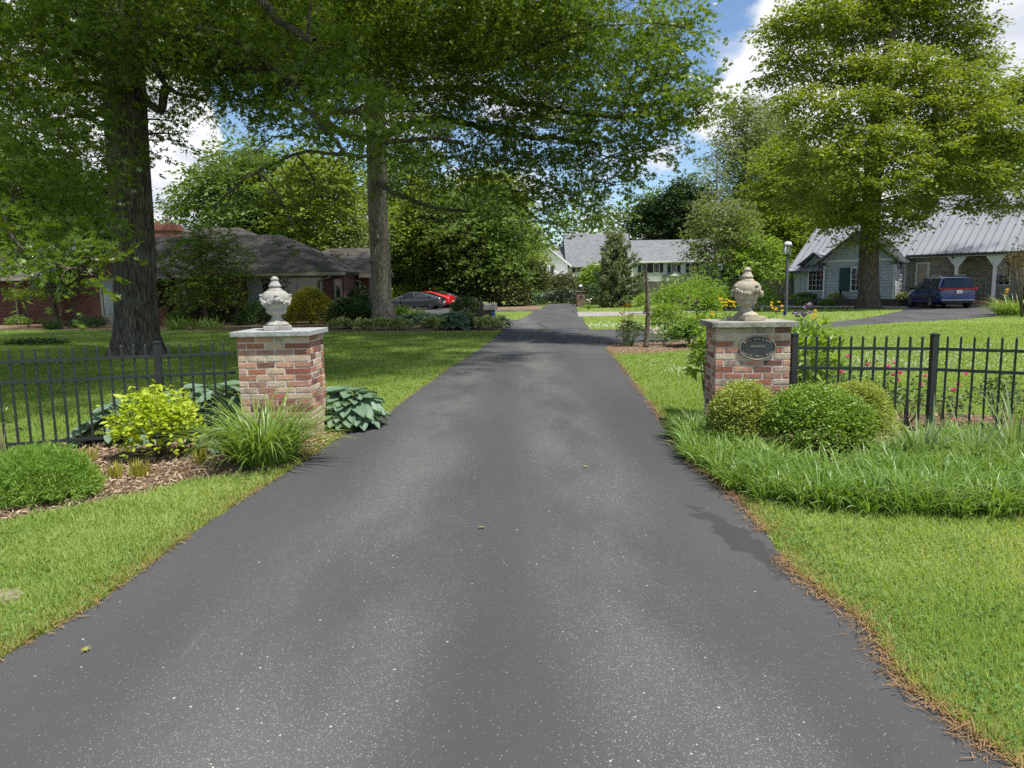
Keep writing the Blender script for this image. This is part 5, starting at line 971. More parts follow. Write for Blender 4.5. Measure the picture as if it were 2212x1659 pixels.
# island bed in the middle distance
p = at(1352, 740, 20.0); t = thing('lily_plant', 'tall yellow lily stems at the left tip of the island bed', 'lily', (p.x, p.y, 0)); m = MB(); r = random.Random(3); tops = []
for i in range(9): a = r.uniform(-.22, .25); h = r.uniform(.45, 1.15); m.tube([(a * .5, r.uniform(-.1, .1), 0), (a * .8, 0, h * .6), (a, r.uniform(-.1, .1), h)], [.008, .006, .004], 4); tops.append((a, 0, h))
m.build('stems', GSTEM, t); rr_ = np.random.default_rng(3); P = np.array([(t0[0] * u + rr_.normal(0, .04), rr_.normal(0, .05), t0[2] * u) for t0 in tops for u in rr_.uniform(.1, .85, 26)]); V, F = scatter(LONG_V * [1, 1.3, 1], LEAF_F, P, leaf_orient(len(P), rr_, .3), .085); np_obj('leaves', V, F, GLEAF, t); flowers(t, [(x + dx, y, z + dz) for x, y, z in tops for dx, dz in ((0, 0), (.04, .05), (-.05, .03))], .065, YEL, 5, 8)
g = G(1380, 750); leafy('dark bushy perennial behind the yellow lilies, at the dead trunk', (g[0] - .15, g[1] + .3), (.36, .3, .34), 900, .075, DLEAF, 77, .34)
g = G(1438, 746); rose('low rose bush with blush white blooms right of the dead trunk', (g[0] - .02, g[1] + .1), (.42, .3, .24), 700, [(-.40, 0, .44), (-.30, -.1, .40), (-.22, -.1, .42), (-.28, -.15, .33), (-.1, -.1, .32), (0.02, -.12, .36), (.12, -.15, .27), (.2, -.1, .32), (.26, -.1, .33), (-.18, .1, .43)], 78, GLEAF, BLUSH, .075, 'roses in the island bed')
g = G(1457, 742); leafy('bright green tall nettle-leaved perennial behind the blush roses', (g[0] - .1, g[1] + .7), (.50, .4, .5), 1100, .13, GLEAFY, 79, .58)
g = G(1500, 752); leafy('dark strap-leaved lily clump left of the plaque pillar', (g[0], g[1] + .4), (.52, .4, .32), 900, .2, GLEAF, 80, .30)
g = G(1540, 752); leafy('broad bright perennial clump next to the plaque pillar in the island bed', (g[0] + .05, g[1] + .9), (.5, .4, .42), 700, .2, GLEAFY, 81, .4)
p = at(1392, 640, 41); shrub('willow_shrub', 'narrow pale shrub on the grass left of the large willow-like shrub', 'shrub', (p.x, p.y), (.5, .5, .55), 420, LONG_V, LEAF_F, .26, GLEAFY, 83, .6, .45, .3, .5, .4, 10)
p = at(1452, 640, 30); t = shrub('willow_shrub', 'large airy yellow-green willow-like shrub behind the island bed', 'shrub', (p.x, p.y), (.85, .8, .72), 1700, LONG_V, LEAF_F, .20, GLEAFY, 84, .9, .32, .42, .5, .45, 14, cluster=5)
p = at(1500, 640, 34); shrub('willow_shrub', 'yellow-green bush to the right of the large willow-like shrub', 'shrub', (p.x + .2, p.y), (1.0, .9, .8), 2000, LONG_V, LEAF_F, .22, GLEAFY, 85, 1.0, .42, .32, .5, .45, 12, cluster=5)
g = G(1488, 716); t = thing('allium_heads', 'faded grey allium seed balls on bare stems', 'allium', (g[0], g[1] + .6, 0)); m = MB(); hs = [(-.18, .98), (.02, .95), (.10, 1.12), (.36, .93), (.44, .99)]
for x, z in hs: m.tube([(x * .6, 0, 0), (x, 0, z)], [.008, .006], 5)
m.build('stems', GSTEM, t); flowers(t, [(x, 0, z + dz) for x, z in hs for dz in (0,)], .10, GREYP, 6, 60, 'seed_head')
def yellow(label, base, h, n, seed, mat=YEL, spread=.2, size=.048, lm=GLEAF):
    t = shrub('flowering_plant', label, 'flowers', base, (spread, spread, h * .45), 260, LONG_V * [1, 1.5, 1], LEAF_F, .10, lm, seed, h * .4, .4, .2, .5, .6, 8, stemmat=GSTEM); r = random.Random(seed); flowers(t, [(r.gauss(0, spread * .55), r.gauss(0, spread * .4), h + r.uniform(-.1, .08)) for _ in range(n)], size, mat, seed, 8); return t
p = at(1528, 720, 16); yellow('small yellow flower cluster left of the plaque pillar top', (p.x, p.y), .95, 7, 91); p = at(1570, 720, 15); yellow('bright yellow flower cluster left of the mossy urn', (p.x, p.y), 1.25, 18, 92, spread=.16)
p = at(1690, 720, 13.0); yellow('yellow flowers beside the lamp post foot, right of the mossy urn', (p.x - .15, p.y), 1.22, 8, 93, spread=.2); p = at(1720, 720, 12.5); yellow('dark purple irises right of the plaque pillar', (p.x, p.y), 1.15, 12, 94, PURP, .26, .05); p = at(1742, 720, 12.2); yellow('lilac allium and yellow blooms right of the plaque pillar', (p.x, p.y), 1.18, 6, 95, LILAC, .16, .08); p = at(1760, 720, 12.1); yellow('yellow blooms just right of the lilac allium', (p.x, p.y), 1.12, 5, 96, YEL, .14)
p = at(1765, 730, 11.5); tuft('iris_clump', 'grey-green iris leaf fan behind the fence right of the plaque pillar', 'iris', (p.x + .05, p.y), 70, .16, .75, .03, IRISL, 97, (1.2, .25), (.6, .4), None, 6); p = at(1728, 740, 11.6); leafy('dense green perennial under the purple irises', (p.x, p.y), (.42, .35, .5), 900, .10, GLEAF, 98, .5)
p = at(2200, 680, 33); tuft('daylily_clump', 'mounded dark green daylily clump at the lawn edge near the parked minivan', 'daylily', (p.x, p.y), 420, .9, 1.15, .05, DAYL, 99, (1.0, .25), (1.7, .4), None, 7)
p = at(2170, 660, 34); t = thing('lily_plant', 'single yellow iris bloom beside the mounded daylily near the van', 'iris', (p.x, p.y, 0)); m = MB(); m.tube([(0, 0, 0), (.05, 0, 1.0)], [.012, .01], 5); m.build('stems', GSTEM, t); flowers(t, [(.05, 0, 1.0), (.08, 0, 1.12), (.0, 0, .85)], .13, YEL, 9, 8)
# planting under the oak and before the brick house
for i, (x, y, w_, lab) in enumerate(((735, 711, 28, 'cream-edged hosta strip left of the dark hosta'), (820, 713, 46, 'cream-edged hosta strip before the oak trunk'), (868, 712, 22, 'cream-edged hosta just right of the oak trunk foot'), (932, 709, 20, 'cream-edged hosta halfway to the mailbox'), (952, 713, 14, 'smallest cream-edged hosta next to the big blue hosta'), (1052, 712, 34, 'cream-edged hosta at the mailbox foot'), (777, 714, 20, 'cream-edged hosta strip between the oak and the dark hosta'))):
    g = G(x, y); s = w_ * g[1] / 1550; shrub('variegated_hosta', lab, 'hosta', (g[0], g[1] + .25), (s, .35, .26), int(s * 900), OVAL_V, OVAL_F, .16, HOSV, 120 + i, .16, .6, .1, .8, .6, 0, 'cream-edged hostas under the oak')
for i, (x, y, rd, hh, n, sz, mt_, lab) in enumerate(((990, 711, .95, .62, 60, .5, HOSL, 'largest blue hosta left of the mailbox'), (945, 706, .7, .5, 36, .45, HOSL, 'blue hosta behind the halfway cream-edged one'), (1075, 707, .62, .45, 30, .4, HOSL, 'blue hosta right of the mailbox at the drive corner'), (880, 703, .6, .5, 34, .42, HOSD, 'green hosta right of the oak trunk'), (775, 709, .8, .35, 40, .4, HOSD, 'dark hosta left of the oak trunk'))):
    g = G(x, y); hosta(lab, (g[0], g[1]), rd, hh, n, sz, mt_, 130 + i, 'hostas under the oak')
def bush(label, x, y, wpx, hpx, mat, seed, n=2200, size=.14, name='shrub', group='shrubs before the brick house', T=LEAF_V, F=LEAF_F, dy=0.0, **k):
    g = G(x, y); s = g[1] / 1550; return shrub(name, label, 'shrub', (g[0], g[1] + wpx * s * .4 + dy), (wpx * s, wpx * s * .8, hpx * s * .76), n, T, F, size, mat, seed, hpx * s * .22, .7, .14, .45, .7, 6, group, cluster=6, **k)
bush('golden yellow cypress bush right of the pale urn', 667, 700, 48, 76, GOLDL, 141, 9000, .10); bush('rounded dark green shrub left of the oak trunk', 752, 700, 40, 50, DLEAF, 142, 4200, .17); bush('glossy dark shrub against the brick house beside the oak', 772, 690, 30, 66, YEWL, 143, 3200, .14)
bush('clipped dark hedge left half, below the dogwood', 430, 697, 52, 42, YEWL, 144, 5200, .10); bush('clipped dark hedge right half, below the dogwood', 505, 695, 50, 42, YEWL, 145, 5200, .10); bush('dark shrub behind the pale urn, left of the golden cypress', 560, 700, 48, 44, DLEAF, 146, 3400, .13); bush('low dark shrub between hedge and pale urn', 525, 703, 22, 26, DLEAF, 147, 1500, .11)
bush('small light green shrub by the big trunk and the hedge', 386, 703, 22, 30, GLEAF, 148, 900, .12); bush('small light green shrub before the far brick corner', 34, 703, 22, 18, GLEAF, 149, 800, .1); bush('dark low groundcover mound near the bay window', 178, 709, 34, 15, DLEAF, 150, 1800, .1); bush('grey-green juniper mound below the bay window', 215, 703, 34, 22, DLEAF, 151, 1800, .1); bush('low dark shrub right under the bay window', 235, 700, 24, 20, YEWL, 155, 1300, .1)
bush('spreading blue-green juniper left of the mailbox hostas', 905, 703, 62, 20, leafm('juniper_needle', (.03, .065, .045), (.055, .10, .065), .2, .5, .2, cs=2), 152, 5000, .1, group='shrubs under the oak'); bush('dark yew bush behind the mailbox', 1007, 697, 34, 52, YEWL, 153, 5200, .10, group='shrubs under the oak'); bush('yellow-green low shrub before the grey sedan', 893, 690, 20, 11, GLEAFY, 154, 1200, .14, group='shrubs under the oak', dy=1.0); bush('light green clump right behind the oak trunk foot', 862, 690, 16, 18, GLEAF, 156, 1100, .16, group='shrubs under the oak', dy=1.0)
for i, (x, y, l, n, lab) in enumerate(((375, 714, .62, 150, 'grassy daylily clump right of the big trunk'), (427, 711, .55, 130, 'grassy daylily clump second from the big trunk'), (455, 712, .5, 80, 'grassy daylily clump third from the big trunk'), (105, 713, .62, 150, 'dark grassy daylily clump below the small maple'))):
    g = G(x, y); tuft('daylily_clump', lab, 'daylily', (g[0], g[1] + .4), n, .38, l * 1.2, .035, (DAYL, DAYL, DAYL, LIRD)[i], 160 + i, (1.1, .25), (1.3, .4), 'daylilies before the brick house', 6)
g = G(170, 700); t = tuft('iris_clump', 'grey-green iris fan with white blooms at the brick wall', 'iris', (g[0], g[1]), 110, .55, 1.05, .05, IRISL, 165, (1.3, .15), (.3, .2), 'daylilies before the brick house', 5); flowers(t, [(-.25, 0, 1.35), (.3, 0, 1.4), (.1, 0, 1.1)], .09, BLUSH, 4, 8)
g = G(80, 745); shrub('grass_tuft', 'patch of taller dark grass in the shaded lawn', 'grass tuft', (g[0], g[1]), (1.1, .3, .12), 900, LONG_V, LEAF_F, .16, LIRD, 166, .06, .5, .1, .3, .3, 0)
# before the grey house
def hbush(label, u, v, rad, n, size, mat, seed, T=LEAF_V, F=LEAF_F, dz=0): p = HL(u, v, dz); return shrub('foundation_plant', label, 'plant', p, rad, n, T, F, size, mat, seed, rad[2] * .3, .6, .15, .5, .7, 0, 'plants before the grey house')
for i, (u, v, dz, w_, mt_, lab) in enumerate(((-1.5, .2, -.06, .9, GLEAF, 'green plants below the left grey wall window'), (1.2, -.5, -.06, .5, HOSV, 'pale hosta left of the shaded trunk'), (3.2, -.5, -.06, .5, HOSV, 'pale hosta behind the shaded trunk'), (5.2, .6, -.06, .55, HOSV, 'pale hosta at the narrow white window'), (-3.2, -1.7, -.5, .9, GLEAF, 'low green plants below the timber wall left end'), (-.6, -1.7, -.5, .7, GLEAF, 'low green plants below the timber wall middle'), (1.1, -1.7, -.5, .6, GLEAF, 'low plants below the timber wall by the shaded trunk'), (3.9, -1.7, -.5, .5, HOSV, 'pale hosta below the timber wall right of the shaded trunk'))): hbush(lab, u, v, (w_, .35, .32), int(700 * w_), .16, mt_, 170 + i, OVAL_V, OVAL_F, dz)
for i, (x, Y, rx, rz, mt_, sz, lab) in enumerate(((1520, 46, 1.0, .5, HOSV, .3, 'wide pale hosta bed left of the slim lamp'), (1548, 48, .9, .6, HOSV, .28, 'pale hosta bed at the slim lamp foot'), (1578, 44, .6, .75, GLEAF, .2, 'round green bush left of the mossy urn stem'), (1640, 42, .8, .95, GLEAF, .18, 'pale round bush right of the mossy urn'), (1530, 42, .6, .55, GLEAFY, .2, 'small bright bush before the sapling'))):
    p = at(x, 640, Y); shrub('garden_shrub', lab, 'shrub', (p.x, p.y), (rx, rx * .8, rz), int(1400 * rx * rz + 400), OVAL_V, OVAL_F, sz, mt_, 180 + i, rz * .6, .6, .2, .5, .7, 0 if mt_ is HOSV else 6, 'bushes before the board fence', cluster=4)
# far end of the drive
def far(label, x, Y, rx, rz, mt_, sz, seed, zc=None, n=None, name='garden_shrub', **k): p = at(x, 640, Y); return shrub(name, label, 'shrub', (p.x, p.y), (rx, rx * .8, rz), n or int(900 * rx * rz + 400), LEAF_V, LEAF_F, sz, mt_, seed, zc or rz * .32, .55, .22, .5, .6, 7, 'bushes at the far end of the drive', cluster=5, **k)
OLIVE = leafm('olive_leaf', (.075, .085, .035), (.13, .14, .06), .3, .5, .3, cs=.8); far('grey-olive spreading bush before the white house porch', 1215, 70, 2.2, .95, OLIVE, .3, 191, 1.7); far('wide grey-olive bush beside the drive, right of the mailbox', 1100, 62, 1.8, 1.3, OLIVE, .24, 192, .9); far('brown-green bush left of the white gable', 1146, 66, 1.5, 2.0, leafm('bronze_leaf', (.06, .085, .025), (.12, .14, .04), .3, .5, .3, cs=.8), .3, 193, 1.9); far('dark low hedge at the left drive end', 1142, 64, 1.7, .55, YEWL, .2, 194); far('lavender grey mound at the far drive end', 1215, 72, 2.2, .75, SAGE, .3, 195); far('dark green hedge behind the lavender mound', 1220, 80, 3.0, .9, DLEAF, .3, 196)
far('dark yew right of the stone pillar', 1277, 62, 1.3, 1.3, YEWL, .2, 197); far('bright green bush left of the spruce', 1290, 66, 1.6, 1.7, GLEAFY, .28, 198, 1.7); far('bright green maple bush at the spruce foot', 1328, 55.2, .9, .95, GLEAF, .24, 199, 1.0, 420); g = G(1272, 669); t = tuft('lily_plant', 'small white lily at the foot of the yew near the stone pillar', 'lily', (g[0], g[1]), 26, .12, .6, .04, GLEAF, 200, (1.3, .2), (.5, .3)); flowers(t, [(0, -.1, .6), (.12, -.1, .7), (-.1, -.1, .65), (.05, -.1, .5)], .14, BLUSH, 7, 7)
# ---------------------------------------------------------------- trees
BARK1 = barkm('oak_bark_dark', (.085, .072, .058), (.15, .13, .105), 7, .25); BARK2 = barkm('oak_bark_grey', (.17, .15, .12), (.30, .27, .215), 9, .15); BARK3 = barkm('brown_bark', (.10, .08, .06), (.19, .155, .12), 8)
OAKL = leafm('oak_leaf', (.070, .125, .016), (.145, .215, .03), .42, .36, .45, (1.7, 1.6, .5), cs=.35, hue=.6); OAKL2 = leafm('light_oak_leaf', (.13, .20, .02), (.25, .31, .045), .42, .42, .35, (1.6, 1.45, .5), cs=.3, hue=.6)  # OAKL2: lighter, yellower green for the oak at right
MIDL = leafm('woodland_leaf', (.085, .155, .03), (.165, .24, .055), .38, .5, .3, cs=.3, hue=.5); YGL = leafm('yellow_green_leaf', (.14, .21, .02), (.24, .30, .04), .42, .5, .3, cs=.3, hue=.5); PALEL = leafm('pale_willow_leaf', (.14, .19, .06), (.22, .26, .10), .42, .5, .3, cs=.3, hue=.5); DARKL = leafm('deep_green_leaf', (.022, .05, .014), (.045, .085, .022), .3, .5, .3, cs=.3, hue=.5); SPRL = leafm('spruce_needles', (.12, .155, .065), (.22, .26, .12), .25, .55, .3, cs=.6, hue=.6)
def tree(name, label, catg, base, trunk, radii, clumps, T, F, size, bark, lm, seed, limbs=(), group=None, flare=1.5, jit=.04, nt=18, clus=18, twig=.012, up=.5, droop=.25, minr=.025, twn=6, knots=(), flat=.45, fill=2.2, dark=False, spray=4.2, tst=4):
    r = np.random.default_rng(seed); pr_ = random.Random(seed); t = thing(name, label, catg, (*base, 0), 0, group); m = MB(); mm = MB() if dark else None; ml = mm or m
    tp = [Vector(p) for p in trunk]; pts = []; rad = []
    for i in range(len(tp) - 1):
        k = max(2, int((tp[i + 1] - tp[i]).length / .5))
        for j in range(k): u = j / k; pts.append(tp[i].lerp(tp[i + 1], u)); rad.append(radii[i] * (1 - u) + radii[i + 1] * u)
    pts.append(tp[-1]); rad.append(radii[-1])
    for i, p in enumerate(pts): rad[i] *= 1 + (flare - 1) * math.exp(-p.z / .38)
    # fluted root flare
    n = nt; vs = []; fs = []; ph = [pr_.uniform(0, 6.28) for _ in range(3)]
    for p, q in zip(pts, rad):
        for k in range(n):
            a = 2 * PI * k / n; fl = 1 + (.16 * math.exp(-max(0, p.z) / .5) + .025) * math.sin(5 * a + ph[0]) + jit * math.sin(2 * a + ph[1] + p.z * .5) + jit * .7 * math.sin(3 * a + p.z * 1.3 + ph[2]) + pr_.uniform(-.012, .012)
            vs.append((p.x + q * fl * math.cos(a), p.y + q * fl * math.sin(a), p.z - (.15 if p.z < .01 else 0)))
    for i in range(len(pts) - 1):
        for k in range(n): fs.append((i * n + k, i * n + (k + 1) % n, (i + 1) * n + (k + 1) % n, (i + 1) * n + k))
    m.add(vs, fs)
    for (z, a, s) in knots:
        p = min(pts, key=lambda q: abs(q.z - z)); q = rad[pts.index(p)]; c = (p.x + q * .97 * math.cos(a), p.y + q * .97 * math.sin(a), z); m.ball(c, (s, s, s * 1.1), 10, 8); m.ball((c[0] + math.cos(a) * s * .8, c[1] + math.sin(a) * s * .8, z), (s * .5, s * .5, s * .6), 8, 6)
    nodes = [(p, q) for p, q in zip(pts, rad) if p.z > tp[-1].z * .22]
    def limb(path, r0, r1, n=9):
        path = [Vector(p) for p in path]; out = []
        for i in range(len(path) - 1):
            p0, p1, p2, p3 = path[max(i - 1, 0)], path[i], path[i + 1], path[min(i + 2, len(path) - 1)]; k = max(2, int((p2 - p1).length / .35))
            for j in range(k): u = j / k; out.append(.5 * ((2 * p1) + (p2 - p0) * u + (2 * p0 - 5 * p1 + 4 * p2 - p3) * u * u + (3 * p1 - p0 - 3 * p2 + p3) * u ** 3))
        out.append(path[-1]); k = len(out); wob = r0 * .35
        out = [p if i in (0, k - 1) else p + Vector((pr_.uniform(-1, 1), pr_.uniform(-1, 1), pr_.uniform(-1, 1))) * wob * .5 for i, p in enumerate(out)]
        rr = [r0 + (r1 - r0) * (i / (k - 1)) ** .8 for i in range(k)]; ml.tube(out, rr, n, False); return list(zip(out, rr))
    bo = Vector((base[0], base[1], 0))
    for path, r0, r1 in limbs: nodes += limb([Vector(p) - bo for p in path], r0, r1)
    P = []; OUT = []; SS = []
    cl = sorted(clumps, key=lambda c: math.hypot(c[0], c[1]) + abs(c[2] - tp[-1].z * .5) * .4)
    for (cx_, cy_, cz_, rx, rz, nl, *sf) in cl:
        SZ = size * (sf[0] if sf else 1)
        c = Vector((cx_, cy_, cz_)); best = min(nodes, key=lambda q: (q[0] - c).length + max(0, q[0].z - c.z) * .5 - min(q[1], .2) * 2.5); b, br = best; ln = (c - b).length
        if ln > .4:
            mid = b.lerp(c, .5) + Vector((pr_.uniform(-.1, .1) * ln, pr_.uniform(-.1, .1) * ln, (.10 if c.z > b.z else .02) * ln)); r0 = min(br * .62, .028 + .012 * ln + .006 * rx); nodes += limb([b - (mid - b).normalized() * br * .3, mid, c], max(r0, minr), .016, 7)
        for k in range(twn):
            d = Vector((pr_.gauss(0, 1), pr_.gauss(0, 1), pr_.gauss(0, .5))).normalized(); e = c + Vector((d.x * rx, d.y * rx, d.z * rz)) * pr_.uniform(.6, 1); md = c.lerp(e, .5) + Vector((0, 0, .08 * rx)); ml.tube([c, md, e], [twig * 1.4, twig, twig * .35], 4, False)
        k = max(3, nl // clus); d = r.normal(0, 1, (k, 3)); d /= np.linalg.norm(d, axis=1, keepdims=True); q = r.uniform(0, 1, k) ** (1 / fill); cc = np.array(c) + d * q[:, None] * [rx, rx, rz]
        cc[:, 2] -= ((cc[:, 0] - c.x) ** 2 + (cc[:, 1] - c.y) ** 2) / (rx * rx) * rz * .35
        dd = d * [1, 1, .35] + r.normal(0, .55, (k, 3)) * [1, 1, .35]; dd /= np.linalg.norm(dd, axis=1, keepdims=True); SS.append(np.full(k * clus, SZ)); L_ = np.repeat(SZ * spray * r.uniform(.7, 1.3, k), clus)[:, None]; dr = np.repeat(dd, clus, 0); u = r.uniform(-.15, 1, (k * clus, 1)); sd = np.cross(dr, [0, 0, 1.0]); sd /= np.linalg.norm(sd, axis=1, keepdims=True) + 1e-6
        lat = r.normal(0, .20, (k * clus, 1)) * (1.1 - .6 * u)
        pp = np.repeat(cc, clus, 0) + dr * L_ * u + sd * lat * L_ + np.array([0, 0, 1.0]) * (-.22 * L_ * u * u + r.normal(0, .07, (k * clus, 1)) * L_ * flat * 2); P.append(pp); OUT.append(dr * 1.1 + sd * np.sign(lat) * .9)
        for j in range(0, k, tst): a0 = cc[j]; e0 = a0 + dd[j] * float(L_[j * clus, 0]); ml.tube([tuple(a0 - dd[j] * .15), tuple((a0 + e0) / 2), (e0[0], e0[1], e0[2] - .22 * float(L_[j * clus, 0]))], [twig * .7, twig * .5, twig * .2], 3, False)
    m.build('trunk', bark, t, True)
    if mm: mm.build('limbs', BARK1, t, True)  # limbs take the darker oak bark: crown shade put into their colour
    P = np.concatenate(P); OUT = np.concatenate(OUT); ok = P[:, 2] > .3; P, OUT, SS = P[ok], OUT[ok], np.concatenate(SS)[ok]
    V, FF = scatter(T, F, P, leaf_orient(len(P), r, up, OUT * .8, droop), SS * r.uniform(.65, 1.2, len(P))); np_obj('crown', V, FF, lm, t); return t
def C(base, lst, dens, jx=0.0, seed=1):
    """clumps of a crown from (x, y, distance, radius, half height[, density factor])"""
    o = []; r = np.random.default_rng(seed)
    for e in lst:
        x, y, Y, rx, rz = e[:5]; f = e[5] if len(e) > 5 else 1; p = at(x, y, Y); o.append((p.x - base[0], p.y - base[1], p.z, rx, rz, int(dens * rx * rz * f)))
    return o
# big oak at left
b = G(300, 768); bo = Vector((b[0], b[1], 0)); A = lambda x, y, Y: at(x, y, Y)
tr1 = [tuple(A(297, 768, b[1]) * 1 - bo)]; tr1 = [(0, 0, 0), tuple(A(292, 600, b[1]) - bo), tuple(A(283, 400, b[1]) - bo), tuple(A(268, 180, b[1]) - bo), tuple(A(258, 0, b[1]) - bo), tuple(A(262, -200, b[1]) - bo), (0.0, 0, 15.5)]
L1 = [([A(295, 85, b[1]), A(375, 72, 18.2), A(440, 98, 17.6), A(500, 108, 16.8), A(555, 128, 16), A(650, 180, 15.2)], .26, .07), ([A(300, 110, b[1]), A(400, 122, 18), A(470, 138, 17.2), A(545, 148, 16.5), A(610, 165, 15.8), A(655, 228, 15.2), A(705, 290, 14.6)], .20, .045), ([A(310, 118, b[1]), A(335, 140, 18), A(357, 186, 17.8), A(385, 200, 17.5), A(440, 218, 17)], .13, .03), ([A(357, 186, 17.8), A(352, 232, 17.9), A(338, 236, 18.0), A(308, 208, b[1])], .10, .09), ([A(240, 190, b[1]), A(205, 186, 18), A(165, 180, 17), A(130, 200, 16.2), A(70, 225, 15)], .15, .06), ([A(240, 240, b[1]), A(190, 250, 18), A(160, 252, 17.5), A(120, 262, 16.5)], .08, .03), ([A(240, 150, b[1]), A(190, 120, 17.5), A(110, 90, 16), A(40, 70, 15)], .12, .04), ([A(260, 20, b[1]), A(420, -60, 17), A(540, -20, 15.5), A(600, 40, 15), A(680, 90, 14)], .2, .06)]
cl1 = [(60, 70, 15, 1.9, 1.0), (165, 30, 16, 1.8, 1.0), (20, 190, 14, 1.5, 1.0), (150, 130, 17, 1.4, .8), (50, 310, 13, 1.4, 1.1), (165, 330, 15.5, 1.1, .8, .6), (30, 430, 12, 1.2, .9), (120, 470, 13.5, 1.1, .8), (200, 420, 17, .9, .7, .5), (60, 545, 9.6, .75, .36), (150, 580, 9.2, .55, .24), (20, 500, 10.5, .8, .5), (185, 245, 16, .9, .6, .6), (90, 400, 14, 1, .7, .7), (190, 520, 15, .9, .5, .8), (100, 240, 15, 1.2, .8, .8), (210, 340, 17.2, .7, .5, .6),
       (360, 20, 17, 1.5, .8), (440, 20, 15.5, 1.2, .7), (395, 170, 17.2, 1.0, .6, .7), (350, 260, 18, .7, .6, .6), (385, 290, 17.6, .6, .4, .5), (470, 160, 16.2, 1.2, .7), (540, 150, 15.4, 1.2, .7), (600, 200, 15, 1.1, .7), (520, 210, 16, 1.0, .5, .8), (665, 200, 14.4, 1.1, .6), (760, 240, 13.6, 1.1, .5), (850, 275, 13.2, .8, .4), (690, 310, 14, .8, .5, .8), (625, 105, 15, 1.2, .6), (700, 110, 14.2, 1.2, .7), (430, 95, 16.5, 1.2, .6), (330, 330, 18, .5, .5, .4), (420, 60, 14, .9, .5)]
top1 = [(-5, -2, 12, 2.6, 1.3), (-2, -6, 11, 2.4, 1.2), (3, -5, 11.5, 2.4, 1.2), (5, -8, 10, 2.2, 1.1), (7, -4, 11, 2.2, 1.1), (1, -9, 9.3, 2, 1.0), (8.6, -9.5, 9.6, 2.0, 1.0), (6.6, -6, 8.5, 1.8, .9), (-6, -7, 9.5, 2.2, 1.1), (-8, 0, 11, 2.6, 1.2), (3, 2, 13, 2.6, 1.2), (-3, 4, 12, 2.6, 1.3), (5, 4, 11, 2.4, 1.2), (0, 0, 15.5, 3, 1.5), (-8, 6, 10, 2.6, 1.3), (-11, 2, 9.5, 2.6, 1.2), (-5, 8, 10.5, 2.6, 1.3), (1, 8, 10.5, 2.4, 1.2), (-11, -3, 9, 2.4, 1.2), (10, -6, 9.8, 1.8, .9), (-10, 9, 8.6, 2.4, 1.2), (-14, 5, 8, 2.2, 1.1),  (-15, -2, 8.5, 2.4, 1.2), (-1, -1, 10, 2.4, 1.2), (3, -1, 9.6, 2.2, 1.1), (-4, -10, 10, 2.2, 1.1)]
cl1 = [((x, y, Y + (1.3 if 330 < x < 720 else 0) if not (180 < x < 215) else 19.6) + tuple(q)) for x, y, Y, *q in cl1]
clumps = C(b, cl1, 1450) + [(x, y, z, rx, rz, int(650 * rx * rz)) for x, y, z, rx, rz in top1]  # top1 and the grid below: unseen crown parts added to shade the lawn
for ix in range(8):
    for iy in range(10):
        X_, Y_ = -16.5 + ix * 2.45 + (iy % 2) * 1.1 - b[0], 6.8 + iy * 2.45 - b[1]; dd = math.hypot(X_, Y_)
        if 2.2 < dd < 13.2: clumps.append((X_, Y_, 9.8 + 3.2 * (1 - dd / 13) + (ix * 7 + iy * 5) % 3 * .5, 1.8, .8, 1500, 1.55))
tree('oak_tree', 'huge oak with a thick dark trunk standing in the lawn behind the left picket fence', 'tree', b, tr1, [.50, .50, .485, .50, .49, .36, .16], clumps, OAK_V, OAK_F, .135, BARK1, OAKL, 301, L1, flare=1.45, nt=26, clus=14, twig=.008, twn=5)
# tall grey oak before the brick house
b = G(825, 697); bo = Vector((b[0], b[1], 0)); tr2 = [(0, 0, 0), tuple(A(821, 560, b[1]) - bo), tuple(A(815, 420, b[1]) - bo), tuple(A(812, 280, b[1]) - bo), tuple(A(806, 60, b[1]) - bo), tuple(A(803, -120, b[1]) - bo), (-.2, 0, 22)]
L2 = [([A(812, 250, b[1]), A(700, 235, 31), A(690, 258, 28), A(745, 330, 25)], .16, .05), ([A(687, 254, 28), A(760, 295, 26), A(850, 305, 24), A(925, 298, 23), A(1000, 310, 22)], .16, .05), ([A(815, 300, b[1]), A(900, 262, 31), A(960, 255, 28), A(1032, 273, 26), A(1110, 290, 24), A(1200, 300, 22.5), A(1290, 312, 21.5)], .22, .06), ([A(818, 395, b[1]), A(850, 415, 33), A(935, 448, 30), A(1012, 456, 28)], .16, .05), ([A(814, 340, b[1]), A(700, 330, 32), A(661, 327, 30), A(600, 350, 28), A(522, 391, 26), A(458, 450, 25)], .11, .025), ([A(808, 150, b[1]), A(930, 100, 31), A(1010, 60, 28), A(1140, 20, 25), A(1230, -40, 23)], .2, .08), ([A(810, 200, b[1]), A(1000, 190, 29), A(1130, 220, 25), A(1280, 250, 21), A(1400, 240, 19)], .2, .05), ([A(940, 130, 30), A(1080, 130, 26), A(1190, 90, 23), A(1290, 55, 21)], .12, .04), ([A(806, 60, b[1]), A(860, -10, 34), A(900, -120, 33)], .2, .1), ([A(804, 90, b[1]), A(780, 20, 34), A(770, -80, 33)], .18, .1), ([A(640, 330, 30), A(680, 400, 29), A(650, 470, 28.5)], .05, .015), ([A(560, 372, 27), A(600, 420, 27), A(640, 500, 27)], .04, .012)]
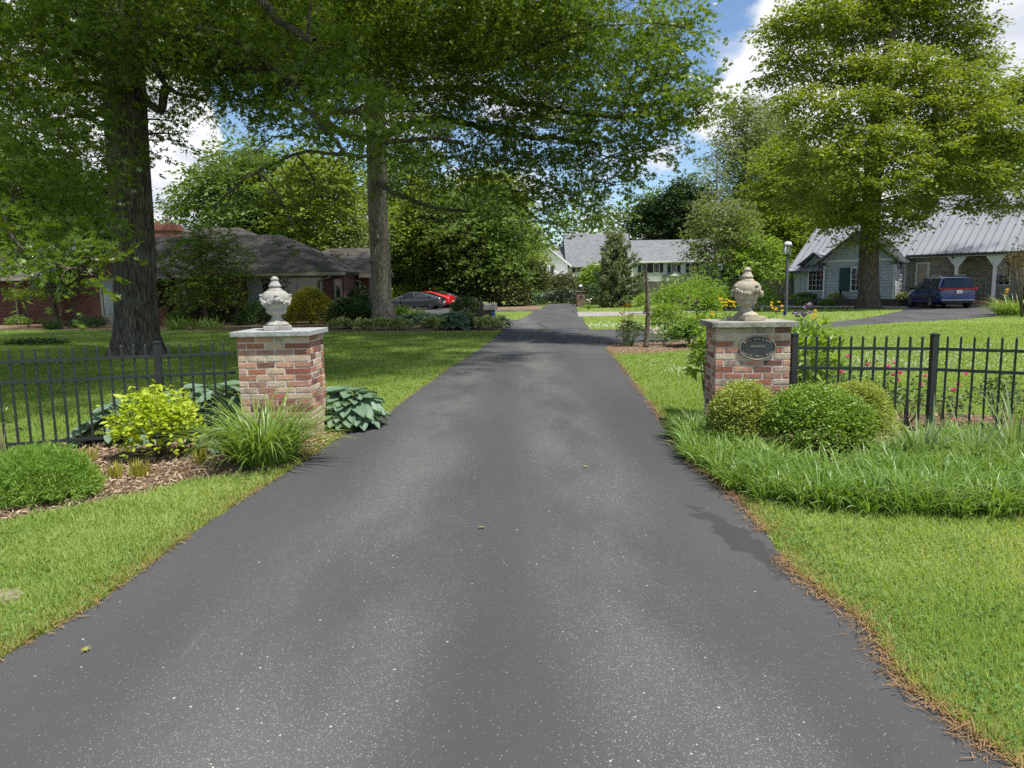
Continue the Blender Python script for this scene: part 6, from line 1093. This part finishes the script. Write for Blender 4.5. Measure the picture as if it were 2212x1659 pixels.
cl2 = [(700, 40, 27, 2.6, 1.4), (840, 70, 27, 2.8, 1.5), (990, 40, 25, 2.8, 1.5), (1140, 50, 24, 2.8, 1.6), (1290, 50, 22, 2.3, 1.6), (1410, 50, 19, 1.3, .9), (1455, 110, 18, .7, .4), (1480, 60, 18.5, .5, .35), (760, 150, 26, 2.4, 1.2), (930, 160, 25, 2.4, 1.2), (1090, 170, 23, 2.4, 1.3), (1250, 160, 21, 2.0, 1.2), (1390, 180, 19, 1.4, .9), (1490, 200, 17.5, .75, .55), (1530, 190, 17, .4, .4), (880, 240, 24, 2.2, .9), (1040, 260, 23, 2.2, 1), (1190, 260, 21.5, 2.0, 1.1), (1330, 260, 19.5, 1.6, .9), (1440, 250, 18, 1.0, .6), (1510, 245, 17.3, .45, .35),
       (830, 320, 30, 1.6, .8), (950, 340, 26, 1.6, .8, .9), (1080, 350, 24, 1.7, .9), (1210, 350, 22, 1.5, .9), (1320, 340, 20, 1.2, .7), (1420, 320, 19, .8, .5, .8), (1000, 410, 26, 1.4, .55, .8), (1110, 430, 25, 1.4, .5, .8), (1230, 420, 23, 1.2, .6), (1330, 400, 21, .8, .5, .8), (880, 400, 29, 1.3, .5, .7), (650, 390, 30, 1.5, .6, .35), (570, 430, 29, 1.3, .6, .3), (660, 480, 29, 1.1, .5, .3), (620, 535, 28.5, .7, .3, .3), (720, 430, 30, 1.2, .7, .4), (1450, 160, 18.5, .7, .4), (1170, 480, 25, 1.0, .4, .7), (1290, 460, 22.5, .8, .4, .7), (700, 560, 29, .6, .25, .35)]
top2 = [(0, 0, 21, 4, 2), (-4, -5, 18, 3.5, 1.8), (-3, 6, 17, 3.5, 1.8), (6, 5, 16, 3.5, 1.8), (-9, 0, 15, 3.2, 1.6), (-8, -8, 14, 3, 1.5), (-11, 6, 12, 3, 1.5), (-13, -1, 11, 2.8, 1.4), (-10, 10, 10, 2.6, 1.3)]
cl2 = [(x, y, Y + 1.6) + tuple(q) for x, y, Y, *q in cl2]
q_ = random.Random(77)
def hang(pts, n, l0, l1, dx):
    for i in range(n):
        k = q_.uniform(0, len(pts) - 1.01); a = pts[int(k)].lerp(pts[int(k) + 1], k % 1); l = q_.uniform(l0, l1); sx = q_.uniform(-dx, dx); m_ = a + Vector((sx * .4, q_.uniform(-.3, .3), -l * .35)); e = a + Vector((sx, q_.uniform(-.4, .4), -l)); L2.append(([a, m_, e], .022, .006))
        for _ in range(3): u = q_.uniform(.3, .95); c_ = a.lerp(e, u); L2.append(([c_, c_ + Vector((q_.uniform(-.5, .5), q_.uniform(-.2, .2), -q_.uniform(.2, .7)))], .010, .004))
hang([A(661, 327, 30), A(600, 350, 28), A(522, 391, 26), A(458, 450, 25)], 9, .5, 1.6, .8); hang([A(690, 258, 28), A(745, 330, 25)], 3, .5, 1.2, .6); hang([A(1032, 273, 26), A(1110, 290, 24), A(1290, 312, 21.5)], 12, .8, 2.2, 1.2); hang([A(850, 415, 33), A(1012, 456, 28)], 5, .5, 1.2, .8)
for (xa, ya, Ya), (xb, yb, Yb) in (((652, 283, 30), (540, 282, 27)), ((640, 272, 30), (560, 258, 27)), ((622, 296, 29), (556, 325, 27.5))):
    a, e = A(xa, ya, Ya), A(xb, yb, Yb); m_ = a.lerp(e, .5) + Vector((0, 0, .25)); L2.append(([a, m_, e], .045, .012))
    for _ in range(9): u = q_.uniform(.2, 1); c_ = a.lerp(e, u) + Vector((0, 0, .5 * u * (1 - u))); L2.append(([c_, c_ + Vector((-q_.uniform(.3, 1.0), q_.uniform(-.4, .4), q_.uniform(-.7, .3)))], .012, .004))
clumps = C(b, cl2, 1150) + [(x, y, z, rx, rz, int(330 * rx * rz)) for x, y, z, rx, rz in top2]  # top2 and the grid below: upper crown added to shade the house
for ix in range(8):
    for iy in range(4): clumps.append((-19 + ix * 2.8 + (iy % 2) * 1.3 - b[0], 31 + iy * 2.9 - b[1], 13 + (ix * 5 + iy * 3) % 4 * .5, 2.0, .9, 1100, 1.5))
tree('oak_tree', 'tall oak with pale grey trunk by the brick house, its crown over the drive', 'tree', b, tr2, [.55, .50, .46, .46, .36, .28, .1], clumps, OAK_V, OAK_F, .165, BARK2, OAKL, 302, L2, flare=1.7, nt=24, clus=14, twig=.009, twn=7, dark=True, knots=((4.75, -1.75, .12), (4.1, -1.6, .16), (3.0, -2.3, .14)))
# oak before the grey house
b = G(1878, 667); bo = Vector((b[0], b[1], 0)); tr3 = [(0, 0, 0), tuple(A(1876, 590, b[1]) - bo), tuple(A(1880, 500, b[1]) - bo), tuple(A(1885, 380, b[1]) - bo), tuple(A(1900, 200, b[1]) - bo), (1, 0, 19)]
cl3 = [(1690, 70, 44, 1.6, .9), (1760, 30, 43, 2.4, 1.5), (1850, 60, 45, 2.6, 1.6), (1950, 30, 45, 2.6, 1.6), (2050, 70, 45, 2.6, 1.6), (2100, 130, 44, 1.8, 1.2), (1720, 120, 43, 1.6, .9), (1810, 150, 44, 2.4, 1.2), (1930, 140, 42, 2.6, 1.5), (2040, 180, 42, 2.6, 1.3), (2160, 210, 43, 2.2, 1.2), (1680, 165, 43.5, 1.2, .7), (1730, 215, 42, 1.6, .9), (1860, 220, 41, 2.4, 1.1), (1990, 230, 42, 2.6, 1.2), (2110, 250, 41, 2.6, 1.2), (1780, 270, 42, 2.0, 1.0), (1890, 290, 40, 2.2, 1.0), (2000, 310, 41, 2.4, 1.1), (2130, 320, 42, 2.6, 1.2), (2220, 300, 42, 2.2, 1.2), (1830, 330, 40, 2.0, .9), (1950, 350, 40, 1.8, .8), (2060, 370, 41, 2.4, 1.1), (2170, 400, 42, 2.2, .9), (1850, 395, 40, 2.0, .8), (1930, 390, 39.5, 1.5, .7), (1800, 440, 42, 1.7, .8), (1880, 450, 41, 1.9, .8), (1820, 480, 42, 1.3, .55), (1905, 495, 41.5, 1.2, .5), (1960, 470, 41.5, 1.0, .45), (1730, 420, 47, 1.6, 1.2, .8), (1760, 350, 46, 1.8, 1.2, .8), (1980, 430, 43, 1.8, .8), (2110, 440, 43, 1.4, .6), (2205, 445, 43, 1.2, .6), (1845, 520, 42.5, .7, .3), (1930, 525, 43, .7, .3), (2250, 180, 43, 2.4, 1.4), (1900, -40, 45, 4, 2), (2060, -50, 45, 4, 2)]
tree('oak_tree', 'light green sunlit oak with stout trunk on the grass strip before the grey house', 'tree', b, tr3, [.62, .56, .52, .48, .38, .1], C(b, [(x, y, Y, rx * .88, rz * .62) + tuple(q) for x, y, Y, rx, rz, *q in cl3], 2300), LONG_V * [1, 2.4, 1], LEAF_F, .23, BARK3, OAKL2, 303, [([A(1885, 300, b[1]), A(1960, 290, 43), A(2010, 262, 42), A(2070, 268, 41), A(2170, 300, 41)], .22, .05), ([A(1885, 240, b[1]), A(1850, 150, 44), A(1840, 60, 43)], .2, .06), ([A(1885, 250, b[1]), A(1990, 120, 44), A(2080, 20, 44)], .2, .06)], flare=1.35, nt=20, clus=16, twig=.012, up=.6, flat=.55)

def crown(h, z0, rad, n, dens, r, shape='round', lo=1.5, hi=2.6):
    out = []
    for i in range(n):
        u = (i + .5) / n; z = z0 + (h - z0) * u
        w_ = math.sin(PI * (.12 + .80 * u)) ** .7 if shape == 'round' else (1 - u * .85 if shape == 'cone' else (.55 + .45 * math.sin(PI * u)) )
        a = i * 2.4 + r.uniform(-.5, .5); q = rad * w_ * r.uniform(.35, .8); rx = r.uniform(lo, hi) * rad / 4.5; out.append((q * math.cos(a), q * math.sin(a), z, rx, rx * .55, int(dens * rx * rx * .55)))
    return out
def gtree(name, label, x, y_top, Y, rad, z0, lm, seed, size=.32, n=22, dens=330, bark=None, shape='round', trunk_r=.22, group='trees beyond the houses', T=LEAF_V, F=LEAF_F, base=None, clus=14, twn=4, xt=None, **k):
    r = random.Random(seed); p = at(x, y_top, Y); h = p.z; bs = base or (p.x, p.y); tr = [(0, 0, 0), (r.uniform(-.2, .2), 0, h * .4), (r.uniform(-.4, .4), 0, h * .93)]
    return tree(name, label, 'tree', bs, tr, [trunk_r, trunk_r * .75, .04], crown(h, z0, rad, n, dens, r, shape), T, F, size, bark or BARK3, lm, seed, group=group, nt=10, clus=clus, twn=twn, twig=.015, flare=1.4, **k)
gtree('broadleaf_tree', 'rounded bright green tree rising behind the brick house roof, under the bare twigs', 530, 330, 62, 5.2, 3.0, MIDL, 311, .42, 30, 300); gtree('broadleaf_tree', 'yellow-green tree behind the hip roof, left of the grey oak trunk', 690, 330, 58, 4.2, 2.5, YGL, 312, .38, 26, 320); gtree('broadleaf_tree', 'small light tree over the low roof end, beside the grey oak trunk', 755, 470, 56, 2.4, 1.5, PALEL, 313, .34, 14, 330)
gtree('broadleaf_tree', 'green tree left of the brick chimney behind the big trunk', 300, 470, 66, 3.0, 2, MIDL, 314, .4, 12, 300); gtree('broadleaf_tree', 'small pale green tree right of the brick chimney', 425, 475, 68, 2.4, 2, YGL, 315, .4, 12, 300); gtree('broadleaf_tree', 'dense tree filling the gap between yellow-green tree and grey oak', 610, 400, 70, 4.0, 2, MIDL, 316, .42, 22, 300); gtree('broadleaf_tree', 'dark tall tree above the cars, just right of the grey oak trunk', 880, 330, 74, 4.6, 2, MIDL, 317, .42, 28, 300)
gtree('broadleaf_tree', 'layered tree with dark trunk right behind the parked cars', 966, 440, 68, 5.0, 1.9, MIDL, 318, .36, 34, 340, trunk_r=.34); gtree('broadleaf_tree', 'sunlit yellow-green tree between grey oak and the cars tree', 915, 400, 66, 3.0, 4.0, YGL, 319, .34, 16, 320); gtree('broadleaf_tree', 'green tree with pale trunk behind the yew bush', 1000, 430, 66, 4.4, 1.6, MIDL, 320, .36, 26, 320, bark=BARK2, trunk_r=.26); gtree('broadleaf_tree', 'dark leafy tree hanging over the drive left of the white gable', 1072, 425, 64, 3.4, 1.4, MIDL, 321, .36, 26, 330); gtree('broadleaf_tree', 'mid green tree behind the cars tree, farther back', 1060, 380, 90, 5.5, 3, YGL, 322, .5, 26, 280)
gtree('conifer_tree', 'dark spire conifer peeking above the chimney', 372, 432, 86, 1.8, 5.5, DARKL, 323, .4, 16, 300, shape='cone')
gtree('conifer_tree', 'dark drooping conifer behind the brick gable, left of the big trunk', 205, 380, 62, 3.4, 2, DARKL, 324, .42, 24, 300, shape='cone'); gtree('conifer_tree', 'dark conifer at the left end behind the brick house', 95, 330, 64, 4.2, 2, DARKL, 325, .42, 26, 280, shape='cone'); gtree('conifer_tree', 'dark conifer between grey oak and layered cars tree', 893, 470, 72, 2.8, .8, DARKL, 326, .4, 24, 330, shape='cone'); gtree('broadleaf_tree', 'green tree at the far left edge beyond the brick house', 0, 300, 60, 5, 2, MIDL, 327, .42, 24, 260)
gtree('birch_tree', 'pale airy tall tree against the cloud, left of the sunlit oak', 1618, 215, 92, 5.0, 6, PALEL, 331, .42, 34, 190, bark=BARK2, trunk_r=.2, clus=8, twn=9); gtree('birch_tree', 'pale airy tall tree right beside its twin, nearer to the sunlit oak', 1672, 232, 96, 4.4, 6, PALEL, 332, .42, 30, 190, bark=BARK2, trunk_r=.2, clus=8, twn=9); gtree('bare_tree', 'nearly leafless pale tree before the sky gap', 1552, 285, 84, 3.4, 7, PALEL, 333, .34, 18, 40, bark=BARK2, trunk_r=.24, clus=5, twn=9)
gtree('broadleaf_tree', 'yellow-green tree between the pale twins and the sunlit oak trunk', 1712, 300, 66, 4.2, 2.6, YGL, 334, .36, 32, 330); gtree('broadleaf_tree', 'bright green maple above the board fence, left of the metal roof', 1690, 470, 63, 3.0, 2.2, YGL, 335, .34, 18, 340); gtree('locust_tree', 'feathery light green locust before the white house wing', 1565, 440, 60, 3.1, 1.6, PALEL, 336, .28, 26, 420, trunk_r=.12); gtree('broadleaf_tree', 'green tree leaning over the board fence behind the mossy urn', 1640, 520, 58, 2.4, 1.5, GLEAFY, 337, .3, 18, 360)
gtree('sapling', 'slim young tree with two thin stems before the slim lamp', 1538, 545, 44, .75, 1.9, GLEAF, 338, .2, 9, 420, trunk_r=.05, clus=8, group=None)
gtree('broadleaf_tree', 'dark tree behind the white house wing, below the sky gap', 1480, 400, 128, 6, 3, DARKL, 339, .6, 24, 220); gtree('broadleaf_tree', 'deep green tree behind the white house roof ridge', 1420, 430, 132, 5.5, 3, DARKL, 340, .6, 22, 220); gtree('broadleaf_tree', 'tree crown rising behind the metal roof, farther right', 2110, 300, 84, 6.5, 4, MIDL, 341, .5, 26, 220); gtree('broadleaf_tree', 'tree crown behind the left end of the metal roof', 1790, 330, 84, 5, 3, MIDL, 342, .5, 24, 240)
# woods far behind everything: one mass
r = np.random.default_rng(350); P = []; OUT = []
for i in range(64):
    X0 = -125 + i * 4.1 + r.normal(0, 1.5); Y0 = r.uniform(128, 165); lowr = 8.0 if X0 < -16 else (12.5 if X0 < 34 else 9.5); h = r.uniform(lowr * 1.15, lowr * 1.75); k = 900; d = r.normal(0, 1, (k, 3)); d /= np.linalg.norm(d, axis=1, keepdims=True); q = np.random.default_rng(i); lump = sum(np.exp(-((1 - d @ (c_ / np.linalg.norm(c_))) * 8)) * a_ for c_, a_ in [(q.normal(0, 1, 3), q.uniform(-.3, .5)) for _ in range(10)])
    P.append(d * (r.uniform(.7, 1, k)[:, None] * (1 + .5 * lump[:, None])) * [4.2, 3.5, h * .52] + [X0, Y0, h * .52]); OUT.append(d)
P = np.concatenate(P); OUT = np.concatenate(OUT); ok = P[:, 2] > .1; P, OUT = P[ok], OUT[ok]; V, F = scatter(LEAF_V, LEAF_F, P, leaf_orient(len(P), r, .4, OUT, .1), .95 * r.uniform(.6, 1.2, len(P)))
tag(np_obj('woods', V, F, MIDL), 'continuous green woods closing the view behind the houses', 'woods', None, 'stuff')
# spruce at the end of the lawn
def spruce(label, x, y, ytop, halfpx, seed):
    g = G(x, y); h = at(x, ytop, g[1]).z; rad = halfpx * g[1] / 1550; t = thing('spruce_tree', label, 'tree', (*g, 0)); m = MB(); r = random.Random(seed); rn = np.random.default_rng(seed); m.tube([(0, 0, 0), (0, 0, h * .5), (0, 0, h)], [.2, .12, .02], 10); P = []; D = []
    for i in range(86):
        z = h * (.03 + .95 * (i / 86) ** 1.1); ln = rad * (1 - z / h) ** .55 * (arm := r.uniform(.5, .85) if r.random() < .68 else r.uniform(1.0, 1.35)) + .1; a = i * 2.4 + r.uniform(-.4, .4); ux, uy = math.cos(a), math.sin(a); rise = .2 + (.7 if arm < .9 else 1.3) * (z / h); pth = [(0, 0, z), (ux * ln * .5, uy * ln * .5, z - .10 * ln + rise * ln * .15), (ux * ln, uy * ln, z + rise * ln * .45 - .08 * ln)]; m.tube(pth, [.035, .022, .008], 5, False)
        for k in range(int(62 * ln) + 16):
            u = r.uniform(.12, 1.0); b = [pth[0][j] * (1 - u) ** 2 + 2 * pth[1][j] * u * (1 - u) + pth[2][j] * u * u for j in range(3)]
            for _ in range(2): P.append((b[0] + r.gauss(0, .09), b[1] + r.gauss(0, .09), b[2] - abs(r.gauss(0, .13)))); D.append((ux * .4 + r.gauss(0, .4), uy * .4 + r.gauss(0, .4), -.75 + r.gauss(0, .3) + (1.2 if u > .9 else 0)))
    m.build('trunk', BARK3, t, True); P = np.array(P); D = np.array(D); V, F = scatter(LONG_V * [1, 1.5, 1], LEAF_F, P, frames(D, rn.normal(0, 1, P.shape)), .30 * rn.uniform(.6, 1.2, len(P))); np_obj('crown', V, F, SPRL, t); return t
spruce('spruce with upswept drooping branches at the drive end before the white house', 1330, 664, 496, 56, 361)
gtree('dogwood_tree', 'layered dogwood before the brick house, left of the pale urn', 432, 500, 36, 2.3, 1.2, leafm('dogwood_leaf', (.055, .12, .012), (.13, .20, .02), .42, .45, .3, cs=.6, hue=.5), 371, .17, 26, 560, trunk_r=.11, group=None, flat=.3); gtree('maple_tree', 'small shaded maple with twisted trunk before the left brick wall', 112, 560, 37, 1.7, 2.0, DLEAF, 372, .16, 14, 520, trunk_r=.13, group=None, flat=.3)
p = at(55, 640, 35.5); shrub('maple_spray', 'yellow-green low spray of leaves at the left brick wall', 'shrub', (p.x, p.y), (.9, .4, .3), 700, LEAF_V, LEAF_F, .13, YGL, 373, 1.55, .5, .3, .6, .3, 5, cluster=5)
p = at(2208, 575, 31); shrub('purple_shrub', 'bronze-leaved twiggy shrub at the right edge before the porch', 'shrub', (p.x + .15, p.y), (.8, .7, 1.3), 900, LEAF_V, LEAF_F, .12, leafm('purple_leaf', (.10, .075, .04), (.16, .12, .06), .3, .5, .3, cs=2), 374, 1.9, .45, .3, .5, .4, 14, cluster=5)
for i, (x, Y, w_, h, mt_, lab) in enumerate(((875, 66, 2.6, 1.0, YGL, 'yellow-green hedge behind the grey sedan hood'), (940, 68, 2.6, 1.0, YGL, 'yellow-green hedge behind the red car'), (1030, 62, 1.6, 1.4, DARKL, 'black-green bush hidden in shade left of the grey-olive bush'), (1062, 64, 1.5, 1.7, DARKL, 'black-green bush behind the mailbox yew'))): p = at(x, 640, Y); shrub('garden_shrub', lab, 'shrub', (p.x, p.y), (w_, w_ * .6, h), int(700 * w_ * h), LEAF_V, LEAF_F, .3, mt_, 380 + i, h * .7, .6, .2, .5, .6, 5, 'bushes behind the cars', cluster=5)
# fallen leaves on the drive
LF = leafm('fallen_leaf', (.30, .36, .05), (.42, .30, .12), .2, .5, .3, cs=9, hue=.9); r = random.Random(6)
for i, (x, y, lab) in enumerate(((1261, 1010, 'single yellow-green oak leaf on the drive left of the liriope'), (1290, 820 + 183, None), (184, 1405, 'yellow leaf lying on the drive near the left verge'), (1049, 1143, 'small brown leaf in the middle of the drive'), (1448, 965, 'pale leaf on the drive beside the boxwoods'))):
    if lab is None: continue
    g = G(x, y); V, F = scatter(OAK_V, OAK_F, np.array([(0, 0, 0.0)]), frames(np.array([(1, .5, .05)]), np.array([(0.1, -.1, 1)])), .06); o = np_obj('fallen_leaf', V, F, LF); o.location = (*g, .018); o.rotation_euler = (0, 0, r.uniform(0, 6)); tag(o, lab, 'leaf')
